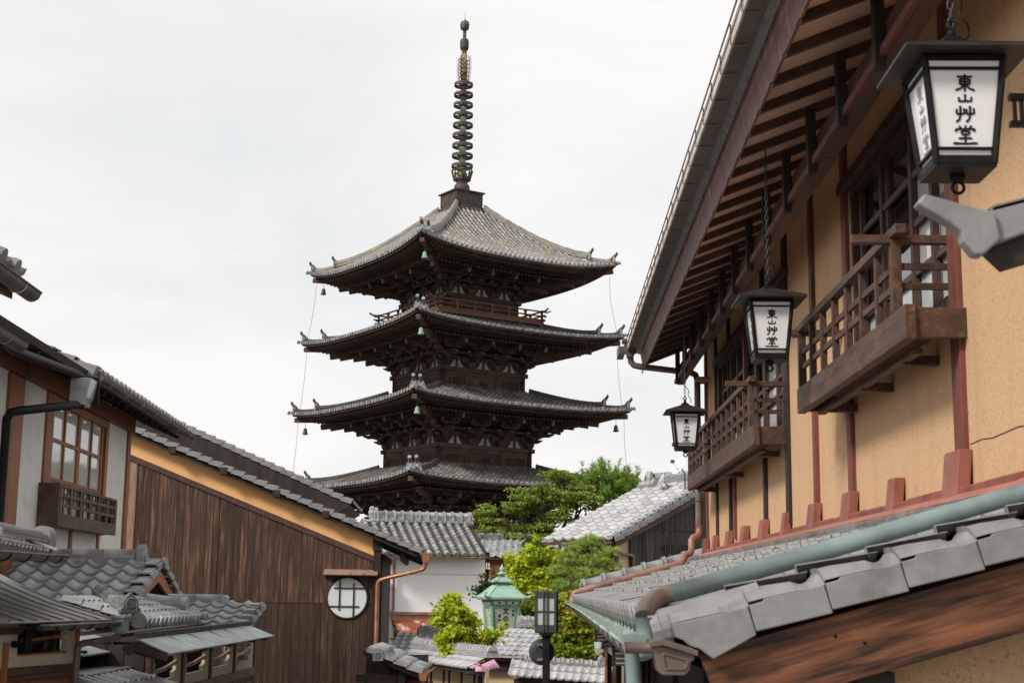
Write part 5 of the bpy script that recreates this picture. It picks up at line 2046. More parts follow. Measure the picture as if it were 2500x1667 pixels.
# the next house up the slope: only its verge shows over the yellow gable
nh = thing("rear_house", "dark eaved house behind the yellow gable with only its grey tiled verge in view", "house", (-3.2, 31.2, -3.5), 4.46)
mb = MB()
W_ = V((-1, 0, .432)).normalized()
N = V((.432, 0, 1)).normalized()
E = V((-1.02, -.15, 1.86))
verge_tiles(mb, E, E + W_ * 6.4, (0, -1, 0), 27, .085, .2, .03)
r = mb.build("verge_tile", 'tile_near', nh)
mb = MB()
san_roof(mb, E + V((0, 4.2, -.04)), V((0, -1, 0)), W_, 15, 26, .265, .235, prof=SAN_LO)
mb.build("roof", 'tile_near', nh)
mb = MB()
mb.prism([E - N * .10, E + W_ * 6.4 - N * .10, E + W_ * 6.4 - N * .75, E - N * .40 + W_ * .2], (0, 4.3, 0))
mb.box(-7, .3, -3.0, -1.5, 4, 1.2)
mb.build("eave_board", 'dark', nh)

# ================================================================== roof corner at the far left edge
ec = thing("neighbour_eave", "tiled eave corner with dark gutter jutting against the sky at the left edge", "roof", (-4.2, 7.6, -2.5), 4.0, w=False)
mb = MB()
U, W_ = V((0, 1, 0)), V((-1, 0, .40)).normalized()
N = V((.4, 0, 1)).normalized()
O = V((1.14, -2.2, 1.765))
san_roof(mb, O, U, W_, 10, 4, .265, .235, roundend=True, th=.03)
rf = mb.build("roof", 'tile_near', ec)
mb = MB()
gutter(mb, (1.18, -2.4, 1.70), (1.18, .52, 1.70), .055, 10, .006, wire=.5, m_wire=1)
mb.build("eave_gutter", ['gutter_dark', 'gutter_pale'], ec)
mb = MB()
mb.prism([O + V((-.02, 0, -.06)), O + W_ * 1.0 + V((0, 0, -.06)), O + W_ * 1.0 + V((0, 0, -.14)), O + V((-.02, 0, -.14))], (0, 2.55, 0))
mb.prism([O + V((-.10, 2.40, -.10)), O + V((-.14, 2.40, -.19)), O + W_ * 1.0 + V((0, 2.40, -.25)), O + W_ * 1.0 + V((0, 2.40, -.12))], (0, .1, 0))
mb.build("barge_board", 'cedar_dk', ec)
mb = MB()
mb.box(-1.5, -2.2, -.1, .1, -.6, 1.6)
mb.build("plaster_wall", 'greyplaster', ec)
# ================================================================== low street annex on the left
an = thing("tiled_annex", "low annex with wave tiled gable roof, round-ended pent tiles and cloud shaped wall openings", "annex", (-3.6, 14.0, -2.9), 0, w=True)

def an_main_roof():
    mb = MB()
    W_ = V((0, 1, .385)).normalized()
    san_roof(mb, (-9.2, 14.35, -.50), (1, 0, 0), W_, 20, 9, .2365, .235, th=.03, jit=.005, hs=1.35,
             clip=lambda u, v: u < 4.74 or v > 1.05 - (u - 4.74) * 0)
    rf = mb.build("roof", 'tile', an)
    mb = MB()
    san_roof(mb, (-4.46, 18.2, -.50), (-1, 0, 0), V((0, -1, .385)).normalized(), 20, 8, .2365, .235)
    mb.prism([(-9.2, 14.4, -.53), (-4.5, 14.4, -.53), (-4.5, 16.3, .20), (-9.2, 16.3, .20)], (0, 0, -.03))
    mb.build("rear_slope", 'tile', rf)
    mb = MB()
    ridge(mb, (-9.0, 16.3, .215), (-4.66, 16.3, .215), .24, 3, .042, .062, .36)
    mb.build("ridge_tile", 'tile', rf)
    mb = MB()
    oni(mb, (-4.60, 16.3, .17), (1, 0, 0), .30, .05)
    mb.tube([(-4.66, 16.3, .25), (-4.34, 16.3, .25)], .055, 12)
    disc(mb, (-4.33, 16.3, .25), (1, 0, 0), .066, .02)
    mb.build("ridge_ornament", 'tile', rf)
    # gable: cedar barge boards with a dark opening, tiled edges
    mb = MB()
    ap, a, b = V((-4.43, 16.3, .20)), V((-4.43, 15.36, -.17)), V((-4.43, 17.2, -.19))
    for e in (a, b):
        d = (e - ap).normalized()
        n = V((0, -d.z, d.y))
        if n.z > 0: n = -n
        mb.rnd()
        mb.prism([ap, e, e + n * .02 - V((0, 0, .06)), ap + V((0, 0, -.16))], (.04, 0, 0))
    mb.build("barge_board", 'cedar_or', rf, bevel=.003)
    mb = MB()
    mb.prism([ap + V((-.05, 0, -.05)), a + V((-.05, .05, .0)), a + V((-.05, .05, -.2)), b + V((-.05, -.05, -.2)), b + V((-.05, -.05, .0))], (.05, 0, 0))
    mb.build("gable_opening", 'black', rf)
    mb = MB()
    verge_tiles(mb, a + V((.07, -.03, .06)), ap + V((.07, 0, .09)), (1, 0, 0), 4, .05, .14, .025)
    verge_tiles(mb, b + V((.07, .03, .06)), ap + V((.07, 0, .09)), (1, 0, 0), 4, .05, .14, .025)
    mb.build("verge_tile", 'tile', rf)
    mb = MB()
    ridge(mb, (-4.40, 15.45, -.24), (-4.40, 17.1, -.24), .16, 2, .035, .03, .2)
    mb.box(-4.46, 15.95, -.26, -4.36, 16.25, -.15)
    mb.build("gable_foot_tile", 'tile', rf)
    # pent roof towards the street with round end tiles
    mb = MB()
    W2 = V((-1, 0, .27)).normalized()
    hon_roof(mb, (-3.70, 13.15, -.345), (0, 1, 0), W2, 14, 4, .152, .185, .048, 0, 0)
    pr = mb.build("pent_roof", 'tile', rf)
    mb = MB()
    p0, p1 = V((-3.66, 12.86, -.255)), V((-4.42, 14.2, -.03))
    ridge(mb, p0 + V((-.04, .07, -.075)), p1 + V((0, 0, -.10)), .15, 3, .030, .045, .25)
    f = V((.75, -1.0, 0)).normalized()
    oni(mb, V((-3.70, 12.80, -.255)), f, .195, .035)
    mb.tube([V((-3.74, 12.98, -.30)), V((-3.64, 12.86, -.305))], .066, 12)
    disc(mb, V((-3.625, 12.83, -.305)), V((.5, -1, -.1)), .070, .015)
    mb.build("hip_ridge", 'tile_gate', pr)
    mb = MB()
    ridge(mb, (-4.25, 15.33, -.195), (-3.86, 15.33, -.24), .15, 2, .03, .05, .2)
    disc(mb, (-3.84, 15.33, -.20), (1, 0, 0), .085, .03)
    ridge(mb, (-3.9, 15.36, -.30), (-3.6, 15.36, -.36), .12, 1, .03, .045, .2)
    mb.build("hip_ridge", 'tile', pr)
    # second small roof at the far end
    mb = MB()
    san_roof(mb, (-4.15, 15.30, -.47), (1, 0, 0), V((0, 1, .26)).normalized(), 5, 5, .19, .22)
    r2 = mb.build("end_roof", 'tile', an)
    mb = MB()
    ridge(mb, (-4.3, 16.42, -.265), (-3.66, 16.42, -.265), .16, 4, .032, .045, .3)
    mb.box(-3.675, 16.33, -.30, -3.62, 16.51, -.13)
    mb.tube([(-3.62, 16.42, -.22), (-3.24, 16.42, -.25)], .045, 10)
    half_tube(mb, (-3.648, 16.33, -.13), (-3.648, 16.51, -.13), (0, 0, 1), .03, .03, 6)
    verge_tiles(mb, V((-3.20, 15.28, -.47)), V((-3.20, 16.42, -.19)), (1, 0, 0), 5, .05, .12, .02)
    mb.build("ridge_tile", 'tile', r2)
    # gutter below the pent eave
    mb = MB()
    gutter(mb, (-3.62, 11.6, -.405), (-3.62, 15.15, -.385), .05, 8, .006)
    g = mb.build("eave_gutter", 'gutter_dark', an)
    mb = MB()
    for y in (12.9, 13.6, 14.3):
        mb.torus((-3.60, y, -.48), (1, 0, 0), .035, .006, 12, 5)
    mb.build("gutter_ring", 'black_metal', g)
    mb = MB()
    mb.box(-7, 14.6, -2.9, -4.6, 17.5, -.45)
    mb.box(-4.5, 12.0, -2.9, -3.85, 17.2, -.45)
    mb.build("wall_core", 'dark', an)
an_main_roof()

def an_front():
    X = -2.95
    PY_ = [10.83, 11.80, 12.78, 13.76, 14.70]
    mb = MB()
    for k in range(4):
        y0, y1 = PY_[k] + .04, PY_[k + 1] - .04
        z0, z1 = -.80, -.42
        o0, o1, ob, ot = y0 + .07, y1 - .24, -.715, -.545
        # plaster panel round a cloud-edged opening
        right = [(o1 + .02, ob), (o1 + .0, ob + .04), (o1 + .075, ob + .055), (o1 + .10, ob + .085), (o1 + .08, ob + .11), (o1 + .12, ob + .13), (o1 + .10, ot - .015), (o1 + .05, ot)]
        left = [(o0 + .03, ot), (o0, ot - .02), (o0 + .05, ot - .05), (o0 + .01, ot - .09), (o0 + .05, ob + .03), (o0 + .02, ob)]
        op = right + left
        outer = [(y1, z0), (y1, z1), (y0, z1), (y0, z0)]
        def strip(poly): mb.prism([(X, y, z) for y, z in poly], (-.03, 0, 0))
        strip([(y0, z0), (y1, z0), (y1, ob), (y0, ob)])
        strip([(y0, ot), (y1, ot), (y1, z1), (y0, z1)])
        for (a, za), (b, zb) in zip(right[:-1], right[1:]):
            strip([(a, za), (y1, za), (y1, zb), (b, zb)])
        for (a, za), (b, zb) in zip(left[:-1], left[1:]):
            strip([(y0, za), (a, za), (b, zb), (y0, zb)])
    w = mb.build("plaster_wall", 'sandwall', an)
    mb = MB()
    for k, y in enumerate(PY_):
        mb.rnd(); mb.box(X - .03, y - .038, -2.8, X + .018, y + .038, -.42)
    mb.build("wall_post", 'darkbrown', an, bevel=.003)
    mb = MB()
    mb.box(X - .05, 10.85, -.88, X + .02, 14.7, -.80)
    mb.build("sill_rail", 'fret', an, bevel=.003)
    for k in range(4):
        mb = MB()
        mb.m = 0
        y0, y1 = PY_[k] + .05, PY_[k + 1] - .16
        mb.tube([(X - .012, y0, -.652), (X - .01, (y0 + y1) / 2, -.640), (X - .012, y1, -.600)], .017, 8)
        mb.build("opening_bar", 'plank_lt' if k != 3 else 'greyplaster', w)
    mb = MB()
    for k in range(4):
        mb.m = (0, 1, 1, 2)[k]
        mb.box(X - .30 if k != 3 else X - .10, PY_[k], -.82, X - .29 if k != 3 else X - .09, PY_[k + 1], -.40)
    mb.build("opening_backing", ['charcoal', 'black', 'sandwall'], w)
    # lattice of slats below
    mb = MB()
    y = 10.9
    while y < 14.65:
        mb.rnd()
        mb.box(X - .02, y, -2.7, X + .01, y + .034, -.88)
        y += .062
    mb.build("lattice_slat", 'fret', an)
    mb = MB()
    mb.box(X - .10, 10.85, -2.8, X - .06, 14.7, -.88)
    mb.build("lattice_backing", 'black', an)
    # verdigris canopy
    mb = MB()
    y = 10.40
    ls = [.85, .62, .72, .60, .68, .58]
    for L in ls:
        mb.rnd()
        mb.prism([(-2.70, y + .002, -.478), (-2.70, y + L - .002, -.478), (-2.94, y + L - .002, -.385), (-2.94, y + .002, -.385)], (0, 0, -.006))
        mb.tube([(-2.70, y, -.476), (-2.94, y, -.383)], .007, 5)
        y += L
    mb.tube([(-2.70, 10.4, -.482), (-2.70, 14.45, -.482)], .008, 5)
    c = mb.build("metal_canopy", 'verdi_roof', an)
    mb = MB()
    for y in (10.42, 11.8, 12.78, 13.76, 14.35):
        mb.rnd(); mb.prism([(-2.74, y, -.50), (-2.95, y, -.42), (-2.95, y, -.49), (-2.78, y, -.525)], (0, .05, 0))
    mb.prism([(-2.70, 10.40, -.49), (-2.95, 10.40, -.395), (-3.05, 10.40, -.45), (-3.0, 10.40, -.50), (-2.92, 10.40, -.47), (-2.72, 10.40, -.535)], (0, .03, 0))
    mb.build("canopy_bracket", 'dark', c)
    mb = MB()
    planks(mb, (-3.9, 10.80, 0), (1, 0, 0), (0, 0, 1), .92, -2.8, -.44, .16)
    mb.build("side_boarding", 'dark', an)
    mb = MB()
    mb.box(-3.9, 10.86, -2.8, -3.02, 10.9, -.42)
    mb.build("side_wall", 'black', an)
    mb = MB()
    for z in (-.382, -.362):
        mb.rnd(); mb.box(-2.99, 10.5, z, -2.95 - .004, 14.6, z + .019)
    mb.build("siding_board", 'plank_grey', an)
an_front()

# ---- small sheet roof, tile ledge and wall between the annex and the seamed roof
me = thing("small_lean_to", "small grey sheet roof over a tile capped ledge between the seamed roof and lattice wall", "lean-to", (-3.4, 10.8, -2.9), 0, w=True)
mb = MB()
for y0, y1 in ((10.15, 10.70), (10.704, 11.15), (11.154, 11.6)):
    mb.rnd()
    mb.prism([(-3.24, y0, -.488), (-3.24, y1, -.488), (-3.62, y1, -.395), (-3.62, y0, -.395)], (0, 0, -.012))
mb.build("sheet_roof", 'verdi_roof', me)
mb = MB()
mb.box(-3.70, 10.2, -2.8, -3.60, 11.7, -.42)
mb.build("plaster_wall", 'sandwall', me)
mb = MB()
for y in (10.25, 10.8, 11.3):
    mb.rnd(); mb.box(-3.62, y, -.50, -3.26, y + .05, -.462)
    mb.box(-3.60, y, -1.5, -3.575, y + .06, -.5)
mb.build("roof_timber", 'dark', me)
mb = MB()
for l, (x1, z) in enumerate(((-3.06, -.612), (-3.03, -.648))):
    y = 9.75 - .1 * l
    while y < 10.85:
        mb.rnd(); mb.box(-3.5, y + .002, z - .015, x1, min(y + .28, 10.85), z + .016); y += .284
mb.build("ledge_tile", 'tile_gate', me)
mb = MB()
hon_roof(mb, (-2.72, 9.6, -.775), (0, 1, 0), V((-1, 0, .36)).normalized(), 9, 2, .135, .20, .036, 0, 0)
mb.build("ledge_roof", 'tile', me)
mb = MB()
mb.box(-3.5, 9.3, -2.8, -3.0, 10.8, -.80)
mb.build("ledge_wall", 'dark', me)

# ---- near annex with seamed sheet roof
na = thing("seamed_roof_annex", "near annex with a brown seamed sheet roof, dark side window and reddish board wall", "annex", (-3.06, 8.7, -2.6), -15.4)
def na_build():
    mb = MB()
    prof = [(0.0, -.222), (-.25, -.176), (-.55, -.118), (-.9, -.03), (-1.5, .15)]
    ys = [-.42 + .135 * k for k in range(10)]
    for a, b in zip(ys[:-1], ys[1:]):
        mb.rnd()
        for (x0, z0), (x1, z1) in zip(prof[:-1], prof[1:]):
            s0, s1 = -x0 * .35, -x1 * .35
            mb.quad((x0, a + s0, z0), (x0, b + s0, z0), (x1, b + s1, z1), (x1, a + s1, z1))
        mb.tube([(x, b - x * .35, z + .004) for x, z in prof], .007, 5)
    for (x0, z0), (x1, z1) in zip(prof[:-1], prof[1:]):
        mb.quad((x0, -.42 - x0 * .35, z0 - .012), (x0, ys[-1] - x0 * .35, z0 - .012), (x1, ys[-1] - x1 * .35, z1 - .012), (x1, -.42 - x1 * .35, z1 - .012))
    mb.tube([(0, -.42, -.226), (0, ys[-1], -.226)], .008, 5)
    rf = mb.build("seamed_roof", 'seamroof', na)
    mb = MB()
    mb.prism([(.02, -.75, -.205), (.02, -.33, -.205), (-.5, -.33, -.12), (-.5, -.75, -.12)], (0, 0, -.02))
    mb.build("porch_sheet", 'seamroof', rf)
    mb = MB()
    gutter(mb, (.04, .0, -.248), (.04, .93, -.240), .030, 8, .004, wire=.18, m_wire=1)
    g = mb.build("eave_gutter", ['gutter_dark', 'black_metal'], na)
    mb = MB()
    mb.prism([(-.0, .80, -.205), (.085, .80, -.205), (.085, .80, -.30), (.03, .80, -.315), (.0, .80, -.30)], (0, .07, 0))
    mb.box(-.01, .79, -.212, .095, .88, -.198)
    mb.build("rain_hopper", 'verdi', g)
    mb = MB()
    mb.tube([(.03, .84, -.30), (.025, .835, -.335), (.0, .80, -.348), (-.05, .56, -.370), (-.06, .525, -.385), (-.06, .515, -.41), (-.06, .515, -2.4)], .023, 10)
    mb.build("downpipe", 'gutter_dark', g)
    X = -.16
    mb = MB()
    for a, b, c, d in ((-.5, .03, -.50, -.20), (.03, .55, -.50, -.425), (.55, .66, -.50, -.20)):
        mb.box(X - .04, a, c, X, b, d)
    mb.prism([(X, .44, -.20), (X, .56, -.20), (X, .56, -.42), (X, .535, -.42), (X, .545, -.36), (X, .515, -.33), (X, .53, -.29), (X, .49, -.27)], (-.04, 0, 0))
    w = mb.build("plaster_wall", 'sandwall', na)
    mb = MB()
    mb.box(X - .09, .02, -.44, X - .085, .56, -.2)
    wn = mb.build("window", 'glass', na)
    mb = MB()
    mb.rnd(); mb.tube([(X - .03, .1, -.345), (X - .03, .50, -.325)], .012, 8)
    mb.box(X - .06, .03, -.432, X + .005, .54, -.422)
    mb.build("window_bar", 'cedar', wn)
    mb = MB()
    mb.rnd(); mb.box(X - .04, .635, -2.5, X + .012, .672, -.22)
    mb.rnd(); mb.box(X - .04, -.115, -2.5, X + .012, -.065, -.35)
    mb.build("wall_post", 'cedar', na, bevel=.002)
    mb = MB()
    mb.rnd(); mb.box(X - .04, -.06, -.548, X + .014, .63, -.502)
    mb.rnd(); mb.box(X - .04, -.06, -.582, X + .008, .632, -.549)
    mb.rnd(); mb.box(X - .03, -.5, -.30, X + .03, .1, -.262)
    mb.build("wall_beam", 'darkbrown', na, bevel=.003)
    mb = MB()
    planks(mb, (X - .02, -.06, 0), (0, 1, 0), (0, 0, 1), .70, -2.5, -.582, .052, .012, .003)
    mb.build("wall_board", 'cedar_dk', na)
    mb = MB()
    mb.box(X - .8, -.6, -2.5, X - .10, .62, -.25)
    mb.build("wall_core", 'black', na)
    # downlight on the post
    mb = MB()
    mb.tube([(X + .05, .055, -.28), (X + .05, .055, -.41)], .026, 12)
    mb.tube([(X + .01, .02, -.33), (X + .05, .05, -.33)], .008, 6)
    mb.tube([(X - .0, -.02, -.36), (X + .03, -.02, -.36)], .022, 10)
    mb.build("wall_lamp", 'black_metal', na)
na_build()

# ---- tiled eave corner above it
te = thing("tiled_eave", "grey scalloped tile eave with a round ridge end above the seamed sheet roof", "roof", (-3.0, 7.8, -2.6), 11.6)
def te_build():
    mb = MB()
    U, W_ = V((0, 1, 0)), V((-1, 0, .36)).normalized()
    N = V((.36, 0, 1)).normalized()
    O = V((.0, -.5, .198))
    san_roof(mb, O, U, W_, 17, 4, .155, .15, th=.02, clip=lambda u, v: True)
    for i in range(17):
        mb.rnd()
        c = O + U * (i * .155)
        mb.prism([c - N * .018, c + U * .153 - N * .018, c + U * .153 + N * .036, c + U * .11 + N * .026, c + U * .08 + N * .022, c + U * .05 + N * .027, c + N * .046], W_ * .012)
    rf = mb.build("roof", 'tile_near', te)
    mb = MB()
    a = O + U * 2.64
    mb.prism([a + N * .045, a + N * .045 - V((0, .03, 0)), a - N * .03 - V((0, .03, 0)), a - N * .03], W_ * .5)
    mb.prism([a + N * .045 + V((.04, .05, 0)), a + N * .045 - V((-.04, .10, 0)), a + N * .03 - V((-.04, .10, 0)), a + N * .03 + V((.04, .05, 0))], W_ * .5)
    mb.build("verge_tile", 'tile_lt', rf)
    mb = MB()
    p0, p1 = V((-.30, 1.62, .315)), V((-.10, 2.25, .285))
    ridge(mb, p0, p1, .13, 2, .026, .036, .6)
    d = (p1 - p0).normalized()
    s = d.cross(V((0, 0, 1))).normalized()
    c = p1 + d * .03
    ol = [c + s * (.068 * cos(t)) + V((0, 0, .055 + .068 * sin(t))) for t in [pi * q / 10 for q in range(11)]] + [c - s * .068 - V((0, 0, .035)), c + s * .068 - V((0, 0, .035))]
    mb.prism(ol, d * .10)
    mb.build("ridge_end", 'tile_near', rf)
    mb = MB()
    ridge(mb, V((-.20, 2.0, .27)), V((-1.3, 1.1, .62)), .12, 1, .03, .04, .2)
    mb.build("hip_ridge", 'tile_near', rf)
    mb = MB()
    gutter(mb, (.07, -.6, .163), (.07, 2.22, .192), .042, 10, .005, wire=.6, m_wire=1)
    mb.build("eave_gutter", ['gutter_dark', 'black_metal'], te)
    mb = MB()
    mb.prism([O - N * .03, O + W_ * 1.0 - N * .03, O + W_ * 1.0 - N * .10, O - N * .06 + W_ * .04], (0, 2.6, 0))
    mb.box(-.75, -.5, -.3, -.55, 1.0, .2)
    mb.build("eave_timber", 'dark', te)
te_build()
# ================================================================== white storehouse
ku = thing("white_storehouse", "white plastered storehouse with a heavy round tiled roof and rusty sheet lean-to", "storehouse", (-1.936, 46.0, -4.0), 18)
def ku_build():
    mb = MB()
    mb.box(-3.9, 0, -4, 0, 5, .98)
    mb.box(-3.9, -.03, .47, -.0, -.001, .98)
    mb.box(-4.2, -.4, -4, -3.22, -.001, .3)
    w = mb.build("plaster_wall", 'white', ku)
    mb = MB()
    mb.box(-3.9, -.045, .452, .01, -.031, .472)
    mb.build("wall_ledge", 'greyplaster', w)
    W_ = V((0, 1, .478)).normalized()
    mb = MB()
    hon_roof(mb, (-3.62, -.62, 1.045), (1, 0, 0), W_, 12, 11, .279, .235, .078, 1, 0)
    rf = mb.build("roof", ['tile_kura', 'pan_kura'], ku)
    mb = MB()
    hon_roof(mb, (-.28, 4.2, 1.045), (-1, 0, 0), V((0, -1, .478)).normalized(), 12, 11, .279, .235, .078, 1, 0, k=4)
    mb.build("rear_slope", ['tile_kura', 'pan_kura'], rf)
    mb = MB()
    a, b = V((-3.2, 1.75, 2.12)), V((-.10, 1.75, 2.12))
    ridge(mb, a, b, .38, 2, .05, .12, .28, False)
    mb.beam(a + V((0, 0, .17)), b + V((0, 0, .17)), .22, .18)
    n = 11
    for q in range(n + 1):
        p = a.lerp(b, q / n)
        half_tube(mb, p + V((-.035, 0, .25)), p + V((.035, 0, .25)), (0, 0, 1), .155, .155, 8)
        mb.beam(p + V((0, -.20, .0)), p + V((0, -.145, .27)), .06, .05, (0, 1, 0))
        disc(mb, p + V((.0, -.235, .055)), (0, -1, 0), .035, .02)
    half_tube(mb, a + V((0, 0, .25)), b + V((0, 0, .25)), (0, 0, 1), .12, .12, 8)
    for q in range(20):
        mb.ball(a.lerp(b, q / 19) + V((0, -.225, .03)), .022, 6)
    mb.build("ridge_tile", 'tile_kura', rf)
    mb = MB()
    oni(mb, a + V((-.05, 0, -.08)), (-1, 0, 0), .58, .07)
    for zz, r in ((.05, .10), (.17, .12), (.30, .13), (.42, .10)):
        mb.ball(a + V((-.16, -.02, zz)), r, 10)
    mb.ball(a + V((-.14, -.16, .06)), .085, 10)
    oni(mb, b + V((.04, 0, -.08)), (1, 0, 0), .5, .07)
    mb.build("ridge_ornament", 'tile_kura', rf)
    mb = MB()
    mb.prism([(-3.7, -.55, 1.02), (.0, -.55, 1.02), (.0, 1.7, 2.1), (-3.7, 1.7, 2.1)], (0, 0, -.05))
    mb.prism([(-.2, -.5, .98), (.0, -.5, .98), (.0, 1.8, 2.08), (-.2, 1.8, 2.08)], (0, 4.0, -.1))
    mb.build("eave_board", 'dark', rf)
    mb = MB()
    gutter(mb, (-3.7, -.64, .99), (.0, -.64, .99), .055, 8, .006)
    g = mb.build("eave_gutter", 'copper', ku)
    mb = MB()
    mb.tube([(-2.98, -.5, .97), (-2.98, -.12, .86), (-2.97, -.09, .80), (-2.96, -.09, -.62), (-2.99, -.09, -.72), (-3.10, -.09, -.77), (-3.17, -.09, -.80), (-3.19, -.09, -.88), (-3.18, -.09, -3)], .045, 8)
    for z in (.0, .5):
        mb.torus((-2.97, -.09, z), (0, 0, 1), .05, .012, 12, 5)
    mb.build("downpipe", 'copper', g)
    mb = MB()
    mb.box(-3.9, -.42, -.72, -3.15, -.30, -.66)
    mb.build("wall_gutter", 'copper', ku)
    # rusty lean-to
    mb = MB()
    mb.box(-3.02, -.08, -.98, -1.2, 0, -.72)
    mb.box(-3.04, -.14, -.80, -1.2, -.05, -.77)
    fl = mb.build("flashing", 'copper', ku)
    mb = MB()
    for j, (y0, z0, y1, z1) in enumerate(((-.75, -1.43, -.52, -1.25), (-.52, -1.25, -.30, -1.10), (-.30, -1.10, -.08, -.97))):
        x = -2.86 - .05 * j
        k = 0
        while x < -1.25:
            L = random.uniform(.28, .40)
            mb.rnd()
            mb.prism([(x + .004, y0, z0), (min(x + L, -1.2) - .004, y0, z0), (min(x + L, -1.2) - .004, y1 + .02, z1 + .014), (x + .004, y1 + .02, z1 + .014)], (0, 0, -.012))
            x += L
    lt = mb.build("rusty_roof", 'rust', ku)
    mb = MB()
    mb.prism([(-2.90, -.74, -1.45), (-2.98, -.08, -.98), (-2.98, -.08, -1.1), (-2.90, -.70, -1.52)], (.05, 0, 0))
    mb.box(-2.85, -.70, -3.5, -2.78, -.62, -1.45)
    mb.box(-1.5, -.70, -3.5, -1.42, -.62, -1.45)
    mb.box(-2.9, -.1, -3.5, -1.2, -.02, -1.0)
    mb.build("lean_to_frame", 'dark', lt)
    mb = MB()
    gutter(mb, (-3.2, -.82, -1.50), (-1.2, -.82, -1.50), .05, 8, .006)
    mb.prism([(-3.12, -.86, -1.54), (-2.94, -.86, -1.54), (-2.98, -.86, -1.80), (-3.07, -.86, -1.80)], (0, .1, 0))
    mb.build("eave_gutter", 'bronze', lt)
ku_build()

# ================================================================== far tiled house
fh = thing("far_tiled_house", "low tiled roof and orange board wall seen between the storehouse and the lime green tree", "house", (-1.3, 56.0, -4.0), 0, w=True)
mb = MB()
san_roof(mb, (-3.0, 54.8, 1.22), (1, 0, 0), V((0, 1, .40)).normalized(), 13, 8, .27, .235, hs=1.2)
rf = mb.build("roof", 'tile', fh)
mb = MB()
ridge(mb, (-3.1, 56.6, 1.90), (-1.72, 56.6, 1.90), .3, 4, .055, .08, .3)
mb.box(-1.72, 56.45, 1.7, -1.66, 56.75, 2.18)
ridge(mb, (-1.9, 57.6, 1.98), (1.6, 57.6, 1.98), .3, 4, .055, .08, .3)
oni(mb, (-1.92, 57.6, 1.96), (-.3, -1, 0), .42, .06)
ridge(mb, (-1.5, 56.5, 1.78), (-1.25, 55.7, 1.52), .2, 1, .05, .08, .25)
mb.build("ridge_tile", 'tile_gate', rf)
mb = MB()
san_roof(mb, (-1.7, 56.0, 1.55), (1, 0, 0), V((0, 1, .28)).normalized(), 13, 6, .27, .235, hs=1.2)
mb.build("rear_slope", 'tile', rf)
mb = MB()
mb.box(-2.9, 55.2, .95, 1.0, 55.4, 1.16)
mb.prism([(-3.0, 54.85, 1.19), (.6, 54.85, 1.19), (.6, 56.5, 1.85), (-3.0, 56.5, 1.85)], (0, 0, -.05))
mb.build("eave_beam", 'darkbrown', fh)
mb = MB()
planks(mb, (-2.8, 55.4, 0), (1, 0, 0), (0, 0, 1), 3.4, -4, 1.0, .2)
mb.build("board_wall", 'cedar_or', fh)

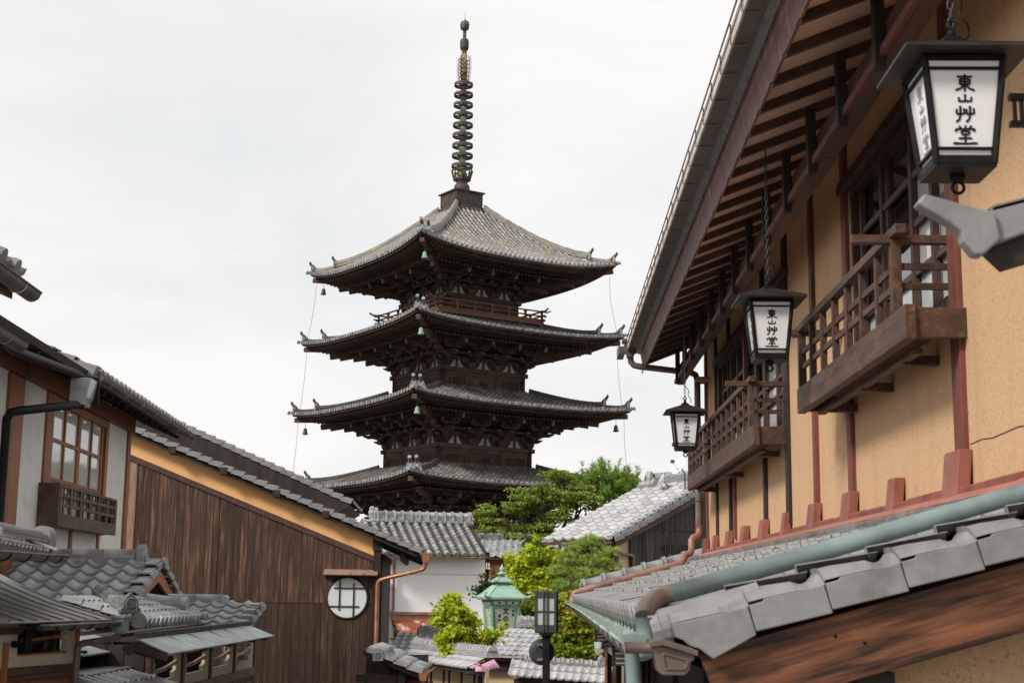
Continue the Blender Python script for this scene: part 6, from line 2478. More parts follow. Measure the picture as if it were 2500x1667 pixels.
# ================================================================== grey boarded house on the right
bh = thing("grey_boarded_house", "silver tiled house with weathered grey board gable behind the downpipe", "house", (1.257, 27.0, -3.8), -45)
def bh_build():
    W_ = V((0, 1, .415)).normalized()
    N = V((0, -.415, 1)).normalized()
    mb = MB()
    O = V((-1.80, -.02, .955))
    san_roof(mb, O, (1, 0, 0), W_, 7, 14, .262, .235, th=.034, hs=.9)
    rf = mb.build("roof", 'tile_lt', bh)
    mb = MB()
    verge_tiles(mb, V((.05, .0, .975)), V((.05, 0, .975)) + W_ * 3.3, (1, 0, 0), 14, .075, .2, .03)
    mb.build("verge_tile", 'tile', rf)
    mb = MB()
    ridge(mb, (-1.75, 3.2, 2.24), (-.0, 3.2, 2.24), .26, 4, .045, .07, .3)
    oni(mb, (-1.80, 3.15, 2.18), (-1, -.2, 0), .36, .06)
    mb.build("ridge_tile", 'tile', rf)
    mb = MB()
    ridge(mb, (-1.80, 2.85, 2.10), (-1.45, 2.85, 2.10), .24, 3, .04, .07, .25)
    oni(mb, (-1.42, 2.85, 2.07), (1, -.2, 0), .26, .05)
    mb.build("end_ridge", 'tile', rf)
    mb = MB()
    a = V((.03, .06, .90))
    mb.prism([a, a + W_ * 3.2, a + W_ * 3.2 - N * .13, a - N * .09 + W_ * .03], (-.05, 0, 0))
    mb.prism([a - V((.051, 0, 0)), a + W_ * 3.2 - V((.051, 0, 0)), a + W_ * 3.2 - N * .03 - V((.051, 0, 0)), a - N * .03 - V((.051, 0, 0))], (-1.72, 0, 0))
    mb.beam((-1.8, -.0, .90), (.0, -.0, .90), .05, .06)
    mb.build("barge_board", 'darkbrown', rf)
    mb = MB()
    top = lambda u: .985 + (u + .86) * .415 - .16
    planks(mb, (-.30, .86, 0), (0, 1, 0), (0, 0, 1), 4.5, -3.6, 0, .14, .018, .006, topf=top, botf=lambda u: -3.6)
    w = mb.build("board_wall", 'plank_grey', bh)
    mb = MB()
    for z in (.52, 1.2):
        mb.box(-.275, .9, z, -.262, 5, z + .02)
    mb.build("board_batten", 'plank_grey', w)
    mb = MB(); mb.rnd()
    for q in range(9):
        z0 = .985 + (.5 * q + .0) * .415 + .86 * .415 - .19
        mb.prism([(-.279, .88 + .5 * q, z0), (-.279, 1.36 + .5 * q, z0 + .2), (-.279, 1.36 + .5 * q, z0 + .235), (-.279, .88 + .5 * q, z0 + .05)], (.004, 0, 0))
    mb.build("board_edge", 'cedar_or', w)
    mb = MB()
    mb.box(-.35, .45, -3.6, -.31, .82, 1.1)
    mb.build("plaster_wall", 'cream', bh)
    mb = MB()
    mb.box(-1.6, .40, -3.6, -.36, .5, .95)
    mb.build("side_wall", 'dark', bh)
    mb = MB()
    mb.box(-.33, .35, -3.6, -.24, .44, 1.0)
    mb.box(-.30, .80, -3.6, -.25, .86, 1.1)
    mb.build("corner_post", 'darkbrown', bh)
    mb = MB()
    mb.tube([(-.22, .0, .75), (-.22, .78, .68), (-.22, .84, .66), (-.22, .84, -3)], .03, 8)
    mb.build("downpipe", 'copper', bh)
    mb = MB()
    for q in range(17):
        y = 1.78 + .078 * q
        mb.box(-.24, y, .1, -.222, y + .022, .92)
    for z in (.86, .62, .3):
        mb.box(-.255, 1.72, z, -.241, 3.12, z + .02)
    wn = mb.build("window_lattice", 'plank_grey', bh)
    mb = MB()
    mb.box(-.279, 1.9, .25, -.262, 3.1, .72)
    mb.build("window_pane", 'glass', wn)
bh_build()
def dish(name_label, x, y, z, r, yaw):
    t = thing("satellite_dish", name_label, "antenna", (x, y, z), yaw, "antenna dishes on the grey boarded house", local=True)
    mb = MB()
    mb.T = Matrix.Translation((0, 0, .22)) @ Matrix.Rotation(radians(62), 4, 'X')
    pr = [(.001, 0), (r * .4, .012), (r * .75, .035), (r, .07), (r * .98, .075), (r * .7, .042), (.001, .008)]
    mb.lathe(pr, n=20)
    mb.T = None
    mb.build("dish_bowl", 'white', t)
    mb = MB()
    mb.tube([(0, .02, .2), (0, .1, .1), (0, .1, -.35)], .014, 6)
    mb.tube([(0, -.02, .1), (0, -.2, .32)], .008, 5)
    mb.box(-.03, -.23, .30, .03, -.17, .36)
    mb.build("dish_arm", 'charcoal', t)
dish("white satellite dish turned sideways beside the ochre wall on the silver tiled roof", 2.72, 28.8, 2.25, .20, -60)
dish("small edge-on dish at the left on the silver tiled ridge", 2.42, 29.4, 2.02, .13, -95)

# ================================================================== roadside roofs and walls at the bottom
def wall_house(name, label, o, rot, L, zr, ze, run, zb, posts, tile='tile_lt', kind='san', pw=.2):
    t = thing(name, label, "wall", (o[0], o[1], -3.3), rot)
    W_ = V((run, 0, zr - ze)).normalized()
    nv = max(2, round(sqrt(run ** 2 + (zr - ze) ** 2) / .2))
    mb = MB()
    nu = int(L / pw)
    prof = [(0, .036), (.10, .040), (.20, .034), (.30, .004), (.6, .0), (.9, .003), (1.0, .036)]
    san_roof(mb, (0, 0, ze), (0, 1, 0), W_, nu, nv, pw, sqrt(run ** 2 + (zr - ze) ** 2) / nv, prof=prof, th=.018)
    rf = mb.build("roof", tile, t)
    mb = MB()
    ridge(mb, (run, -.05, zr - .02), (run, L + .05, zr - .02), .2, 3, .034, .06, .12, True)
    oni(mb, (run, L + .06, zr - .05), (0, 1, 0), .24, .04)
    mb.build("ridge_tile", tile, rf)
    mb = MB()
    mb.box(.30, 0, -3.2, .35, L, ze + .05)
    w = mb.build("plaster_wall", 'beige', t)
    mb = MB()
    for y in posts:
        mb.box(.28, y - .022, -3.2, .305, y + .022, ze + .02)
    mb.box(.276, 0, ze - .46, .304, L, ze - .40)
    mb.prism([(.02, 0, ze - .03), (.02, L, ze - .03), (.32, L, ze + .04), (.32, 0, ze + .04)], (0, 0, -.03))
    mb.build("wall_post", 'dark', t)
    return t, rf
wall_house("street_wall", "long beige street wall with dark posts under a bright ribbed tile roof", (-1.16, 22.0), 24.5, 3.35, -1.00, -1.19, .38, -2,
           (.45, 1.0, 1.55, 1.8, 2.4, 3.1), 'tile_lt', pw=.115)
gwall = thing("garden_wall", "tile capped garden wall with a scrolled ridge end below the garden maple", "wall", (.35, 20.0, -3.2), 0, w=True)
mb = MB()
U = V((1, -.10, -.06)).normalized()
prof = [(0, .036), (.10, .040), (.20, .034), (.30, .004), (.6, .0), (.9, .003), (1.0, .036)]
san_roof(mb, (-.50, 19.9, -1.155), U, V((.1, 1, .42)).normalized(), 13, 2, .108, .24, prof=prof, th=.018)
rf = mb.build("roof", 'tile_lt', gwall)
mb = MB()
ridge(mb, (-.28, 20.36, -1.02), (.76, 20.26, -1.085), .19, 3, .026, .045, .12, True)
oni(mb, (.79, 20.24, -1.07), (.3, -1, 0), .19, .04)
mb.tube([(.70, 20.2, -1.12), (.86, 20.02, -1.15)], .05, 12)
disc(mb, (.87, 20.0, -1.15), (.6, -1, 0), .055, .015)
mb.build("ridge_tile", 'tile', rf)
mb = MB()
mb.box(-.42, 20.1, -3.0, .85, 20.2, -1.16)
w = mb.build("plaster_wall", 'beige', gwall)
mb = MB()
for x in (.08, .26, .5):
    mb.box(x, 20.07, -3.0, x + .04, 20.1, -1.18)
mb.box(-.42, 20.06, -1.26, .85, 20.1, -1.2)
mb.build("wall_post", 'dark', gwall)

def small_roof(name, label, O, U, W_, nu, nv, pw, ex, tile, ridge_pts, on=None, hs=1.0):
    t = thing(name, label, "roof", (O[0], O[1], -3.4), 0, w=True)
    mb = MB()
    san_roof(mb, O, U, V(W_).normalized(), nu, nv, pw, ex, hs=hs, th=.022)
    for i in range(nu):
        mb.rnd()
        c = V(O) + V(U).normalized() * (i * pw)
        n = V(U).normalized()
        mb.prism([c - V((0, 0, .035)), c + n * (pw - .003) - V((0, 0, .035)), c + n * (pw - .003) + V((0, 0, .045)), c + n * (pw * .6) + V((0, 0, .02)), c + V((0, 0, .05))], V(W_).normalized() * .02)
    rf = mb.build("tile_field", tile, t)
    mb = MB()
    ridge(mb, ridge_pts[0], ridge_pts[1], .22, 4, .034, .055, .13, True)
    if on: oni(mb, on[0], on[1], on[2], .04)
    mb.build("ridge_tile", 'tile', rf)
    return t
r1_ = small_roof("cottage_roof", "bright tiled cottage roof left of the lime tree below the rusty sheet", (-3.05, 28.6, -1.25), (1, -.03, 0), (.10, 1, .46), 8, 5, .15, .17, 'tile_lt',
                 ((-2.52, 29.35, -.93), (-1.9, 29.33, -.95)), ((-2.53, 29.33, -.95), (-1, -.4, 0), .2))
mb = MB()
mb.box(-3.0, 28.9, -3.3, -1.9, 29.6, -1.28)
mb.prism([(-3.0, 28.65, -1.29), (-1.85, 28.62, -1.29), (-1.75, 29.4, -.97), (-2.9, 29.4, -.97)], (0, 0, -.04))
mb.build("eave_timber", 'dark', r1_)
r2_ = small_roof("teahouse_roof", "broad bright tiled roof right of the green lantern behind the black street lamp", (-1.10, 25.6, -1.13), (1, -.06, -.03), (.42, 1, .50), 9, 6, .12, .17, 'tile_lt',
                 ((-.44, 26.55, -.66), (.5, 26.45, -.68)), ((-.45, 26.52, -.68), (-1, -.6, 0), .22))
mb = MB()
mb.box(-1.0, 25.9, -3.3, .3, 26.4, -1.2)
mb.prism([(-1.10, 25.64, -1.17), (-.0, 25.58, -1.20), (.45, 26.5, -.75), (-.6, 26.5, -.75)], (0, 0, -.05))
mb.box(-1.15, 25.72, -1.42, .1, 25.8, -1.20)
mb.build("eave_timber", 'dark', r2_)
mb = MB()
mb.box(-2.0, 25.84, -3.3, .3, 25.9, -1.40)
mb.build("plaster_wall", 'beige', r2_)
r3_ = small_roof("rear_cottage_roof", "bright tiled ridge glimpsed through branches right of the green lantern", (-.75, 30.0, -.86), (1, 0, 0), (0, 1, .45), 9, 4, .15, .17, 'tile_lt',
                 ((-.7, 30.65, -.58), (.6, 30.65, -.58)))
mb = MB()
mb.box(-.7, 30.4, -3.3, .6, 30.9, -.8)
mb.build("house_wall", 'dark', r3_)
# gate roof seen from its verge
ga = thing("gate_roof", "small dark gate with a grey verge roof and copper gutter next to the boarded house", "gate", (-2.2, 20.0, -3.2), 0, w=True)
mb = MB()
W_ = V((-1, 0, .40)).normalized()
E = V((-1.665, 19.95, -1.105))
verge_tiles(mb, E, E + W_ * .80, (0, -1, 0), 4, .055, .14, .02)
san_roof(mb, E + V((0, 1.6, -.02)), (0, -1, 0), W_, 8, 4, .2, .2)
v = mb.build("roof", 'tile_lt', ga)
mb = MB()
oni(mb, (-2.13, 20.0, -.95), (.4, -1, 0), .17, .03)
mb.tube([(-2.18, 20.25, -.93), (-2.14, 19.97, -.905)], .04, 10)
disc(mb, (-2.135, 19.955, -.905), (.1, -1, 0), .044, .012)
mb.tube([(-2.1, 20.2, -.92), (-1.9, 20.2, -1.03)], .03, 8)
mb.build("ridge_ornament", 'tile', v)
mb = MB()
ol = [(.072 * cos(pi * q / 8), .072 * sin(pi * q / 8)) for q in range(9)]
mb.prism([(-2.285 + a, 19.9, -.88 + b) for a, b in ol] + [(-2.357, 19.9, -.98), (-2.213, 19.9, -.98)], (0, .05, 0))
mb.torus((-2.285, 19.89, -.90), (0, 1, 0), .035, .006, 14, 5)
mb.build("ridge_end", 'tile', v)
mb = MB()
mb.prism([E + V((-.02, .05, -.06)), E + W_ * .9 + V((0, .05, -.06)), E + W_ * .9 + V((0, .05, -.14)), E + V((-.02, .05, -.12))], (0, 1.4, 0))
mb.box(-2.6, 20.1, -1.28, -2.05, 20.18, -1.17)
mb.box(-2.02, 20.1, -3.1, -1.93, 20.19, -1.02)
mb.box(-2.6, 21.2, -3.1, -1.7, 21.3, -.95)
mb.build("gate_frame", 'dark', ga)
mb = MB()
planks(mb, (-2.5, 20.5, 0), (1, 0, 0), (0, 0, 1), .45, -3.1, -1.22, .09)
planks(mb, (-1.92, 20.6, 0), (1, 0, 0), (0, 0, 1), .35, -3.1, -1.28, .09)
mb.build("gate_board", 'cedar_dk', ga)
mb = MB()
gutter(mb, (-1.655, 19.9, -1.135), (-1.655, 21.4, -1.135), .045, 8, .005)
mb.prism([(-1.72, 19.88, -1.14), (-1.60, 19.88, -1.14), (-1.62, 19.88, -1.24), (-1.70, 19.88, -1.24)], (0, .08, 0))
mb.tube([(-1.66, 19.92, -1.23), (-1.66, 19.92, -3.1)], .03, 8)
mb.build("eave_gutter", 'copper_br', ga)

# shop front beyond the pent roof on the right: dark posts, tile ledge, paper lamps
sf = thing("shop_gate", "dark timber shop gate under the pent roof beside the paper lamps", "gate", (.75, 13.6, -2.8), 0, w=True)
mb = MB()
for x in (.60, .70):
    mb.rnd(); mb.box(x, 13.5 + x, -2.7, x + .05, 13.58 + x, -.30)
mb.rnd(); mb.box(.9, 14, -2.7, 1.6, 14.1, -.3)
for q in range(8):
    mb.rnd(); mb.box(.76 + .05 * q, 13.9, -2.7, .785 + .05 * q, 13.93, -.45)
mb.build("gate_post", 'dark', sf)
mb = MB()
mb.rnd(); mb.box(.585, 14.05, -2.7, .605, 14.1, -.55)
mb.build("gate_edge", 'cedar', sf)
mb = MB()
mb.tube([(.52, 13.9, -.50), (.64, 14.0, -.50)], .05, 10)
disc(mb, (.515, 13.89, -.50), (-1, -.8, 0), .055, .012)
mb.prism([(.54, 13.9, -.53), (.68, 13.9, -.53), (.72, 13.9, -.62), (.66, 13.9, -.62)], (0, .3, 0))
mb.prism([(.47, 13.86, -.56), (.54, 13.86, -.52), (.56, 13.86, -.57), (.50, 13.86, -.60)], (0, .1, 0))
mb.build("tile_ledge", 'tile_lt', sf)

def box_lamp(label, x, y, z0, z1, w, roof):
    t = thing("box_lamp", label, "lamp", (x, y, z0), -8, "slatted paper lamps under the pent roof", local=True)
    h = z1 - z0
    p = MB()
    p.box(-w + .006, -w + .006, 0, w - .006, w - .006, h)
    p.build("paper_panel", 'acrylic_grey', t)
    f = MB()
    for sx in (-1, 1):
        for sy in (-1, 1):
            f.box(sx * w - .006, sy * w - .006, -.01, sx * w + .006, sy * w + .006, h + .01)
    for q in range(5):
        z = h * q / 4
        f.box(-w - .008, -w - .004, z - .006, w + .008, -w + .004, z + .006)
        f.box(-w - .004, -w - .008, z - .006, -w + .004, w + .008, z + .006)
    f.tube([(0, 0, h), (0, 0, h + .18)], .006, 5)
    f.build("lamp_frame", 'dark', t)
    if roof:
        r = MB()
        n = 6
        for k in range(4):
            r.T = side_rot(k)
            for q in range(n):
                a, b = q / n, (q + 1) / n
                ra, rb = (w + .045) * (1 - a) + .01, (w + .045) * (1 - b) + .01
                za, zb = h + .012 + .07 * a ** 1.8, h + .012 + .07 * b ** 1.8
                r.quad((-ra, -ra, za), (ra, -ra, za), (rb, -rb, zb), (-rb, -rb, zb))
        r.T = None
        r.build("lamp_roof", 'bronze', t)
box_lamp("smaller slatted paper lamp hanging in front of the garden maple leaves", .475, 12.0, -.405, -.30, .050, False)
box_lamp("larger slatted paper lamp with a curved roof under the green gutter", .485, 9.0, -.445, -.335, .056, True)

# ================================================================== green cast lantern sign
gl = thing("lantern_sign", "pale green cast metal lantern sign with black brush lettering on a green post", "sign", (-.81, 27.0, -3.2), 18)
def gl_build():
    def bell_roof(mb, z0, z1, r0, r1, n=9):
        for k in range(4):
            mb.T = side_rot(k)
            for q in range(n):
                f = lambda t: r0 + (r1 - r0) * (1 - (1 - t) ** 1.0)
                a, b = q / n, (q + 1) / n
                cz = lambda t: z0 + (z1 - z0) * (t ** .8 * .55 + .45 * (3 * t * t - 2 * t ** 3))
                cr = lambda t: r0 + (r1 - r0) * (t ** .9)
                ra, rb, za, zb = cr(a), cr(b), cz(a), cz(b)
                mb.quad((-ra, -ra, za), (ra, -ra, za), (rb, -rb, zb), (-rb, -rb, zb), sm=False)
                mb.beam((-ra, -ra, za), (-rb, -rb, zb), .022, .022)
        mb.T = None
    mb = MB()
    bell_roof(mb, -.135, .085, .385, .12)
    for k in range(4):
        mb.T = side_rot(k)
        mb.box(-.385, -.385, -.165, .385, -.33, -.135)
        mb.box(-.37, -.37, -.185, .37, -.33, -.166)
        c = V((-.42, -.42, -.10))
        pts = [V((-.34, -.34, -.125)), V((-.40, -.40, -.135)), V((-.44, -.44, -.115)), V((-.455, -.455, -.075)), V((-.44, -.44, -.045)), V((-.415, -.415, -.045)), V((-.405, -.405, -.07))]
        mb.tube(pts, [.02, .022, .02, .018, .016, .014, .018], 6)
    mb.T = None
    r = mb.build("lantern_roof", 'greenpaint', gl)
    mb = MB()
    bell_roof(mb, .155, .235, .165, .05)
    for k in range(4):
        mb.T = side_rot(k)
        mb.box(-.165, -.165, .135, .165, -.14, .155)
        pts = [V((-.15, -.15, .155)), V((-.18, -.18, .15)), V((-.20, -.20, .165)), V((-.20, -.20, .19)), V((-.185, -.185, .195))]
        mb.tube(pts, [.01, .011, .01, .009, .009], 6)
        mb.box(-.105, -.105, .075, .105, -.09, .135)
        for q in range(8):
            mb.box(-.06 + .016 * q, -.108, .09, -.054 + .016 * q, -.104, .125)
    mb.T = None
    mb.lathe([(.04, .23), (.04, .275), (.085, .283), (.092, .295), (.085, .305), (.04, .325), (.03, .335), (.05, .36), (.052, .385), (.04, .41), (.018, .43), (.008, .47), (.002, .48)], n=16)
    mb.build("finial", 'greenpaint', r)
    # frieze
    mb = MB()
    for k in range(4):
        mb.T = side_rot(k)
        mb.prism([(-.285, -.285, -.285), (.285, -.285, -.285), (.305, -.305, -.187), (-.305, -.305, -.187)], (0, .03, 0))
        mb.box(-.275, -.275, -.305, .275, -.25, -.286)
    mb.T = None
    fz = mb.build("frieze", 'greenpaint_dk', gl)
    pm, em = MB(), MB()
    for k in range(4):
        for m in (pm, em): m.T = side_rot(k)
        for cx in (-.13, .13):
            n = 20
            pts = []
            for q in range(n):
                a = 2 * pi * q / n
                x = cx + (.075 if cos(a) > 0 else -.075) * 1 + .032 * cos(a)
                z = -.236 + .032 * sin(a)
                pts.append((x, -.2975 - (z + .236) * .2, z))
            pm.prism(pts, (0, -.004, 0))
            disc(em, (cx, -.304, -.236), (0, -1, 0), .020, .003)
    for m in (pm, em): m.T = None
    pm.build("frieze_panel", 'paper', fz)
    em.build("emblem", 'ink', fz)
    # body
    fr, pn = MB(), MB()
    zt, zb_, T, B = -.305, -.77, .262, .225
    hw = lambda z: B + (T - B) * (z - zb_) / (zt - zb_)
    for k in range(4):
        for m in (fr, pn): m.T = side_rot(k)
        fr.beam((-hw(zb_), -hw(zb_), zb_), (-hw(zt), -hw(zt), zt), .045, .045)
        fr.box(-B - .02, -B - .02, zb_ - .02, B + .02, -B + .03, zb_ + .02)
        fr.box(-T + .01, -T - .01, zt - .02, T - .01, -T + .03, zt)
        fr.beam((-hw(zb_) + .05, -hw(zb_) + .006, zb_), (-hw(zt) + .05, -hw(zt) + .006, zt), .012, .012)
        fr.beam((hw(zb_) - .05, -hw(zb_) + .006, zb_), (hw(zt) - .05, -hw(zt) + .006, zt), .012, .012)
        pn.prism([(-hw(zb_) + .02, -hw(zb_) + .012, zb_), (hw(zb_) - .02, -hw(zb_) + .012, zb_), (hw(zt) - .02, -hw(zt) + .012, zt), (-hw(zt) + .02, -hw(zt) + .012, zt)], (0, .006, 0))
        fr.box(-.20, -.20, zb_ - .12, .20, -.15, zb_ - .02)
        fr.box(-.235, -.235, zb_ - .15, .235, -.18, zb_ - .12)
        fr.box(-.14, -.14, -1.4, .14, -.1, zb_ - .15)
    for m in (fr, pn): m.T = None
    fr.box(-.075, -.075, -3.2, .075, .075, -1.3)
    body = fr.build("lantern_body", 'greenpaint_dk', gl)
    pn.build("lamp_panel", 'paper', body)
    # lettering (glyph outlines from the built-in font)
    def glyphs(mb, text, O, U, up, size, bold=.03, squash=1.0):
        for q, ch in enumerate(text):
            c = bpy.data.curves.new("glyph", 'FONT')
            c.body = ch
            c.size = size
            c.offset = bold * size
            c.resolution_u = 3
            o = bpy.data.objects.new("glyph", c)
            COL.objects.link(o)
            bpy.context.view_layer.update()
            me = bpy.data.meshes.new_from_object(o.evaluated_get(bpy.context.evaluated_depsgraph_get()))
            base = O - up * (q * size * 1.12)
            i = mb.add([base + U * (v.co.x * squash - size * .5 * squash) + up * (v.co.y - size * .4) + U * .0 for v in me.vertices])
            for p in me.polygons:
                mb.face(tuple(i + k for k in p.vertices))
            bpy.data.meshes.remove(me)
            bpy.data.objects.remove(o)
            bpy.data.curves.remove(c)
    tx = MB()
    tilt = V((0, -(T - B) / (zt - zb_), 1)).normalized()
    face = lambda x, z: V((x, -hw(z) + .0085, z))
    glyphs(tx, "文の助", face(.015, -.385), V((1, 0, 0)), tilt, .12, .035)
    glyphs(tx, "本家", face(.155, -.385), V((1, 0, 0)), tilt, .062, .02)
    glyphs(tx, "茶屋", face(-.105, -.475), V((1, 0, 0)), tilt, .078, .02)
    tx.build("lettering", 'ink', body)
    t2 = MB()
    t2.T = side_rot(3)
    rnd = random.Random(5)
    for cx, z0, z1, s in ((-.12, -.43, -.70, .045), (.0, -.36, -.72, .075), (.12, -.39, -.70, .04)):
        z = z0
        while z > z1:
            for q in range(4):
                a = (rnd.uniform(.0, .9), rnd.uniform(0, 1))
                b = (a[0] + rnd.uniform(-.5, .5), a[1] + rnd.uniform(-.5, .3))
                brush(t2, [[a, b]], face(cx - s / 2, z - s), V((1, 0, 0)), tilt, s, .16)
            z -= s * 1.15
    t2.T = None
    t2.build("brush_mark", 'ink_grey', body)
gl_build()

# ================================================================== black street lamp with the back of a round mirror
sl_ = thing("street_lamp", "black box street lamp with frosted panes on a black post", "street lamp", (.018, 15.0, -2.8), -6)
mb = MB()
w, z0, z1 = .100, -.425, -.005
for sx in (-1, 1):
    for sy in (-1, 1):
        mb.box(sx * w - .012, sy * w - .012, z0, sx * w + .012, sy * w + .012, z1)
for k in range(4):
    mb.T = side_rot(k)
    mb.box(-w + .012, -w - .008, z1 - .075, w - .012, -w + .006, z1 - .01)
    mb.box(-w + .012, -w - .008, z0, w - .012, -w + .006, z0 + .075)
    for x in (-.020, .018):
        mb.box(x - .007, -w - .020, z0 - .005, x + .007, -w - .006, z1)
    mb.box(-w, -w - .014, -.222, w, -w - .0065, -.208)
mb.T = None
mb.box(-w, -w, z1 - .02, w, w, z1 - .012)
mb.prism([(-w, -w, z0), (w, -w, z0), (w, w, z0), (-w, w, z0)], (0, 0, -.01))
mb.prism([(-.07, -.07, z0 - .03), (.07, -.07, z0 - .03), (.07, .07, z0 - .03), (-.07, .07, z0 - .03)], (0, 0, .02))
mb.build("lamp_box", 'charcoal', sl_, bevel=.002)
mb = MB()
for k in range(4):
    mb.T = side_rot(k)
    mb.box(-w + .012, -w + .0, z0 + .075, w - .012, -w + .005, z1 - .075)
mb.T = None
mb.build("lamp_pane", 'acrylic_grey', sl_)
mb = MB()
mb.box(-.036, -.036, -2.8, .036, .036, z0 - .03)
mb.lathe([(.05, z0 - .06), (.055, z0 - .03)], n=12)
mb.build("lamp_post", 'black_metal', sl_, bevel=.003)
mr = thing("round_mirror", "round grey back of a traffic mirror clamped to the black lamp post", "mirror", (-.03, 15.08, -.63), 12, local=True)
mb = MB()
mb.T = Matrix.Rotation(pi / 2, 4, 'X')
mb.lathe([(.132, -.012), (.136, 0), (.128, .012), (.06, .02), (.002, .022)], n=32)
mb.T = None
mb.build("mirror_back", 'charcoal', mr)
mb = MB()
for z in (-.075, .075):
    mb.box(-.05, -.045, z - .012, .03, -.02, z + .012)
    mb.box(.0, -.06, z - .016, .02, -.02, z + .016)
mb.box(.012, -.035, -.9, .032, -.015, .1)
mb.build("mirror_clamp", 'silver', mr)

# ================================================================== dark pole with a sensor, pink sign, red board
po = thing("utility_pole", "slim dark pole with pale sensor boxes in front of the white storehouse", "pole", (-1.325, 33.0, -3.5), 0)
mb = MB()
mb.tube([(0, 0, -3.5), (0, 0, .70)], .038, 10)
mb.tube([(0, 0, .70), (0, 0, .84)], .048, 10)
mb.build("pole_shaft", 'dark', po)
mb = MB()
mb.box(-.03, -.10, .50, .0, -.04, .60)
mb.box(.02, -.10, .50, .05, -.04, .60)
mb.tube([(-.05, -.07, .47), (.07, -.07, .47)], .02, 8)
mb.tube([(-.05, -.07, .47), (-.07, -.07, .43)], .012, 6)
mb.build("sensor_box", 'cream', po)

pk = thing("pink_sign", "bent pink sign panels with pale marks on a dark pole under the lime green tree", "sign", (-.88, 20.0, -3.1), 0)
def pk_build():
    mb = MB()
    mb.tube([(0, 0, -3.1), (0, 0, -1.12)], .035, 10)
    mb.box(-.04, -.05, -1.16, .05, .05, -1.13)
    mb.build("pole_shaft", 'dark', pk)
    mb = MB()
    mb.lathe([(.02, -1.115), (.09, -1.135), (.10, -1.15), (.02, -1.15)], (-.15, 0), 16)
    mb.tube([(-.12, 0, -1.135), (.02, 0, -1.13)], .012, 6)
    mb.build("lamp_disc", 'black_metal', pk)
    def sheet(name, pts, sag):
        """curved plate from a quad outline (counter-clockwise), bowed towards the viewer"""
        a, b, c, d = [V(p) for p in pts]
        m = MB()
        n = 8
        rows = []
        for i in range(n + 1):
            u = i / n
            row = []
            for j in range(n + 1):
                v = j / n
                p = a.lerp(b, u).lerp(d.lerp(c, u), v)
                p = p + V((0, -sag * 4 * u * (1 - u), sag * .8 * u * (1 - u)))
                row.append(p)
            rows.append(m.add(row + [q + V((.0, .012, 0)) for q in row]))
        for i in range(n):
            for j in range(n):
                p, q = rows[i], rows[i + 1]
                m.face((p + j, q + j, q + j + 1, p + j + 1), sm=True)
                m.face((p + n + 1 + j, p + n + 2 + j, q + n + 2 + j, q + n + 1 + j), sm=True)
        for i in range(n):
            for j in (0, n):
                p, q = rows[i], rows[i + 1]
                m.face((p + j, q + j, q + n + 1 + j, p + n + 1 + j))
        return m.build(name, 'pink', pk)
    s1 = sheet("sign_panel", [(.0, -.02, -1.02), (.10, -.10, -1.085), (.27, -.02, -1.05), (.18, .06, -.945)], .03)
    s2 = sheet("sign_panel", [(-.07, -.06, -1.105), (.10, -.08, -1.105), (.085, -.04, -1.045), (-.065, -.03, -1.035)], .02)
    s3 = sheet("sign_panel", [(-.165, .0, -1.055), (-.10, -.02, -1.075), (.0, .0, -1.015), (-.10, .03, -1.02)], .01)
    mb = MB()
    for st in ([[(.0, .7), (.35, .5)], [(.9, .9), (.7, .3), (.1, .05)]], ):
        brush(mb, st, V((-.052, -.093, -1.095)), V((1, -.05, 0)), V((0, .25, 1)).normalized(), .036, .14)
    for st in ([[(.0, .9), (.2, .6)], [(.9, 1.0), (.7, .3), (.25, .0)], [(.25, .95), (.85, .95)], [(1.0, 1.15), (1.1, 1.0)]], ):
        brush(mb, st, V((-.008, -.098, -1.095)), V((1, -.05, 0)), V((0, .25, 1)).normalized(), .036, .14)
    mb.build("lettering", 'pinkmark', s2)
    mb = MB()
    nrm = V((-.1, -.72, .65)).normalized()
    for r in (.034, .02):
        mb.torus((.145, -.075, -1.012), nrm, r, .003, 18, 4)
    mb.build("emblem", 'pinkmark', s1)
pk_build()
rs = MB()
rs.box(-.40, 24.0, -1.32, -.29, 24.03, -1.245)
tag(rs.build("red_board", 'redsign'), "small red board showing under the teahouse eave beside the round mirror", "sign")
# ================================================================== trees
def clumps(lobes, n, rng):
    vol = [l[3] * l[4] * l[5] for l in lobes]
    tot = sum(vol)
    out = []
    for l, v in zip(lobes, vol):
        for _ in range(max(1, int(n * v / tot))):
            while True:
                a = V((rng.uniform(-1, 1), rng.uniform(-1, 1), rng.uniform(-1, 1)))
                if a.length <= 1 and (a.length > .45 or rng.random() < .25): break
            out.append(V((l[0] + a.x * l[3], l[1] + a.y * l[4], l[2] + a.z * l[5])))
    return out

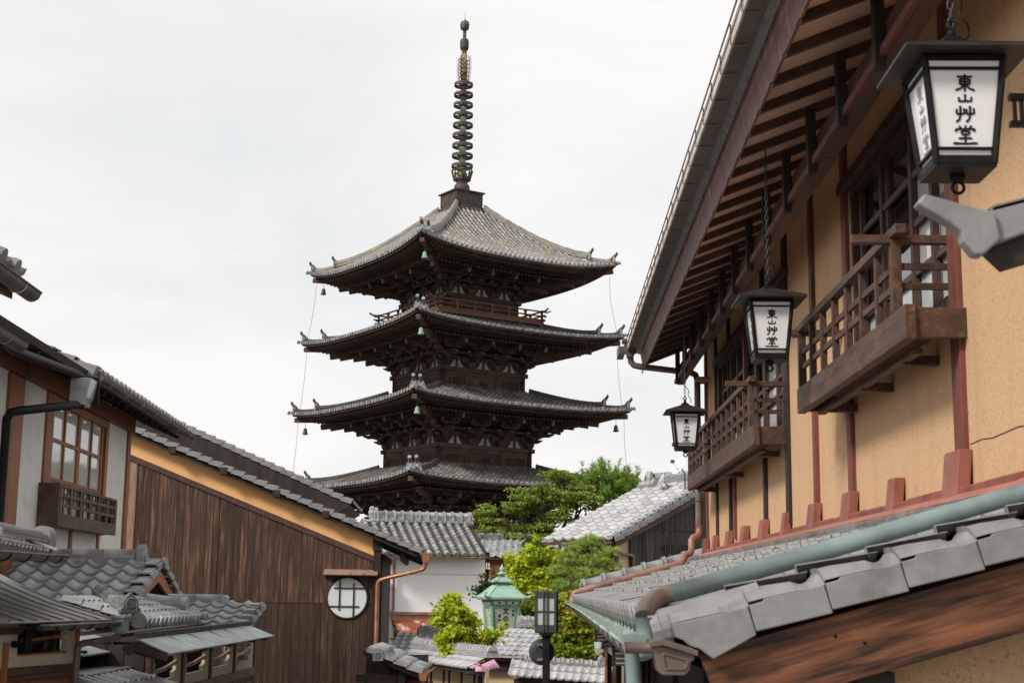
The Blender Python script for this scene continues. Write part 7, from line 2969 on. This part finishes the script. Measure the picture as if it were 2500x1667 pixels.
def leaf_crown(name, matn, parent, lobes, nclump, per, leaf, spread, seed, flat=.5, tint=0.0, red=None, tint_lobe=None):
    rng = random.Random(seed)
    vs, fs, uv = [], [], []
    for c in clumps(lobes, nclump, rng):
        cb = rng.gauss(.45 + tint, .16)
        if red: cb += red(c) * rng.random()
        for _ in range(per):
            p = c + V((rng.gauss(0, spread), rng.gauss(0, spread), rng.gauss(0, spread * flat)))
            L = leaf * rng.uniform(.65, 1.25)
            n = V((rng.gauss(0, .55), rng.gauss(0, .55) - .15, rng.uniform(.25, 1))).normalized()
            d = V((rng.gauss(0, 1), rng.gauss(0, 1), rng.gauss(-.35, .4)))
            d = (d - n * d.dot(n)).normalized()
            s = n.cross(d)
            i = len(vs)
            w = L * rng.uniform(.32, .48)
            fold = n * (L * .10)
            vs += [p, p + d * L * .45 + s * w + fold, p + d * L, p + d * L * .45 - s * w + fold]
            fs += [(i, i + 1, i + 2), (i, i + 2, i + 3)]
            u = min(.995, max(.005, cb + rng.gauss(0, .16)))
            uv += [u, .5] * 6
    zb = ZB.get(parent.name, (0, 0, 0))
    me = bpy.data.meshes.new(name)
    me.from_pydata([(p.x - zb[0], p.y - zb[1], p.z - zb[2]) for p in vs], [], fs)
    l = me.uv_layers.new(name="UVMap")
    l.data.foreach_set('uv', uv)
    me.materials.append(M[matn])
    o = bpy.data.objects.new(name, me)
    COL.objects.link(o)
    o.parent = parent
    return o

def needle_crown(name, matn, parent, tufts, seed, nlen, nw, per, up=.8):
    """tufts: list of (point, axis, length): needles spread round the axis"""
    rng = random.Random(seed)
    vs, fs, uv = [], [], []
    for c, ax, Ls in tufts:
        cb = rng.gauss(.45, .18)
        a = ax.cross(V((0, 0, 1)))
        if a.length < .05: a = ax.cross(V((1, 0, 0)))
        a.normalize()
        b = ax.cross(a)
        for _ in range(per):
            t = rng.random()
            ang = rng.uniform(0, 2 * pi)
            d = (ax * rng.uniform(.35, 1.0) * up + (a * cos(ang) + b * sin(ang)) * rng.uniform(.3, 1.0)).normalized()
            p = c + ax * (Ls * t)
            L = nlen * rng.uniform(.6, 1.15)
            s = d.cross(V((rng.gauss(0, 1), rng.gauss(0, 1), rng.gauss(0, 1)))).normalized() * nw
            i = len(vs)
            vs += [p - s, p + s, p + d * L]
            fs.append((i, i + 1, i + 2))
            u = min(.995, max(.005, cb + rng.gauss(0, .18)))
            uv += [u, .5] * 3
    zb = ZB.get(parent.name, (0, 0, 0))
    me = bpy.data.meshes.new(name)
    me.from_pydata([(p.x - zb[0], p.y - zb[1], p.z - zb[2]) for p in vs], [], fs)
    l = me.uv_layers.new(name="UVMap")
    l.data.foreach_set('uv', uv)
    me.materials.append(M[matn])
    o = bpy.data.objects.new(name, me)
    COL.objects.link(o)
    o.parent = parent
    return o

def trunk(parent, base, fork, lobes, r0, seed, matn='bark', twigs=3, rb=.35, sub=4):
    rng = random.Random(seed)
    mb = MB()
    base, fork = V(base), V(fork)
    mid = base.lerp(fork, .5) + V((rng.gauss(0, .05), rng.gauss(0, .05), 0)) * (fork - base).length
    mb.tube([base, mid, fork], [r0, r0 * .85, r0 * .7], 8)
    for l in lobes:
        e = V(l[:3]) + V((0, 0, -l[5] * .3))
        m = fork.lerp(e, .5) + V((rng.gauss(0, .08), rng.gauss(0, .08), rng.gauss(.02, .06))) * (e - fork).length
        mb.tube([fork, m, e], [r0 * .55, r0 * rb, r0 * .16], 6)
        for _ in range(sub):
            q = m.lerp(e, rng.random())
            f = V((l[0] + rng.uniform(-.8, .8) * l[3], l[1] + rng.uniform(-.8, .8) * l[4], l[2] + rng.uniform(-.6, .8) * l[5]))
            mb.tube([q, q.lerp(f, .5) + V((rng.gauss(0, .04), rng.gauss(0, .04), rng.gauss(0, .04))) * (f - q).length * 2, f], [r0 * .2, r0 * .12, r0 * .04], 5)
    return mb.build("trunk", matn, parent)

# ---- large maple in front of the pagoda
def lobes_of(y, spec, ky=.8):
    """spec: (x, z, rx, rz) at distance y"""
    return [(x, y + dy, z, rx, rx * ky, rz) for x, z, rx, rz, dy in spec]
t = thing("maple_tree", "broad green maple with reddish leaf tips standing in front of the pagoda", "tree", (.2, 58.0, -4.0), 0, w=True)
lb = lobes_of(58, [(-.15, 4.0, 1.25, .55, 0), (.95, 4.25, 1.0, .5, .3), (-1.5, 3.2, 1.05, .45, -.2), (-2.2, 2.55, .85, .40, 0), (-1.1, 2.3, 1.1, .4, -.5), (.1, 3.0, 1.2, .45, -.6),
                   (.6, 2.3, 1.1, .45, -.4), (1.7, 3.1, .95, .5, 0), (2.1, 2.5, .9, .4, .1), (-.4, 3.45, 1.2, .4, -.7), (1.3, 3.6, .9, .35, -.3), (-2.3, 1.9, .6, .35, 0), (2.9, 3.0, .7, .25, .4), (-1.9, 2.1, .8, .4, -.2), (.2, 1.9, .9, .3, -.2)])
trunk(t, (.3, 58.2, -4), (.2, 58.2, 1.4), lb, .22, 3, sub=5)
rng = random.Random(31)
pads = []
for l in lb:
    for _ in range(5):
        a = rng.uniform(0, 2 * pi)
        r = rng.uniform(.35, .95)
        pads.append((l[0] + r * l[3] * cos(a), l[1] + r * l[4] * sin(a) * .8, l[2] + l[5] * rng.uniform(-.7, .8), rng.uniform(.32, .6), rng.uniform(.3, .5), rng.uniform(.10, .17)))
leaf_crown("crown", 'leaf_maple', t, pads, 1150, 22, .12, .11, 11, .28, .03, red=lambda c: .34 if (c.x > .0 and c.z < 3.1) else .14)
t = thing("pine_tree", "dark green pine with upright shoots rising behind the maple against the sky", "tree", (2.6, 60.0, -4.0), 0, w=True)
rng = random.Random(8)
tf = []
lb = lobes_of(60.5, [(2.6, 4.4, 1.25, .50, 0), (1.9, 4.2, .8, .45, .2), (3.35, 4.2, .8, .40, -.2), (2.5, 3.85, 1.1, .35, -.3)])
for c in clumps(lb, 300, rng):
    out = (c - V((2.6, 60.5, 3.4)))
    ax = V((out.x * .22, out.y * .22, 1.0)).normalized()
    tf.append((c, ax, rng.uniform(.12, .32)))
for q in range(40):
    x = rng.uniform(1.35, 3.95)
    tf.append((V((x, 60.5 + rng.uniform(-.6, .6), 4.85 - abs(x - 2.5) * .32 + rng.uniform(-.25, .15))), V((rng.gauss(0, .06) + (x - 2.6) * .10, 0, 1)).normalized(), rng.uniform(.45, .85)))
trunk(t, (2.7, 60.6, -4), (2.65, 60.5, 3.2), lb, .15, 5, 'bark', sub=5)
needle_crown("crown", 'needle', t, tf, 4, .24, .014, 60, .65)

# ---- lime-green maple behind the lantern sign
t = thing("lime_maple", "lime green maple behind the green lantern sign and beside the garden pine", "tree", (-.3, 28.8, -3.4), 0, w=True)
lb = lobes_of(28.8, [(-.22, .72, .26, .22, 0), (-.55, .50, .24, .20, 0), (-.02, .35, .36, .28, .1), (-.42, .15, .32, .22, 0), (.0, -.08, .40, .24, 0), (-.62, .28, .2, .2, .1), (-.2, .98, .12, .12, 0), (.2, .6, .25, .2, .2), (-.75, .62, .14, .1, 0), (-.1, -.3, .35, .2, .1)])
trunk(t, (-.1, 28.9, -3.4), (-.15, 28.85, -.5), lb, .06, 6)
leaf_crown("crown", 'leaf_lime', t, lb, 400, 15, .085, .045, 12, .7, .10)
t = thing("young_maple", "darker green maple sprays right of the green lantern beside the black street lamp", "tree", (-.3, 28.0, -3.3), 0, w=True)
lb = lobes_of(27.7, [(-.28, -.32, .22, .14, 0), (-.05, -.45, .25, .14, 0), (-.42, -.56, .14, .12, 0), (-.02, -.66, .22, .12, .1), (-.3, -.75, .15, .08, 0)])
trunk(t, (-.36, 27.8, -3.3), (-.36, 27.75, -.9), lb, .03, 7)
leaf_crown("crown", 'leaf_lime2', t, lb, 90, 15, .075, .05, 13, .5, -.12)

# ---- clipped garden pine
t = thing("garden_pine", "soft light green garden pine in layers in front of the grey boarded house", "tree", (.75, 24.0, -3.2), 0, w=True)
rng = random.Random(21)
lb = lobes_of(24, [(.78, .80, .24, .09, 0), (.52, .70, .22, .09, .1), (1.0, .62, .26, .10, 0), (.45, .50, .26, .10, -.1), (.82, .46, .30, .10, -.1), (.25, .30, .26, .10, 0), (.68, .24, .34, .11, -.2), (1.1, .36, .22, .09, 0),
                   (.36, .06, .32, .11, -.1), (.85, .05, .34, .11, -.1), (.16, -.10, .28, .11, 0), (.55, -.16, .34, .12, -.2), (.95, -.16, .28, .10, 0), (1.22, .16, .16, .08, .1), (.3, -.3, .26, .1, 0), (.62, -.36, .26, .1, 0), (1.32, .05, .14, .07, .1)])
tf = []
for c in clumps(lb, 1000, rng):
    ax = V((rng.gauss(0, .55), rng.gauss(0, .5), rng.uniform(.35, 1.0))).normalized()
    tf.append((c, ax, rng.uniform(.02, .05)))
trunk(t, (.9, 24.2, -3.2), (.80, 24.05, .20), lb, .055, 9, 'pinebark', sub=3, rb=.3)
needle_crown("crown", 'needle_gd', t, tf, 5, .085, .0042, 40, .9)

# ---- foreground lime tree by the lantern
t = thing("lime_tree", "small bright lime green tree overlapping the green lantern sign above the street wall", "tree", (-1.1, 23.6, -3.1), 0, w=True)
lb = []
for a, b, c, d in ((1100, 1480, 28, 24), (1128, 1502, 28, 22), (1080, 1515, 24, 22), (1110, 1540, 32, 20), (1152, 1524, 22, 14), (1090, 1562, 26, 18), (1142, 1560, 32, 18), (1186, 1545, 18, 12),
                   (1212, 1548, 16, 12), (1226, 1532, 10, 14), (1120, 1586, 34, 16), (1162, 1586, 28, 15), (1184, 1566, 22, 14), (1150, 1608, 24, 10), (1126, 1606, 16, 9), (1084, 1592, 12, 10), (1098, 1456, 7, 9),
                   (1118, 1454, 7, 8), (1065, 1490, 9, 9)):
    k = 23.6 / 3526
    lb.append(((a - 1330) * k, 23.6 + (d % 5 - 2) * .05, (1441 - b) * k, c * k * .95, c * k * .8, d * k * .95))
trunk(t, (-.92, 23.7, -3.1), (-1.0, 23.65, -1.15), lb, .045, 10, sub=4)
leaf_crown("crown", 'leaf_lime', t, lb, 400, 11, .082, .036, 14, .8, .12)

# ---- low garden maple on the right
t = thing("garden_maple", "yellow green garden maple behind the black street lamp above the tile capped wall", "tree", (.45, 22.5, -3.1), 0, w=True)
lb = lobes_of(22.5, [(.15, -.25, .24, .14, 0), (.45, -.12, .24, .12, .1), (.30, -.45, .26, .13, -.1), (.62, -.42, .24, .13, 0), (.2, -.66, .26, .12, -.1), (.55, -.68, .26, .12, -.1), (.82, -.62, .18, .12, 0), (.35, -.9, .28, .12, -.2), (.70, -.9, .22, .12, -.1),
                     (.1, -.92, .16, .1, 0), (.85, -.85, .12, .1, 0), (.0, -.5, .14, .12, 0), (.5, -1.05, .2, .08, -.2), (.72, -.2, .16, .1, .2), (.02, -.05, .14, .1, .3)])
trunk(t, (.5, 22.7, -3.1), (.45, 22.6, -1.0), lb, .05, 12)
leaf_crown("crown", 'leaf_lime2', t, lb, 380, 14, .07, .042, 15, .4, .10, red=lambda c: .4 if c.z > -.4 else .05)

# ---- dark shrubs
t = thing("dark_shrub", "dark leafy shrub against the right end of the white storehouse wall", "shrub", (-1.3, 31.5, -3.4), 0, w=True)
lb = lobes_of(31.5, [(-1.45, -.03, .16, .12, 0), (-1.22, .02, .2, .16, 0), (-1.08, .18, .14, .14, 0), (-1.05, -.15, .22, .14, 0), (-1.4, .28, .07, .08, 0), (-.85, .05, .16, .2, .2)])
trunk(t, (-1.1, 31.6, -3.4), (-1.15, 31.5, -.3), lb, .03, 13)
leaf_crown("crown", 'leaf_shrub', t, lb, 130, 13, .075, .055, 16, .8, .05)
t = thing("round_shrub", "dense dark round shrub poking up above the lime maple in front of the far tiles", "shrub", (-.35, 40.0, -3.8), 0, w=True)
lb = lobes_of(40, [(-.40, 1.22, .24, .20, 0), (-.1, 1.1, .28, .16, 0), (.2, 1.0, .3, .14, 0)])
trunk(t, (-.2, 40.1, -3.8), (-.2, 40, .8), lb, .05, 14)
leaf_crown("crown", 'leaf_shrub', t, lb, 120, 16, .08, .05, 17, .9, .0)
